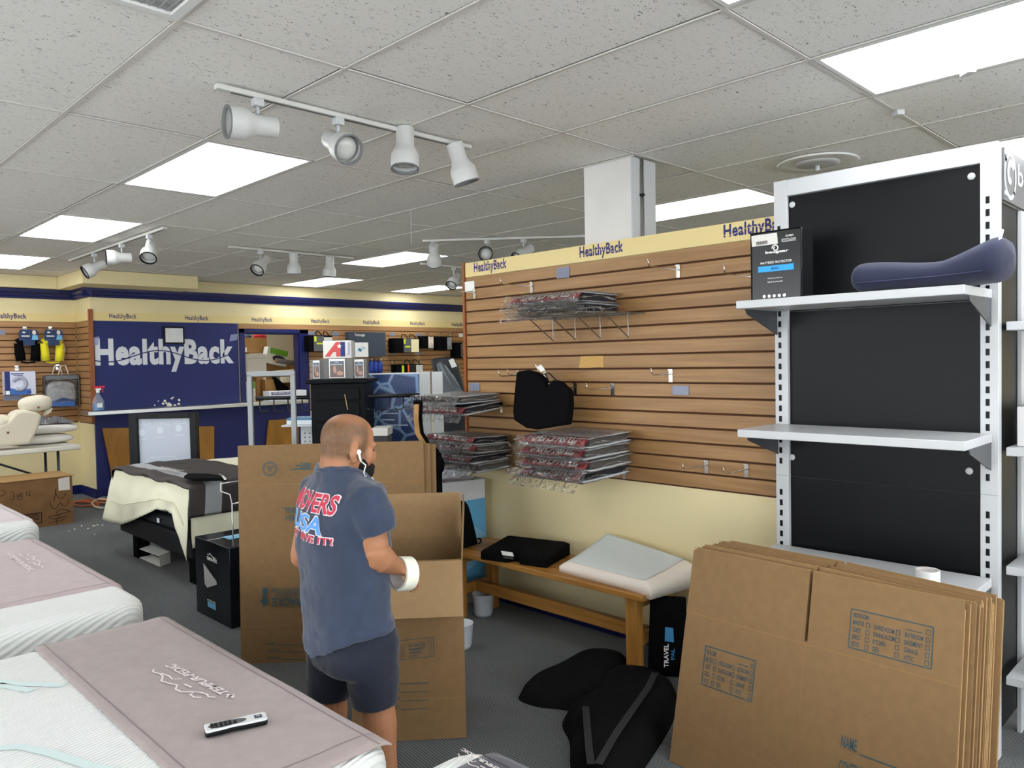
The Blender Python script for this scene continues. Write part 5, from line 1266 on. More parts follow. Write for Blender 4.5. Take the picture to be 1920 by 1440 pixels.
ybox('storage_carton', 'white lidded carton at the left of the store room pile', 'box', 463, 664, 500, 699, 10.62, .22, mat('white_carton2', '#e4e2dc', .7), STG, 0, lbl(-1, .55, 1, .60, mat('lid_line', '#b9b6b0', .7)))
ybox('storage_carton', 'large brown carton low in the middle of the store room pile', 'box', 480, 697, 520, 768, 10.64, .3, SCARD, STG, 0, lbl(-.3, .1, -.05, .6, WHITEP))
ybox('storage_carton', 'small brown open carton beside the black wedge in the store room', 'box', 497, 712, 520, 762, 10.50, .12, SCARD, STG)
ybox('storage_carton', 'brown carton behind the paper roll in the store room', 'box', 497, 680, 558, 712, 10.85, .3, SCARD, STG)
ybox('storage_carton', 'brown carton at the right of the store room pile', 'box', 520, 712, 562, 764, 10.72, .12, mat('brown_dark_carton', '#7b5636', .85), STG)
def green(t, C, U_, W_):
    MB().quad(C-U_*.75+W_*.25, C+U_*.95+W_*.25, C+U_*.95+W_*.98, C-U_*.75+W_*.98).build('green_label', mat('leaf_green', '#6bab33', .5), t)
    disc(MB(), C+U_*.2-W_*.2, U_*.62, W_*.42, 18).build('dark_label', mat('label_navy', '#2c2b4a', .5), t)
ybox('storage_carton', 'tilted white carton with green label on the store room pile', 'box', 499, 654, 540, 684, 10.66, .12, mat('white_carton2', '#e4e2dc', .7), STG, -.22, green)
ybox('storage_carton', 'white carton with green top low at the left of the store room', 'box', 457, 716, 480, 752, 10.48, .10, mat('white_carton2', '#e4e2dc', .7), STG, 0, lbl(-.1, .35, .95, 1., mat('leaf_green', '#6bab33', .5)))
ybox('storage_carton', 'flat brown carton on the counter in the hatch', 'box', 462, 754, 500, 767, 10.30, .12, SCARD, STG)
# cloth bundles on top
for cx, cy, r, mtl, lab in ((487, 630, 11, mat('red_cloth', '#b3242a', .9), 'red cloth bundle on top of the store room cartons'), (463, 630, 7, mat('dark_blue_cloth', '#28324f', .9), 'dark blue cloth bundle on top of the store room cartons')):
    c = pY(cx, cy+2, 10.95); rr = r*.0064
    tag(MB().sell(c, (rr*1.5, 0, 0), (0, .08, 0), (0, 0, rr*.75)).warp(lambda v: v+Vector((0, 0, .02*nz(v.x*18, v.y*18, v.z*18)))).build('cloth_bundle', mtl, smooth=True), lab, 'cloth')
# paper roll, foam pieces, black wedge
a, b = pY(518, 676, 10.6), pY(554, 681, 10.6)
t = thing('paper_roll', 'grey paper roll lying on the store room pile', 'roll', a)
MB().tube([a, b], .035, 16).build('roll', mat('roll_grey', '#6d6a70', .6, var=.4, vscale=30, vec=(1, 1, 30)), t, True)
MB().tube([a-Vector((.004, 0, 0)), a], .036, 16).build('end', SCARD, t)
FOAMW = mat('foam_white', '#e6dfcd', .8)
for k, (x0, y0, x1, y1, w_, lab) in enumerate(((512, 700, 560, 690, .03, 'upper white foam piece jutting from the store room pile'), (520, 712, 562, 711, .045, 'lower white foam piece jutting from the store room pile'))):
    a, b = pY(x0, y0, 10.52), pY(x1, y1 if k else y1+5, 10.52)
    tag(MB().cbox((a+b)/2, (b-a)/2, (0, .1, 0), (0, 0, w_)).build('foam_piece', FOAMW, bevel=.015, seg=3), lab, 'foam')
tag(MB().prism([pY(x, y, 10.42) for x, y in ((516, 706), (541, 727), (541, 733), (524, 733))], (0, .1, 0)).build('black_wedge', BLACKM), 'black wedge shaped cushion in the store room hatch', 'cushion')
# contractor bag carton on the counter
X0, X1, Z0, Z1 = rectY(501, 734, 572, 760, 9.80)
t = thing('bag_carton', 'white carton of contractor bags with dark blue print on the counter', 'box', ((X0+X1)/2, 9.82, 1.046))
boxobj('carton', mat('white_carton3', '#dcdde0', .6), t, X0, X1, 9.75, 9.92, 1.046, Z1, bevel=.003)
MB().quad(*[Vector((X0+(X1-X0)*a, 9.7485, 1.046+(Z1-1.046)*b)) for a, b in ((.06, .62), (.62, .62), (.62, .92), (.06, .92))]).build('print_panel', NAVYTXT, t)
tx = MB(); text(tx, 'ULINE CONTRACTORS BA', (X0+(X1-X0)*.09, 9.748, 1.046+(Z1-1.046)*.70), ((X1-X0)*.5, 0, 0), (0, 0, .03), .02); tx.build('lettering', WHITEP, t)
MB().quad(*[Vector((X0+(X1-X0)*a, 9.7485, 1.046+(Z1-1.046)*b)) for a, b in ((.20, .12), (.28, .12), (.28, .45), (.20, .45))]).build('print_mark', NAVYTXT, t)

# ================================================================== goods hanging on the back slats
PG = 'products hanging on the back slatwall'
YS = YB-.016
LIME = mat('lime', '#c8d92c', .5); GLAB = mat('label_grey', '#5a5b5d', .5); CREAMP = mat('cream_panel', '#e6ddb0', .5)
def bagcase(label, x0, y0, x1, y1, split, cols, handles=True):
    X0, X1, Z0, Z1 = rectY(x0, y0, x1, y1, YS-.16)
    t = thing('bedding_bag', label, 'bag', ((X0+X1)/2, YS-.1, Z0), PG)
    boxobj('case', BLACKM, t, X0, X1, YS-.16, YS-.004, Z0, Z1, bevel=.01)
    Yf = YS-.1615; q = lambda a, b: Vector((X0+(X1-X0)*a, Yf, Z0+(Z1-Z0)*b))
    for (a0, b0, a1, b1, mtl) in cols:
        MB().quad(q(a0, b0), q(a1, b0), q(a1, b1), q(a0, b1)).build('label', mtl, t); Yf -= .0006
    if handles:
        for a in (.30, .62): MB().tube([q(a, 1)+Vector((0, .02, -.005)), q(a+.05, 1.25)+Vector((0, .03, 0)), q(a+.15, 1.25)+Vector((0, .03, 0)), q(a+.28, 1)+Vector((0, .02, -.005))], .008, 6).build('handle', BLACK, t)
    return t
bagcase('black bedding bag with lime label left of the mailing box', 580, 629, 624, 659, .4, ((.18, .02, .62, .98, GLAB), (.20, .62, .30, .95, LIME), (.30, .45, .58, .55, LIME), (.62, .1, .98, .9, mat('pale_label', '#cfcfc8', .5))))
bagcase('black bedding bag with grey label and cream window right of the dark slab box', 739, 634, 787, 661, .4, ((.36, .02, .66, .98, GLAB), (.37, .62, .44, .95, LIME), (.42, .36, .62, .46, LIME), (.66, .03, .97, .94, CREAMP)))
bagcase('black bedding bag with orange and lime labels below the cream-windowed one', 744, 683, 794, 712, .4, ((.18, .3, .27, .92, LIME), (.40, .3, .72, .95, mat('label_black', '#1d1d1f', .5)), (.40, .25, .46, .95, mat('label_orange', '#e8632a', .5)), (.72, .2, .98, .93, mat('pale_label', '#cfcfc8', .5))))
bagcase('small black pouch with cream card, left of the two pouches', 794, 630, 814, 653, .4, ((.45, .03, .95, .95, mat('pouch_card', '#d9cdbd', .5, var=.4, vscale=14)),), False)
bagcase('small black pouch with grey card, right of the two pouches', 823, 631, 848, 656, .4, ((.62, .03, .97, .95, mat('pouch_card2', '#8d8f92', .5, var=.4, vscale=14)),), False)
bagcase('black pouch half hidden by the partition edge', 855, 642, 868, 672, .4, ((.7, .1, .95, .9, GLAB),), False)
# flat slab carton
X0, X1, Z0, Z1 = rectY(655, 622, 724, 669, YS-.12)
t = thing('slab_carton', 'flat charcoal pillow carton with white product sheet on the back slats', 'box', ((X0+X1)/2, YS-.06, Z0), PG)
boxobj('carton', mat('charcoal_carton', '#3b4452', .5), t, X0, X1, YS-.12, YS-.004, Z0, Z1, bevel=.003)
q = lambda a, b, d=0: Vector((X0+(X1-X0)*a, YS-.1215-d, Z0+(Z1-Z0)*b))
tx = MB(); text(tx, 'Technogel', q(.14, .80), (X1-X0)*.27*VX, VZ*.05, .01); tx.build('lettering', WHITEP, t)
MB().quad(q(.1, .0), q(.50, .0), q(.50, .58), q(.1, .58)).build('sheet', WHITEP, t); MB().quad(q(.1, 0, .001), q(.14, 0, .001), q(.14, .58, .001), q(.1, .58, .001)).build('sheet_edge', mat('edge_blue', '#2f7fc4', .5), t)
MB().quad(q(.20, .28, .001), q(.29, .20, .001), q(.34, .30, .001), q(.25, .37, .001)).build('gel_print', mat('teal_print', '#2f8fa8', .5), t); MB().quad(q(.29, .38, .001), q(.38, .28, .001), q(.44, .36, .001), q(.34, .45, .001)).build('pad_print', mat('greyish_print', '#c9d3da', .5), t)
# blue neck wraps on hooks
for k, x in enumerate((699, 707, 715)):
    X0, X1, Z0, Z1 = rectY(x-5, 677, x+4, 700, YS-.1)
    t = thing('blue_wrap', ['left', 'middle', 'right'][k]+' of three royal blue wraps hanging on the back slats', 'wrap', ((X0+X1)/2, YS-.06, Z0), PG)
    MB().sell(((X0+X1)/2, YS-.06, (Z0+Z1)/2), ((X1-X0)/2, 0, 0), (0, .05, 0), (0, 0, (Z1-Z0)/2), .7, .7, 16, 10).build('wrap', mat('royal_blue', '#213f96', .5), t, True)
    MB().tube([((X0+X1)/2, YS-.06, Z1-.01), ((X0+X1)/2, YS-.06, Z1+.03)], .008, 6).build('loop', mat('royal_blue', '#213f96', .5), t)
def bhook(x, y, L, lab):
    p = pY(x, y, YB-.014); t = thing('wall_hook', lab, 'hook', (p.x, YB-.03, p.z-.04), 'small hooks on the back slatwall')
    MB().box(p.x-.016, p.x+.016, YB-.019, YB-.0145, p.z-.05, p.z+.02).build('plate', CHROME, t)
    MB().tube([(p.x, YB-.018, p.z-.01), (p.x, YB-.018-L, p.z-.01), (p.x, YB-.03-L, p.z+.015)], .005, 6).build('prong', CHROME, t)
for x, y, lab in ((591, 621, 'hook above the lime labelled bag at the left of the back slats'), (621, 621, 'second hook from the door frame on the back slats'), (799, 625, 'hook carrying the small pouch with cream card'), (823, 625, 'hook between the two small pouches'), (844, 625, 'hook carrying the small pouch with grey card'), (758, 677, 'hook above the orange labelled bag'), (782, 677, 'right hook above the orange labelled bag'), (735, 679, 'dark hook right of the blue wraps'), (697, 675, 'hook of the blue wraps, left'), (714, 675, 'hook of the blue wraps, right'), (578, 678, 'low hook beside the door frame on the back slats')):
    bhook(x, y, .05, lab)
for x0, y0, x1, y1, lab in ((577, 622, 590, 628, 'grey price holder beside the blue door frame'), (623, 623, 636, 629, 'grey price holder above the mailing box'), (731, 624, 741, 630, 'grey price holder right of the dark slab box'), (780, 625, 790, 630, 'grey price holder left of the small pouches'), (729, 659, 739, 664, 'grey price holder below left of the cream-windowed bag'), (781, 660, 790, 665, 'grey price holder below right of the cream-windowed bag'), (860, 625, 868, 632, 'white price card on the back slats at the partition edge'), (731, 694, 741, 700, 'low grey price holder left of the orange labelled bag')):
    price_holder(x0, y0, x1, y1, lab, None if 'grey' in lab else WHITEP, 'Y', YB-.013)

# ================================================================== black display tower with hook rails
def fr45(O): return O
TD = 5.0; c0 = pD(572, 708, TD); c1 = pD(690, 705, TD); tu = (c1-c0); tu.z = 0; tw = tu.length; tu.normalize(); td = Vector((-tu.y, tu.x, 0)); td = td if td.dot(AW) > 0 else -td
O = Vector((c0.x, c0.y, 0)); TH = 1.44
t = thing('display_tower', 'tall black drawer tower with hook rails on both sides behind the man', 'display tower', O+tu*tw/2+td*.18)
P = lambda a, b, z: O+tu*(a*tw)+td*b+VZ*z
BLK = mat('tower_black', '#0b0c0f', .5, spec=.12)
MB().obox(P(.07, .02, 0), tu*tw*.86, td*.32, VZ*(TH-.03)).build('body', BLK, t, bevel=.004)
MB().obox(P(0, 0, TH-.03), tu*tw, td*.36, VZ*.03).build('top', BLK, t, bevel=.006)
zz = TH-.05
for k, h in enumerate((.085, .135, .135, .135, .135, .135, .135, .135)):
    d_ = MB().obox(P(.15, .008, zz-h), tu*tw*.70, td*.0115, VZ*(h-.012)).build('drawer', BLK, t, bevel=.003)
    if k == 2: MB().lathe([(0, 0), (.008, 0), (.008, -.012), (0, -.014)], P(.28, .008, zz-.05), td, 10, False).build('knob', CHROME, d_, True)
    zz -= h+.004
MB().tube([P(.62, .006, TH-.10), P(.66, .006, TH-.20)], .003, 5).build('tape_strip', mat('tan_tape', '#b99c6a', .6), t)
for sgn, xs in ((-1, (480, 578)), (1, (690, 787))):
    za = 1.325
    a = pD(xs[0], 745, TD+.02); b = pD(xs[1], 742, TD+.02); a.z = b.z = za
    rl = MB().tube([a, b], .013, 12).build('hook_rail', BLACKMETAL, t, True)
    for k in range(4):
        u = (.07+.27*k) if sgn < 0 else (.16+.26*k)
        q = a+(b-a)*u; dirx = tu*(1 if sgn < 0 else -1)*.06
        MB().tube([q-VZ*.005, q-VZ*.075, q-VZ*.088+dirx*.2, q-VZ*.09+dirx*.7, q-VZ*.078+dirx], .0045, 6).build('hook', BLACKMETAL, rl, True)
# brochure holders
CASE = mat('acrylic', '#dfe6e6', .15, alpha=.06); SMK = mat('holder_brown', '#564a42', .4)
for x0, x1, y0, cx0, cx1, lab in ((582, 602, 675, 586, 598, 'left clear brochure holder on the black tower'), (603, 660, 672, 616, 646, 'wide middle brochure holder with pain leaflet on the black tower'), (661, 687, 673, 664, 681, 'right brochure holder on the black tower')):
    a, b = pD(x0, 705, TD+.02), pD(x1, 704, TD+.02); zt_ = pD(x0, y0, TD+.02).z; a.z = b.z = TH+.001
    t = thing('brochure_holder', lab, 'brochure holder', (a+b)/2, 'leaflet holders on the tower')
    wv = b-a
    MB().obox(a+td*.05, wv, td*.04, VZ*(zt_-TH)).build('backing', SMK, t, bevel=.002)
    MB().obox(a+td*.0, wv, td*.003, VZ*(zt_-TH)).obox(a, tu*.003, td*.05, VZ*(zt_-TH)).obox(b-tu*.003, tu*.003, td*.05, VZ*(zt_-TH)).build('front', CASE, t)
    c_, d_ = pD(cx0, 704, TD+.03), pD(cx1, 704, TD+.03); c_.z = d_.z = TH+.006; hh = (zt_-TH)*.92
    cv = d_-c_
    cd_ = MB().obox(c_+td*.02, cv, td*.002, VZ*hh).build('leaflet', WHITEP, t)
    qq = lambda u, v, l=.0015: c_+td*(.02-l)+cv*u+VZ*hh*v
    MB().quad(qq(.06, .66), qq(.94, .66), qq(.94, .88), qq(.06, .88)).build('leaflet_band', mat('band_blue', '#27405f', .5), cd_)
    MB().quad(qq(.06, .04), qq(.94, .04), qq(.94, .66), qq(.06, .66)).build('leaflet_photo', mat('photo_skin', '#5a3a30', .5), cd_)
    ph_ = MB()
    disc(ph_, qq(.35, .45, .002), cv*.10+VZ*hh*-.1, VZ*hh*.18+cv*.03, 12); disc(ph_, qq(.68, .25, .002), cv*.22, VZ*hh*.12, 12); ph_.build('leaflet_hands', mat('hand_print', '#b9826c', .5), cd_)
    tx = MB(); text(tx, 'GOT', qq(.38, .78, .0022), cv*.24, VZ*hh*.055, .02); text(tx, 'BACK PAIN?', qq(.14, .68, .0022), cv*.72, VZ*hh*.06, .02); tx.build('lettering', WHITEP, cd_)
# mailing box with the A mark
a, b = pD(607, 704, TD+.2), pD(660, 704, TD+.2); zt_ = pD(630, 639, TD+.2).z; a.z = b.z = TH+.001
t = thing('mailing_box', 'white mailing box with red and blue letter mark standing on the black tower', 'box', (a+b)/2)
wv = b-a; MB().obox(a, wv, td*.11, VZ*(zt_-TH)).build('carton', mat('mail_white', '#dcd9d2', .6), t, bevel=.003)
zl = pD(630, 669, TD+.2).z; hh = zt_-zl
qq = lambda u, v, l=.0012: Vector((a.x, a.y, zl))-td*l+wv*u+VZ*hh*v
MB().add([qq(u, v) for u, v in ((.05, .02), (.46, .92), (.60, .92), (.60, .02), (.46, .02), (.46, .30), (.36, .30), (.24, .02))], [tuple(range(8))]).build('red_mark', mat('mail_red', '#cf4b4b', .5), t)
MB().quad(qq(.61, .02), qq(.78, .02), qq(.78, .92), qq(.61, .92)).build('blue_mark', mat('mail_blue', '#1d2a6b', .5), t)
stp = MB(); k = 5
stp.add([qq(.58+(.10 if i % 2 == 0 else .04)*math.cos(math.pi/2+i*math.pi/5), .66+(.17 if i % 2 == 0 else .07)*math.sin(math.pi/2+i*math.pi/5), .002) for i in range(10)], [tuple(range(10))]); stp.build('star_mark', WHITEP, t)
tx = MB(); text(tx, 'American', qq(.96, .08, .0015), VZ*hh*.8, -wv*.13, .0); tx.build('lettering', mat('script_blue', '#5d63a8', .6), t)

# ================================================================== silver poster stand
SD = 4.35
a, b = pD(468, 702, SD), pD(549, 702, SD); zt_ = a.z
ALU = mat('aluminium', '#8f9293', .5, metal=.5)
t = thing('poster_stand', 'empty silver frame of a poster stand in front of the hatch', 'stand', Vector(((a.x+b.x)/2, (a.y+b.y)/2, 0)))
d_ = (b-a); d_.z = 0; n_ = Vector((-d_.y, d_.x, 0)).normalized()
for q in (a, b): MB().obox(Vector((q.x, q.y, .02))-d_.normalized()*.014-n_*.012, d_.normalized()*.028, n_*.024, VZ*(zt_-.02)).build('upright', ALU, t, bevel=.004)
MB().obox(Vector((a.x, a.y, zt_-.014))-d_.normalized()*.014-n_*.012, d_+d_.normalized()*.028, n_*.024, VZ*.03).build('crossbar', ALU, t, bevel=.004)
MB().obox(Vector((a.x, a.y, .4))+n_*-.008, d_, n_*.016, VZ*.025).build('lower_bar', ALU, t)
MB().obox(Vector((a.x, a.y, 0))-n_*.07, d_, n_*.14, VZ*.02).build('foot', ALU, t, bevel=.004)

# ================================================================== things right of the tower
# blue poster board
PD_ = 5.42
def poster_mat():
    mt = mat('cell_poster', '#274a86', .35)
    N, L, b = nodes_of(mt); tc = N.new('ShaderNodeTexCoord')
    vo = N.new('ShaderNodeTexVoronoi'); vo.feature = 'DISTANCE_TO_EDGE'; vo.inputs['Scale'].default_value = 7.0; L.new(tc.outputs['Object'], vo.inputs['Vector'])
    r = N.new('ShaderNodeMapRange'); r.inputs[1].default_value = .02; r.inputs[2].default_value = .09; L.new(vo.outputs[0], r.inputs[0])
    n2 = N.new('ShaderNodeTexNoise'); n2.inputs['Scale'].default_value = 3; L.new(tc.outputs['Object'], n2.inputs['Vector'])
    m1 = N.new('ShaderNodeMix'); m1.data_type = 'RGBA'; m1.inputs[6].default_value = (*lin('#23427e'), 1); m1.inputs[7].default_value = (*lin('#1c2f52'), 1); L.new(n2.outputs[0], m1.inputs[0])
    m2 = N.new('ShaderNodeMix'); m2.data_type = 'RGBA'; m2.inputs[6].default_value = (*lin('#7d9cc0'), 1); L.new(r.outputs[0], m2.inputs[0]); L.new(m1.outputs[2], m2.inputs[7]); L.new(m2.outputs[2], b.inputs['Base Color'])
    return mt
a, b = pD(690, 700, PD_), pD(787, 700, PD_); zt_ = a.z; a.z = b.z = 0
wv = b-a; nb_ = -td
t = thing('poster_board', 'tall blue cell-pattern poster board standing right of the black tower', 'poster', (a+b)/2)
MB().obox(a, wv, td*.03, VZ*zt_).build('board', mat('board_white', '#dde1e4', .5), t, bevel=.003)
MB().obox(a+wv*.02-td*.002+VZ*.05, wv*.97, td*.002, VZ*(zt_-.06)).build('picture', poster_mat(), t)
qz = lambda x, y: pD(x, y, PD_-.006)
lt = MB(); stroke(lt, [qz(707, 771), qz(713, 771), qz(713, 783), qz(707, 783), qz(707, 771)], .004, nb_)
for x0, x1, y in ((717, 746, 775), (716, 740, 787), (725, 765, 797), (724, 733, 808)): stroke(lt, [qz(x0, y), qz(x1, y)], .008, nb_)
tag(lt.build('caption', mat('caption_white', '#b9c9dd', .5), t), kind='stuff')
# two white panels
for k, (x0, x1, lab) in enumerate(((788, 806, 'left of two narrow white boards standing by the partition end'), (809, 829, 'right of two narrow white boards standing by the partition end'))):
    a, b = pD(x0, 697, 5.7), pD(x1, 697, 5.7); zt_ = a.z; a.z = b.z = 0
    tag(MB().obox(a, b-a, td*.04, VZ*zt_).build('white_board', mat('melamine', '#dfe2e5', .4), bevel=.003), lab, 'board')
# white cartons low behind the packages
for x0, y0, x1, D_, lab in ((826, 846, 850, 5.25, 'pale blue white carton standing low behind the bagged cushions'), (848, 842, 878, 5.4, 'white plastic wrapped carton low behind the bagged cushions')):
    a, b = pD(x0, y0, D_), pD(x1, y0, D_); zt_ = a.z; a.z = b.z = 0
    tag(MB().obox(a, b-a, td*.12, VZ*zt_).build('white_carton', mat('carton_cool', '#d6dae2', .5, var=.06, vscale=9), bevel=.004), lab, 'box')
# chair with bentwood arm
t = thing('bentwood_chair', 'black reclining chair with bentwood arm behind the flattened boxes', 'chair', pD(800, 900, 4.5)-VZ*pD(800, 900, 4.5).z)
CD_ = 4.55
pts = [pD(x, y, CD_) for x, y in ((782, 758), (781, 785), (784, 812), (796, 832), (812, 845))]
arm = MB()
stroke_pts = pts
for k in range(len(pts)-1):
    arm.obox(pts[k]-tu*.014-td*.03, tu*.028, td*.06, pts[k+1]-pts[k])
arm.build('arm', wood_material('bent_oak', '#b48a4c', '#96692f', (6, 6, 6), .4), t)
ed = MB()
pts2 = [p_+tu*.022 for p_ in pts]
ed.tube([pts2[0]+VZ*.015]+pts2+[pts2[-1]+tu*.02-VZ*.05], .012, 8); ed.tube([pts[0]-tu*.02+VZ*.012, pts[0]+tu*.03+VZ*.012], .012, 8)
ed.build('edge', BLACKM, t, True)
q = pD(818, 880, CD_); q.z = 0
zb = pD(818, 850, CD_).z
MB().obox(q-tu*.03, tu*.06, td*.05, VZ*zb).build('post', BLACKM, t, bevel=.01)
MB().obox(q-tu*.42+td*.05, tu*.36, td*.22, VZ*.42).build('seat', BLACKM, t, bevel=.04, seg=3)
kn = pD(822, 872, CD_-.03); MB().sell(kn, tu*.035, td*.03, VZ*.05, .8, .8).build('knob', BLACKM, t, True)
# grey moulded seat back leaning at the far wall
t = thing('moulded_backrest', 'grey moulded plastic seat back leaning behind the white boards', 'seat back', pD(840, 730, 6.3)-VZ*pD(840, 730, 6.3).z)
o_ = [(808, 676), (813, 671), (840, 669), (852, 672), (858, 684), (866, 712), (872, 736), (880, 1045), (830, 1045), (822, 736), (815, 712)]
pl_ = [pD(x, y, 6.3) for x, y in o_]
MB().prism(pl_, td*.06).build('shell', mat('shell_dark', '#24272b', .45), t, bevel=.015, seg=3)
i_ = [(818, 684), (824, 678), (830, 680), (836, 690), (852, 705), (868, 736), (832, 736), (826, 712)]
MB().prism([pD(x, y, 6.285) for x, y in i_], td*.02).build('inlay', mat('shell_grey', '#6d747c', .4), t, bevel=.008)
for xa, ya, xb, yb in ((826, 684, 850, 730), (834, 684, 862, 726)): MB().tube([pD(xa, ya, 6.28), pD(xb, yb, 6.28)], .008, 6).build('rib', mat('rib_grey', '#8d949b', .4), t, True)
MB().prism([pD(x, y, 6.24) for x, y in ((841, 675), (850, 672), (857, 687), (847, 690))], td*.004).build('tag', WHITEP, t)
# blue sample pad on perforated pedestal
a, b = pD(527, 796, 5.6), pD(582, 790, 5.6)
t = thing('sample_pedestal', 'grey perforated pedestal carrying a sample pad left of the tower', 'pedestal', Vector((a.x, a.y, 0)))
z0_ = a.z-.02; a.z = b.z = z0_
MB().obox(a-tu*.0-td*.0, tu*.42, td*.30, VZ*.012).build('top', WHITE, t, bevel=.003)
c_ = a+tu*.13+td*.04; c_.z = 0; MB().obox(c_, tu*.24, td*.2, VZ*z0_).build('column', mat('perf_grey', '#b9bcbd', .5), t)
hol = MB()
for i in range(5):
    for j in range(12): q = c_+tu*(.03+.035*i)-td*.001+VZ*(z0_-.05-.03*j); disc(hol, q, tu*.006, VZ*.006, 8)
tag(hol.build('perforation', mat('hole_dark', '#4d5052', .8), t), kind='stuff')
pad = MB().obox(a+tu*.03+td*.03+VZ*.0125, tu*.36, td*.24, VZ*.035).build('sample_pad', mat('pad_white', '#d4dae0', .5), bevel=.004); tag(pad, 'blue topped mattress sample pad lying on the pedestal left of the tower', 'sample pad')
MB().obox(a+tu*.03+td*.03+VZ*.048, tu*.36, td*.24, VZ*.012).build('gel_top', mat('gel_blue', '#2f6f9c', .4, var=.4, vscale=26, bump=.5, bscale=30), pad)
# small white tub box right of the man's head
a, b = pD(696, 812, 4.9), pD(720, 803, 4.9); zt_ = a.z+.03; a.z = b.z = 0
t = thing('sample_box', 'white topped grey display box right of the man\'s head', 'box', (a+b)/2)
MB().obox(a, tu*.10, td*.2, VZ*(zt_-.05)).build('body', mat('box_dark', '#3a3b3d', .5), t); MB().obox(a+VZ*(zt_-.05)-tu*.0, tu*.105, td*.2, VZ*.05).build('lid', mat('lid_white', '#d9d6cf', .5), t, bevel=.003)
# ================================================================== recess wall goods, left
LG = 'products on the left slatwall'
YLS = YL-.016
def neck_pillow(x0, x1, mtl, lab, tagside):
    X0, X1, Z0, Z1 = rectY(x0, 617, x1, 680, YLS-.06)
    t = thing('neck_pillow', lab, 'neck pillow', ((X0+X1)/2, YLS-.06, Z0), LG)
    w_ = X1-X0; h = Z1-Z0
    q = lambda a, b: Vector((X0+w_*a, YLS-.06, Z0+h*b))
    MB().tube([q(.12, .58), q(.16, .30), q(.20, .06)], [.045, .052, .050], 14).tube([q(.85, .58), q(.84, .30), q(.80, .05)], [.045, .052, .050], 14).tube([q(.12, .58), q(.3, .66), q(.7, .66), q(.85, .58)], [.055, .045, .045, .055], 12).build('cushion', mtl, t, True)
    MB().tube([q(.2, .03), q(.45, .0), q(.8, .02)], .010, 6).build('strap', mtl, t)
    MB().prism([q(.10, .66)-VY*.065, q(.10, .90)-VY*.065, q(.16, .985)-VY*.065, q(.84, .985)-VY*.065, q(.92, .9)-VY*.065, q(.90, .66)-VY*.065], (0, .004, 0)).prism([q(.26, .52)-VY*.066, q(.26, .70)-VY*.066, q(.76, .70)-VY*.066, q(.76, .52)-VY*.066], (0, .003, 0)).build('hang_card', mat('card_navy', '#16325c', .4), t, bevel=.004)
    disc(MB(), q(.73, .90)-VY*.068, (.02, 0, 0), (0, 0, .028), 12).build('card_face', mat('face_print', '#d8cfc8', .5), t)
    MB().quad(q(.62, .68)-VY*.068, q(.90, .68)-VY*.068, q(.86, .82)-VY*.068, q(.66, .82)-VY*.068).build('card_figure', mat('figure_blue', '#6fb1dd', .5), t)
    tx = MB(); stroke(tx, [q(.2, .79)-VY*.068, q(.54, .79)-VY*.068], .012, -VY, .0005); stroke(tx, [q(.24, .90)-VY*.068, q(.36, .90)-VY*.068], .016, -VY, .0005); tag(tx.build('card_print', WHITEP, t), kind='stuff')
    MB().box(q(1, .3).x-.005, q(1, .3).x+.012, YLS-.08, YLS-.075, q(0, .32).z, q(0, .47).z).build('side_tag', WHITEP, t)
neck_pillow(28, 75, BLACKM, 'black U-shaped neck pillow hanging on the left slats', 1)
neck_pillow(75, 120, mat('yellow_cloth', '#e2d81c', .8, sheen=.3), 'bright yellow U-shaped neck pillow hanging on the left slats', 1)
# boxed neck pillow
X0, X1, Z0, Z1 = rectY(8, 697, 68, 739, YLS-.12)
t = thing('pillow_carton', 'white and blue boxed neck pillow hanging on the left slats', 'box', ((X0+X1)/2, YLS-.06, Z0), LG)
boxobj('carton', mat('carton_lav', '#d4d8ea', .5), t, X0, X1, YLS-.12, YLS-.002, Z0, Z1, bevel=.003)
q = lambda a, b, d=0: Vector((X0+(X1-X0)*a, YLS-.1215-d, Z0+(Z1-Z0)*b))
MB().quad(q(0, 0), q(.17, 0), q(.17, 1), q(0, 1)).build('side_print', mat('print_navy', '#1c2f6e', .5), t)
MB().add([q(.17, 0), q(.83, 0), q(.83, .25), q(.5, .2), q(.17, .3)], [(0, 1, 2, 3, 4)]).build('blue_print', mat('print_blue2', '#3d6bb5', .5), t)
MB().tube([q(.47+.20*math.cos(a), .48+.26*math.sin(a)) for a in [(-2.2+i*.29) for i in range(18)]], .022, 8).build('pillow_print', mat('print_grey', '#a9adc0', .6), t, True)
tx = MB(); stroke(tx, [q(.2, .9), q(.62, .9)], .012, -VY); stroke(tx, [q(.28, .83), q(.58, .83)], .008, -VY); stroke(tx, [q(.70, .1), q(.85, .1)], .012, -VY); tag(tx.build('small_print', mat('print_navy', '#1c2f6e', .5), t), kind='stuff')
MB().quad(q(.02, .02, .001), q(.15, .02, .001), q(.15, .18, .001), q(.02, .18, .001)).build('price_label', WHITEP, t)
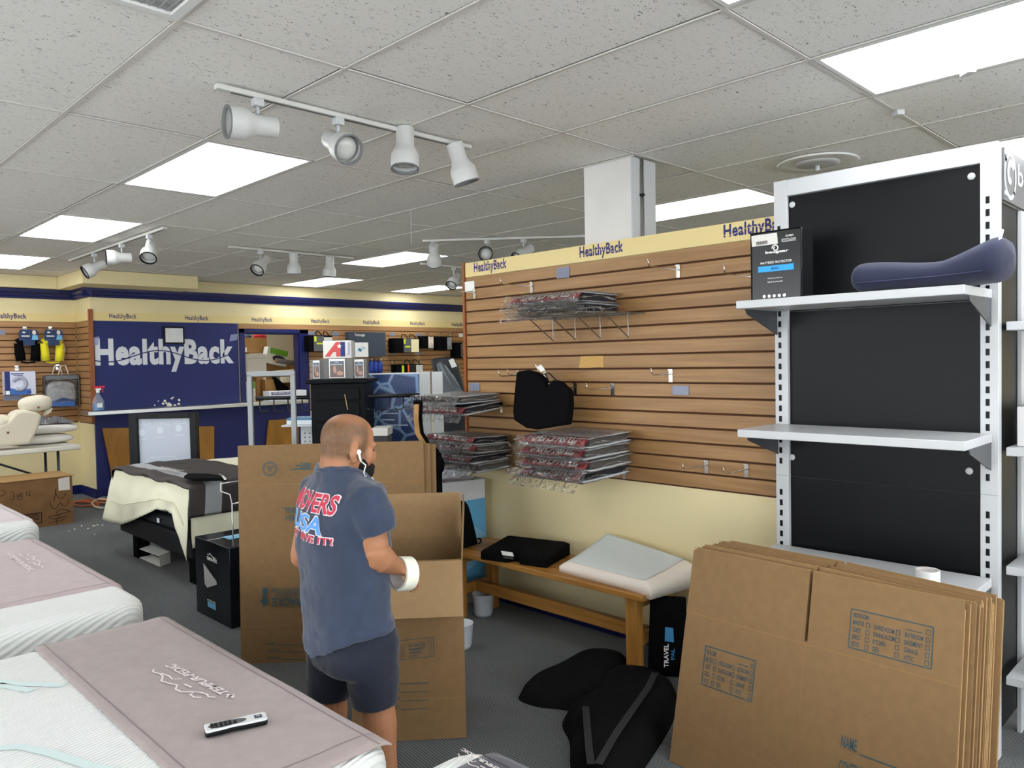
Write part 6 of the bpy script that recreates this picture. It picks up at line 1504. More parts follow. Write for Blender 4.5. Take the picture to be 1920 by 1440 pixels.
# clear zip bag with pillow
X0, X1, Z0, Z1 = rectY(83, 704, 149, 762, YLS-.14)
t = thing('pillow_bag', 'clear zip bag holding a white pillow with rope handles on the left slats', 'bag', ((X0+X1)/2, YLS-.08, Z0), LG)
C = Vector(((X0+X1)/2, YLS-.08, (Z0+Z1)/2))
MB().sell(C-VZ*.03, ((X1-X0)*.43, 0, 0), (0, .055, 0), (0, 0, (Z1-Z0)*.40), .6, .6).build('pillow', mat('pillow_white', '#e7e8ea', .8, bump=.3, bscale=12), t, True)
MB().sell(C, ((X1-X0)*.5, 0, 0), (0, .072, 0), (0, 0, (Z1-Z0)*.5), .35, .3).build('bag', FILM, t, True)
MB().tube([Vector((x, YLS-.15, z)) for x, z in ((X0, Z0), (X1, Z0), (X1, Z1), (X0, Z1))], .007, 6, True).build('piping', mat('piping_grey', '#54565a', .6), t)
boxobj('top_band', mat('band_grey', '#6f7276', .5), t, X0+.01, X1-.01, YLS-.15, YLS-.01, Z1-.05, Z1-.005)
MB().prism([Vector((X0+(X1-X0)*a, YLS-.150, Z0+(Z1-Z0)*b)) for a, b in ((.14, .06), (.86, .02), (.86, .22), (.5, .3), (.14, .18))], (0, .002, 0)).build('insert_print', mat('insert_blue', '#3d69b3', .5), t)
for k in (-1, 1):
    MB().tube([C+Vector((-.05+.02*k, -.05*k, (Z1-Z0)*.5)), C+Vector((-.02+.02*k, -.05*k, (Z1-Z0)*.5+.11)), C+Vector((.03+.02*k, -.05*k, (Z1-Z0)*.5+.11)), C+Vector((.06+.02*k, -.05*k, (Z1-Z0)*.5))], .007, 8).build('rope_handle', mat('rope', '#e4dccb', .9), t, True)
for x0, y0, x1, y1, lab in ((-12, 618, 10, 628, 'grey price holder at the far left edge of the slats'), (6, 742, 42, 750, 'long grey price holder under the boxed neck pillow')):
    price_holder(x0, y0, x1, y1, lab, None, 'Y', YL-.013)
for x, y, lab in ((46, 617, 'clear hook above the black neck pillow'), (94, 617, 'clear hook above the yellow neck pillow'), (31, 690, 'chrome hook above the boxed neck pillow'), (108, 688, 'clear hook above the bagged pillow')):
    p = pY(x, y, YL-.014); t = thing('wall_hook', lab, 'hook', (p.x, YL-.03, p.z-.03), 'hooks on the left slatwall')
    MB().box(p.x-.02, p.x+.02, YL-.02, YL-.0145, p.z-.03, p.z+.03).build('plate', CHROME, t); MB().tube([(p.x, YL-.018, p.z), (p.x, YL-.07, p.z), (p.x, YL-.075, p.z+.012)], .005, 6).build('prong', CHROME, t)

# ================================================================== folding table with pillows
TZ = .735; TX1 = 2.545; TYf, TYb = 9.02, 9.68
t = thing('folding_table', 'white folding table with dark steel legs by the left wall', 'table', (1.7, 9.35, 0))
boxobj('table_top', mat('table_white', '#d9d7cc', .5), t, .75, TX1, TYf, TYb, TZ-.05, TZ, bevel=.012, seg=3)
LEGM = mat('leg_steel', '#3c4149', .4, metal=.6)
for y in (TYf+.08, TYb-.10):
    MB().tube([(TX1-.20, y, TZ-.05), (TX1-.20, y, .0)], .014, 8).build('leg', LEGM, t, True)
    MB().tube([(.95, y, TZ-.05), (.95, y, .0)], .014, 8).build('leg', LEGM, t, True)
MB().tube([(TX1-.2, TYf+.08, .35), (TX1-.2, TYb-.1, .35)], .011, 8).build('cross_bar', LEGM, t, True)
MB().tube([(TX1-.2, (TYf+TYb)/2, .35), (TX1-.9, (TYf+TYb)/2, TZ-.055)], .011, 8).build('brace', LEGM, t, True)
def cushion(name, lab, cat, C, U_, V_, W_, mtl, e=.55, extra=None, grp=None):
    t = thing(name, lab, cat, Vector(C)-Vector(W_), grp)
    MB().sell(C, U_, V_, W_, .75, e, 36, 16).warp(lambda v: v+VZ*(.010*nz(v.x*9, v.y*9, v.z*7))).build('cover', mtl, t, True)
    return t
PWH = mat('pillow_cotton', '#e3dfd9', .9, bump=.25, bscale=14)
px_, py_ = pZ(108, 825, TZ).x, 9.3
cushion('pillow', 'lower white bed pillow on the folding table', 'pillow', (2.30, 9.50, TZ+.054), (.29, 0, 0), (0, .16, 0), (0, 0, .052), PWH, .5, None, 'pillows on the folding table')
cushion('pillow', 'upper white bed pillow with grey piping on the folding table', 'pillow', (2.33, 9.50, TZ+.162), (.31, 0, 0), (0, .16, 0), (0, 0, .052), PWH, .5, None, 'pillows on the folding table')
o = crumple('folded_bag', 'folded grey plastic bag lying on the white pillows', (2.40, 9.50, TZ+.216), (.22, 0, 0), (0, .12, 0), .09, 4., mat('grey_bag', '#6f7074', .3), 'bag')
# cream recliner model: tilted wedge body and headrest
CRM = mat('cream_cloth', '#ddd5c0', .9, bump=.2, bscale=10, sheen=.2)
t = thing('recliner_model', 'cream cloth-covered reclining chair model with headrest on the folding table', 'chair model', (1.85, 9.25, TZ))
side = [(58, 833), (0, 838), (-60, 840), (-60, 812), (-10, 800), (15, 790), (30, 772), (48, 768), (70, 773), (80, 780), (72, 805)]
MB().prism([pY(x, y, 9.06) for x, y in side], (0, .25, 0)).build('body', CRM, t, bevel=.03, seg=3)
hcn = pY(66, 757, 9.19); hw = pY(90, 750, 9.3)-pY(44, 756, 9.3); 
MB().sell(hcn, (.15, 0, .02), (0, .12, 0), (-.02, 0, .085), .8, .8).sell(hcn+Vector((.11, 0, -.09)), (.045, 0, .03), (0, .07, 0), (0, 0, .03)).build('headrest', CRM, t, True)
MB().sell(pY(2, 792, 9.18), (.10, 0, 0), (0, .12, 0), (0, 0, .08)).build('arm_cushion', CRM, t, True)
for x, y in ((72, 764), (15, 811)):
    q = pY(x, y, 9.055); MB().lathe([(0, 0), (.011, 0), (.008, -.006), (0, -.008)], q, VY, 12, False).build('stud', mat('brass', '#7d4a2c', .4, metal=.6), t, True)
# strap end hanging at table corner
# ================================================================== brown carton under the table edge
YC = 8.57; X0, X1 = 1.35, 2.325; Z1 = .47
t = thing('shipping_carton', 'big brown shipping carton with marker numbers and white label below the table', 'cardboard box', ((X0+X1)/2, YC+.2, 0))
BC = mat('carton_brown', '#7f5d38', .85, var=.12, vscale=7)
boxobj('front', BC, t, X0, X1, YC, YC+.008, 0, Z1); boxobj('side', BC, t, X1-.008, X1, YC+.008, YC+.40, 0, Z1); boxobj('side', BC, t, X0, X0+.008, YC+.008, YC+.40, 0, Z1); boxobj('back', BC, t, X0, X1, YC+.4, YC+.408, 0, Z1)
BCL = mat('carton_flap', '#ab8656', .85, var=.06, vscale=10)
MB().prism([(1.72, YC-.01, Z1+.004), (X1+.02, YC-.01, Z1+.004), (X1-.02, YC+.2, Z1+.012), (1.70, YC+.2, Z1+.02)], (0, 0, .006)).build('flap', BCL, t)
MB().prism([(X0, YC+.21, Z1+.01), (X1+.0, YC+.21, Z1+.008), (X1-.01, YC+.41, Z1+.012), (X0, YC+.41, Z1+.016)], (0, 0, .006)).build('flap', BCL, t)
MB().prism([(X0, YC-.01, Z1+.004), (1.70, YC-.01, Z1+.004), (1.67, YC+.19, Z1-.02), (X0, YC+.17, Z1-.04)], (0, 0, .006)).build('flap', BCL, t)
q = lambda x, y: pY(x, y, YC-.0005)
lb = MB(); 
a = q(109, 899); b_ = q(131, 893); MB().quad(q(110, 920), q(131, 918), q(130, 893), q(109, 898)).build('label', mat('label_paper', '#dcd3cb', .7, var=.1, vscale=60), t)
MKM = mat('marker_brown', '#3b2412', .8); mk = MB()
MK = lambda pts, w_=.006: stroke(mk, [q(x, y) for x, y in pts], w_, -VY)
def arcpx(cx, cy, rx, ry, a0, a1, n=12): return [(cx+rx*math.cos(math.radians(a0+(a1-a0)*i/n)), cy+ry*math.sin(math.radians(a0+(a1-a0)*i/n))) for i in range(n+1)]
MK(arcpx(3, 924, 7, 5, -90, 90)+[(0, 930), (6, 929)], .005); MK(arcpx(21, 926, 6, 4, -120, 60)+arcpx(20, 933, 7, 4, -60, 110), .005); MK(arcpx(37, 927, 5, 4, 200, -60)+[(36, 930)]+arcpx(37, 933, 5, 4, -90, 270), .005); MK([(50, 921), (49, 928), (57, 929)], .005); MK([(56, 920), (55, 931)], .005)
mk.build('marker', MKM, t); mk = MB()
MK([(101, 941), (105, 917)]+arcpx(114, 920, 10, 14, 190, 20)); MK(arcpx(102, 941, 8, 13, 180, 20)+[(114, 942)]+arcpx(121, 937, 8, 12, 150, -10)); MK(arcpx(119, 961, 13, 6, -10, -200)+[(110, 965), (130, 959)]); MK([(90, 968), (110, 966)]+arcpx(101, 968, 10, 5, 0, 160)); MK([(105, 973), (127, 968)]); MK([(91, 981), (121, 974)]); MK([(105, 973), (107, 983)])
mk.build('marker', MKM, t)
bx2 = MB()
for pts in ([(30, 968), (78, 961)], [(78, 961), (78, 980)], [(78, 980), (30, 986)]): stroke(bx2, [q(x, y) for x, y in pts], .009, -VY)
for i in range(5): stroke(bx2, [q(44, 966.5+2.6*i), q(74, 963.5+2.6*i)], .006, -VY)
bx2.build('stamp', mat('stamp_dark', '#2e1a18', .8), t)
# cables on the floor
random.seed(11)
for k, (mtl, cx, cy, rx, ry, lab) in enumerate(((mat('orange_cord', '#b85c34', .5), 160, 944, 26, 5, 'orange extension cord looped on the carpet by the counter'), (mat('white_cord', '#d9d5c4', .5), 192, 944, 22, 9, 'white cable looped on the carpet by the counter'), (mat('grey_cord', '#9a8f80', .5), 195, 938, 16, 6, 'grey cable tangle on the carpet by the counter'), (mat('orange_cord', '#b85c34', .5), 172, 940, 36, 3, 'second orange cord lying straight towards the brown carton'), (mat('blue_cord', '#2c3a7d', .5), 200, 926, 12, 7, 'thin blue cable by the counter plinth'))):
    pts = []
    for i in range(40):
        a = i/39*6.283*2; r_ = 1-.18*i/39
        pp = pZ(cx+rx*r_*math.cos(a)+3*nz(i*.3, k, 0), cy+ry*r_*math.sin(a)+2*nz(i*.25, k, 5), .012+.012*(i/39)); pp.y = min(pp.y, 9.83); pts.append(pp)
    tag(MB().tube(pts, .008, 6).build('cable', mtl, smooth=True), lab, 'cable', 'cables on the carpet by the counter')
# plaster crumbs on the carpet
cm = MB()
for x, y, r in ((176, 986, 3), (183, 984, 2), (165, 991, 1.5), (153, 986, 1.5), (140, 992, 1.2), (178, 1002, 1.3), (129, 996, 1), (192, 985, 1.5)):
    c = pZ(x, y, .004); rr = r*.006; cm.sell(c, (rr, 0, 0), (0, rr, 0), (0, 0, .005), nu=8, nv=6)
tag(cm.build('plaster_crumbs', mat('plaster', '#e9e6d2', .9)), 'white plaster crumbs scattered on the carpet by the carton', 'debris', kind='stuff')

# ================================================================== standing glass poster behind the far bed
a, b = pD(240, 778, 7.3), pD(367, 772, 7.3); zt_ = (a.z+b.z)/2; a.z = b.z = 0
pu = (b-a).normalized(); pw = (b-a).length; pn = Vector((-pu.y, pu.x, 0)); pn = pn if pn.dot(AW) > 0 else -pn
t = thing('light_box_poster', 'grey panel in a thick black frame with faint mirrored lettering behind the bed', 'poster', (a+b)/2)
f = lambda u, z: a+pu*(pw*u)+VZ*z
for u0, u1, z0_, z1_ in ((0, .13, 0, zt_), (.90, 1, 0, zt_), (.13, .90, zt_-.05, zt_), (.13, .90, 0, .08)):
    MB().obox(f(u0, z0_), pu*pw*(u1-u0), pn*.07, VZ*(z1_-z0_)).build('frame', BLACK, t, bevel=.004)
MB().obox(f(.13, .08)+pn*.03, pu*pw*.77, pn*.01, VZ*(zt_-.13)).build('panel', mat('panel_grey', '#b9c0cc', .4), t)
PWT = mat('panel_white', '#cdd3dd', .5)
fp = lambda x, y: pPl(x, y, a+pn*.03, pn)
lf = MB()
for s_, xr, xl, yb_, h_, bo in (('SLEEP', 350, 322, 795, .05, .0), ('LEARN', 318, 289, 797, .05, .0), ('ADJUST', 284, 252, 799, .055, .03)):
    o_ = fp(xr, yb_); u_ = fp(xl, yb_+.5)-o_
    vs_, fs = text_geo(s_, bo)
    lf.add([o_+u_*v.x+VZ*h_*v.y-pn*.0012 for v in vs_], [tuple(reversed(g)) for g in fs])
for x, y in ((266, 811), (300, 807), (335, 803)):
    ic = MB(); disc(ic, fp(x, y)-pn*.0012, pu*.03, VZ*.034, 18); stroke(ic, [fp(x-9, y+14), fp(x+9, y+12)], .007, -pn); ic.build('icon', PWT, t)
lo = MB(); stroke(lo, [fp(274, 874), fp(276, 862), fp(282, 858), fp(322, 855), fp(331, 858), fp(333, 870)], .006, -pn); lo.build('outline', PWT, t)
lf.build('lettering', PWT, t)

# ================================================================== bed with cream sheet and dark runner (far, facing the aisle)
bx0_, bx1_, by0_, by1_ = 2.20, 4.15, 5.40, 6.84
t = thing('adjustable_bed', 'black adjustable bed base on tall legs with grey mattress beside the cube box', 'bed', ((bx0_+bx1_)/2, (by0_+by1_)/2, 0))
NAVYB = mat('base_fabric', '#14161d', .8, bump=.1, bscale=200)
boxobj('side_frame', NAVYB, t, bx0_, bx1_, by0_, by1_, .19, .34, bevel=.01)
boxobj('deck', mat('deck_fabric', '#20232c', .8), t, bx0_+.01, bx1_-.01, by0_+.02, by1_-.02, .341, .43, bevel=.03, seg=3)
for x in (bx0_+.03, bx1_-.13):
    for y in (by0_+.03, by1_-.30): boxobj('leg', BLACKM, t, x, x+.10, y, y+.10, 0, .189, bevel=.004)
boxobj('mattress', mat('mattress_grey', '#9ea0a3', .9), t, bx0_+.04, bx1_-.03, by0_+.04, by1_-.04, .431, .685, bevel=.04, seg=3)
MB().obox((bx0_-.002, by0_+.62, .37), (0, -.05, 0), (-.001, 0, 0), (0, 0, .035)).build('brand_label', WHITEP, t)
MB().tube([(bx0_+.035, by0_+.52, .44), (bx0_+.035, by0_+.52, .56)], .006, 6).build('strap', BLACK, t)
# cream sheet: top plus skirt hanging at foot with lifted wedge
SHEET = mat('cream_sheet', '#e6e3c8', .75, bump=.35, bscale=7, sheen=.2)
t = thing('bed_sheet', 'cream mattress sheet hanging loosely over the foot of the far bed', 'sheet', ((bx0_+bx1_)/2, (by0_+by1_)/2, .69))
st = MB()
st.surf(lambda u, v: Vector((bx0_+.0+(bx1_-bx0_-.02)*u, by0_+.0+(by1_-by0_)*v, .695+.008*nz(u*6, v*6, 2)-(.02 if u < .01 else 0))), 40, 30)
def skirt(u, v):
    # foot face; u from near (right in the picture) to far; v down
    y = by0_-.015+(by1_-by0_+.09)*u
    low = .30+.0*u; low = .20+.38*math.exp(-((u-.30)/.22)**2)*.75+.0
    low = (.28 if u > .8 else .28+(.50-.28)*min(1, (.8-u)/.5)) if u > .12 else .20+.3*u/.12
    z = .695-(.695-low)*v
    return Vector((bx0_-.006-.05*v*(.6+.6*nz(u*7, v*2, 3))-.02*math.sin(v*1.5)-.06*v*max(0, u-.8)*3, y+.05*v*(1 if u > .9 else -.6 if u < .08 else 0), z+.006*nz(u*20, v*5, 1)))
st.surf(skirt, 48, 16)
st.surf(lambda u, v: Vector((bx0_-.006+(bx1_-bx0_)*u, by0_-.004-.05*v*(.5+.5*nz(u*9, v*2, 7)), .695-(.42-.10*u if u < .3 else .38)*v*(1+.08*nz(u*12, 0, 4)))), 40, 10)
st.build('sheet', SHEET, t, True, solid=.003)
hm = MB().tube([skirt(u/30, .62)+Vector((-.004, 0, 0)) for u in range(1, 30)], .003, 5); hm.build('seam', mat('seam_cream', '#cfcaa8', .8), t, True)
# dark runner with grey stripe
RUN = ramp_material('runner_stripes', 0, [(0, '#453e3d'), (.17, '#a6a8aa'), (.34, '#393433')], 1, .85)
t = thing('bed_runner', 'charcoal bed runner with light grey stripe across the foot of the far bed', 'bed runner', (bx0_+.5, (by0_+by1_)/2, .70))
rx0, rx1 = bx0_-.03, bx0_+.66
def run(u, v):
    x = rx0+(rx1-rx0)*u; y0, y1 = by0_-.03, by1_+.03
    if v < .17: y = y0-.03*math.sin(v*9); z = .72-(.17-v)/.17*.22
    elif v > .86: y = y1+.02; z = .72-(v-.86)/.14*.28
    else: y = y0+(y1-y0)*(v-.17)/.69; z = .725+.02*max(0, nz(u*5, v*7, 4))+.012*math.sin(v*26)*(u < .15)
    if u < .02: z -= .012
    return Vector((x+.012*nz(v*9, 0, 2), y, z))
MB().slab(run, 40, 60, (0, 0, -.012)).build('cloth', RUN, t, True)
lg = MB(); q0 = pZ(325, 882, .742)
text(lg, 'TEMPUR-PEDIC', pZ(350, 884, .742), Vector((-.02, .42, 0)), Vector((-.07, 0, 0)), .01, lift=.006); lg.build('lettering', mat('runner_print', '#c9c3bd', .8), t)
# black folded pouch + wire rack on the runner
t = thing('folded_pouch', 'flat black pouch with chrome clasp lying on the charcoal runner', 'pouch', (2.75, 5.6, .74))
pc = [pZ(x, y, .75) for x, y in ((352, 892), (392, 893), (425, 897), (425, 902), (360, 902), (345, 897))]
MB().prism(pc, VZ*.02).build('pouch', BLACKM, t, bevel=.006); MB().tube([pZ(412, 889, .775), pZ(417, 893, .775), pZ(424, 899, .775)], .01, 8).build('clasp', CHROME, t, True)
t = thing('wire_rack', 'white wire brochure rack standing on the black cube box', 'rack', (2.3, 4.6, .476))
wm = MB()
for d0 in (0, .16):
    k = lambda x, y: pD(x, y, 4.55+d0*.9)
    wm.tube([k(414, 907), k(414, 921), k(431, 927), k(435, 945), k(452, 941), k(470, 955)], .004, 6)
wm.tube([pD(414, 907, 4.55), pD(460, 900, 4.69)], .004, 6); wm.tube([pD(435, 945, 4.55), pD(470, 940, 4.69)], .004, 6); wm.tube([pD(455, 955, 4.55), pD(455, 940, 4.6), pD(472, 938, 4.69)], .004, 6)
for q_ in (pD(435, 945, 4.55), pD(462, 943, 4.69)): wm.tube([q_, Vector((max(q_.x, 2.0), max(q_.y, 4.362), .478))], .004, 6)
wm.build('wire', mat('white_wire', '#dcdcd8', .3, metal=.5), t, True)
# binder under the bed
t = thing('open_binder', 'white cardboard magazine holder lying on the carpet under the far bed', 'binder', pZ(300, 1040, 0))
A_, B_, C_, D_ = pZ(262, 1046, .003), pZ(300, 1063, .003), pZ(320, 1056, .003), pZ(282, 1040, .003)
MB().prism([A_, B_, C_, D_], VZ*.006).build('base', WHITEP, t); MB().prism([B_, C_, C_+VZ*.09, B_+VZ*.09], (.0, .006, 0)).build('side', WHITEP, t); MB().prism([A_+VZ*.07, B_+VZ*.08, C_+VZ*.09, D_+VZ*.085], VZ*.005).build('cover', WHITEP, t)
# ================================================================== black cube carton
t = thing('cube_carton', 'glossy black mattress carton with white triangle standing beside the far bed', 'box', (2.2, 4.6, 0))
cx0, cx1, cy0, cy1, ch_ = 1.99, 2.46, 4.352, 4.835, .475
CUBE = ramp_material('cube_stripes', 1, [(0, '#10131c'), (.30, '#08080a'), (.68, '#10131c')], 1, .22)
boxobj('carton', CUBE, t, cx0, cx1, cy0, cy1, 0, ch_, bevel=.003)
q = lambda a, b, d=.0012: Vector((cx0-d, cy1-(cy1-cy0)*a, ch_*b))
MB().add([q(.25, .69), q(.62, .52), q(.63, .48), q(.34, .385), q(.27, .42)], [(0, 1, 2, 3, 4)]).build('triangle_print', mat('tri_grey', '#b9b6b6', .5), t)
tx = MB(); text(tx, 'TEMPUR-PEDIC', q(.36, .755), Vector((0, -(cy1-cy0)*.30, 0)), VZ*ch_*.045, .02)
stroke(tx, [q(.38, .83), q(.42, .82), q(.45, .85), q(.50, .83), q(.56, .81), q(.62, .815)], .004, -VX); tx.build('lettering', WHITEP, t)
MB().quad(q(.34, .14), q(.58, .14), q(.58, .215), q(.34, .215)).build('blue_label', mat('label_sky', '#6fb3d8', .5), t)
tx = MB(); text(tx, 'MATTRESS TOPPER', q(.34, .222), Vector((0, -(cy1-cy0)*.24, 0)), VZ*ch_*.022, .02); tx.build('lettering', WHITEP, t)
qs = lambda a, b: Vector((cx0+(cx1-cx0)*a, cy0-.0012, ch_*b))
tx = MB(); text(tx, 'MATTRESS TOPPER', qs(.18, .255), (cx1-cx0)*.5*VX, VZ*ch_*.025, .02); tx.build('lettering', WHITEP, t)
MB().quad(qs(.18, .17), qs(.5, .17), qs(.5, .245), qs(.18, .245)).build('blue_label', mat('label_sky', '#6fb3d8', .5), t)
qt = lambda a, b: Vector((cx0+(cx1-cx0)*a, cy0+(cy1-cy0)*b, ch_+.0012))
MB().quad(qt(.22, .45), qt(.45, .45), qt(.45, .68), qt(.22, .68)).build('blue_label', mat('label_sky', '#6fb3d8', .5), t)
st2 = MB(); stroke(st2, [qt(0, .62), qt(.4, .62), qt(1, .55)], .006, VZ); st2.build('seam_line', WHITEP, t)
tx = MB(); text(tx, 'TEMPUR-PEDIC', qt(.62, .2), Vector((0, .22, 0)), Vector((-.06, 0, 0)), .02); tx.build('lettering', WHITEP, t)

# ================================================================== beds in the foreground
QW = quilt_material('quilt_white', '#e4e6e3', 22, (-.25, 1, .45), .7, .8)
TAUPE = mat('taupe_runner', '#a0928f', .95, var=.05, vscale=20, bump=.12, bscale=160, sheen=.2); PINKT = mat('rose_taupe_runner', '#b3a2a3', .95, var=.05, vscale=20, bump=.12, bscale=160, sheen=.2); DKR = mat('dark_runner', '#45434c', .95, bump=.12, bscale=160, sheen=.2)
AQUA = mat('aqua_print', '#d3e4e3', .8)
def rounded_slab(x0, x1, y0, y1, z0, z1, r, rz=.05, n=8):
    mb = MB(); out = []
    for (cx, cy, a0) in ((x1-r, y1-r, 0), (x0+r, y1-r, 90), (x0+r, y0+r, 180), (x1-r, y0+r, 270)):
        for i in range(n+1):
            a = math.radians(a0+90*i/n); out.append((cx, cy, math.cos(a), math.sin(a)))
    k = len(out); rings = []
    def ring(inset, z): return [Vector((cx+(r-inset)*c_, cy+(r-inset)*s_, z)) for cx, cy, c_, s_ in out]
    zs_ = [(rz*.55, z0), (0, z0+rz*.5)]+[(rz*(1-math.cos(math.radians(90*i/5))), z1-rz+rz*math.sin(math.radians(90*i/5))) for i in range(6)]
    vs_ = [v for ins, z in zs_ for v in ring(ins, z)]; m_ = len(zs_)
    fs = [(i*k+j, i*k+(j+1) % k, (i+1)*k+(j+1) % k, (i+1)*k+j) for i in range(m_-1) for j in range(k)]
    fs += [tuple(range(k-1, -1, -1)), tuple((m_-1)*k+j for j in range(k))]
    return mb.add(vs_, fs)
def tempur_logo(mb, O, U_, V_, n_):
    """lettering with a reclining line figure above; O lower left, U reading direction, V up"""
    O, U_, V_ = Vector(O), Vector(U_), Vector(V_)
    text(mb, 'TEMPUR-PEDIC', O+U_*.12, U_*.88, V_*.30, .022, .15, lift=.002)
    c_ = O+U_*.05+V_*.15; w_ = V_.length*.06
    for a, b in (((-.045, 0), (.045, 0)), ((0, -.13), (0, .13))): stroke(mb, [c_+U_*a[0]+V_*a[1], c_+U_*b[0]+V_*b[1]], w_*1.6, n_, .002)
    L_ = lambda pts: stroke(mb, [O+U_*a+V_*b for a, b in pts], w_, n_, .002)
    L_([(.10, .50), (.14, .62), (.19, .55), (.25, .60)]); L_([(.16, .78), (.20, .92), (.27, .90), (.30, .72), (.25, .58)]); L_([(.30, .72), (.36, .98), (.44, 1.0), (.52, .80), (.60, .92), (.68, .98), (.76, .78), (.84, .72), (.92, .80), (.98, .66)]); L_([(.40, .60), (.50, .62)]); L_([(.62, .46), (.66, .68), (.74, .62), (.84, .68)])
def show_bed(lab, lab_r, x_foot, y0, y1, zt_, base_mt, run_mt, rx0, ry0, ry1, logo_px, drop, xlen=2.0, group='show beds in the foreground', flip=False, blue=True, hang=.0):
    t = thing('show_bed', lab, 'bed', (x_foot-xlen/2, (y0+y1)/2, 0), group)
    rounded_slab(x_foot-xlen, x_foot, y0, y1, zt_-.27, zt_, .11, .06).build('mattress', QW, t, True)
    rounded_slab(x_foot-xlen+.02, x_foot-.02, y0+.02, y1-.02, zt_-.36, zt_-.271, .09, .02).build('mattress_base', mat('deep_blue_border', '#263a63', .7), t, True)
    boxobj('bed_base', NAVYB, t, x_foot-xlen+.05, x_foot-.05, y0+.05, y1-.05, .06, zt_-.361, bevel=.02)
    for x in (x_foot-.25, x_foot-xlen+.15):
        for y in (y0+.15, y1-.25): boxobj('leg', BLACK, t, x, x+.08, y, y+.08, 0, .0595)
    r = thing('bed_runner', lab_r, 'bed runner', ((rx0+x_foot)/2, (ry0+ry1)/2, zt_), 'runners on the show beds')
    def rf(u, v):
        x = rx0+(x_foot-.012-rx0)*u; y = ry0+(ry1-ry0)*v
        z = zt_+.007+.003*nz(u*5+y0, v*6, 3)
        e = max(0, u-.90)/.10; z -= .012*e*e
        ev = max(0, (.04-min(v, 1-v))/.04) if drop else 0; z -= .02*ev*ev*(1 if drop else 0)
        return Vector((x, y, z))
    MB().slab(rf, 30, 40, (0, 0, -.005)).build('cloth', run_mt, r, True)
    hm = MB()
    stroke(hm, [rf(.07, v/24)+VZ*.0012 for v in range(25)], .003, VZ, 0); stroke(hm, [rf(u/24, .05)+VZ*.0012 for u in range(25)], .003, VZ, 0); stroke(hm, [rf(.92, v/24)+VZ*.0012 for v in range(25)], .003, VZ, 0)
    hm.build('hem', mat('hem_line', '#8d7f81', .9) if run_mt is not DKR else mat('hem_dark', '#36343c', .9), r)
    if logo_px:
        lg = MB(); O_, A_, B_ = [pZ(x, y, zt_+.009) for x, y in logo_px]; tempur_logo(lg, O_, A_-O_, B_-O_, VZ); lg.build('lettering', mat('runner_white', '#e6dedb', .8), r)
    return t, r
# nearest bed
b1, r1 = show_bed('nearest show bed with white quilted mattress at the lower left', 'taupe bed runner with white logo on the nearest show bed', 1.175, 1.60, 3.12, .56, None, TAUPE, .70, 1.63, 3.10, ((448, 1307), (325, 1245), (385, 1324)), False)
aq = MB()
for pts in ([(-5, 1277), (40, 1282), (120, 1285), (250, 1300)], [(-5, 1283), (60, 1295), (150, 1297)], [(-5, 1402), (40, 1400), (90, 1410), (170, 1436), (230, 1450)]):
    P_ = [pZ(x, y, .5625) for x, y in pts]; P_ = [p_ for p_ in P_ if p_.x < .69]
    if len(P_) > 1: stroke(MB(), P_, .028, VZ, 0).build('printed_line', AQUA, b1)
b2, r2 = show_bed('second show bed from the camera with white ribbed mattress side', 'rose taupe bed runner with white logo on the second show bed', 1.19, 3.36, 5.06, .575, None, PINKT, .62, 3.64, 5.08, ((10, 1040), (55, 1072), (45, 1033)), True)
b3, r3 = show_bed('third show bed at the left edge with aqua mattress side', 'pale rose runner on the third show bed at the left edge', 1.33, 5.55, 7.1, .575, None, mat('pale_rose_runner', '#cfc3c5', .95, sheen=.2), .72, 5.70, 7.1, None, True)
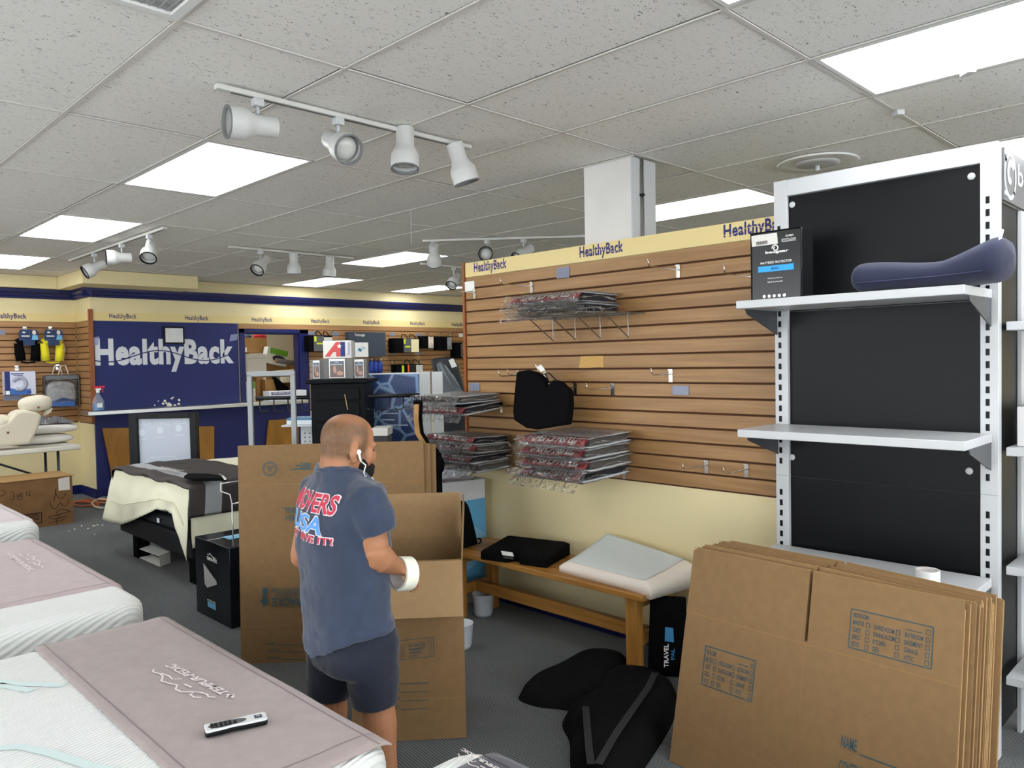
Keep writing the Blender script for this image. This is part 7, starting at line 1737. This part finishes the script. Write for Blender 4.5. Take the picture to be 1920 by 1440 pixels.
b5, r5 = show_bed('show bed at the bottom edge with dark runner', 'dark grey runner with white logo at the bottom edge', 1.335, -.08, 1.50, .555, None, DKR, .72, .0, 1.405, ((955, 1452), (868, 1403), (940, 1470)), False)
# remote control
t = thing('remote_control', 'silver and black bed remote lying on the taupe runner', 'remote control', pZ(440, 1362, .57))
zr = .5715
A_ = pZ(384, 1378, zr); B_ = pZ(500, 1352, zr); ru = (B_-A_); ru.z = 0; rl = ru.length; ru.normalize(); rv = Vector((-ru.y, ru.x, 0))
hw_ = .024
def ro(u, v, z): 
    w_ = hw_*(1-.16*math.exp(-((u-.45)/.16)**2))
    return A_*1+ru*(rl*u)+rv*(w_*v)+VZ*z
A_.z = 0
outl = [(0, -.75), (.02, -1), (.25, -1), (.45, -1), (.65, -1), (.97, -1), (1, -.7), (1, .7), (.97, 1), (.65, 1), (.45, 1), (.25, 1), (.02, 1), (0, .75)]
MB().prism([ro(u, v, zr) for u, v in outl], VZ*.012).build('base', BLACK, t, bevel=.003)
MB().prism([ro(u, v, zr+.0121) for u, v in outl], VZ*.006).build('shell', mat('remote_silver', '#d6d8da', .3), t, bevel=.002)
kp = MB(); kp.add([ro(.36+.31*math.cos(a*.26), .80*math.sin(a*.26), zr+.0187) for a in range(24)], [tuple(range(24))]); kp.build('keypad', mat('keypad_grey', '#3b3d40', .4), t)
for u in (.12, .18, .26, .33, .40, .48):
    for v in (-.42, 0, .42):
        if (u, v) == (.48, .42): continue
        MB().cbox(ro(u, v, zr+.0198), ru*.0042, rv*.0034, VZ*.0012).build('button', BLACK, t, bevel=.0008, seg=1)
MB().cbox(ro(.86, 0, zr+.0187), ru*.0095, rv*.0095, VZ*.0006).build('logo_square', mat('logo_navy', '#1b2638', .4), t)
lgm = MB(); c_ = ro(.86, 0, zr+.0196); stroke(lgm, [c_+ru*-.005+rv*.004, c_+ru*.0+rv*.002, c_+ru*.004+rv*.005], .0015, VZ); stroke(lgm, [c_+ru*-.005-rv*.003, c_+ru*.005-rv*.002], .002, VZ); lgm.build('logo_mark', WHITEP, t)
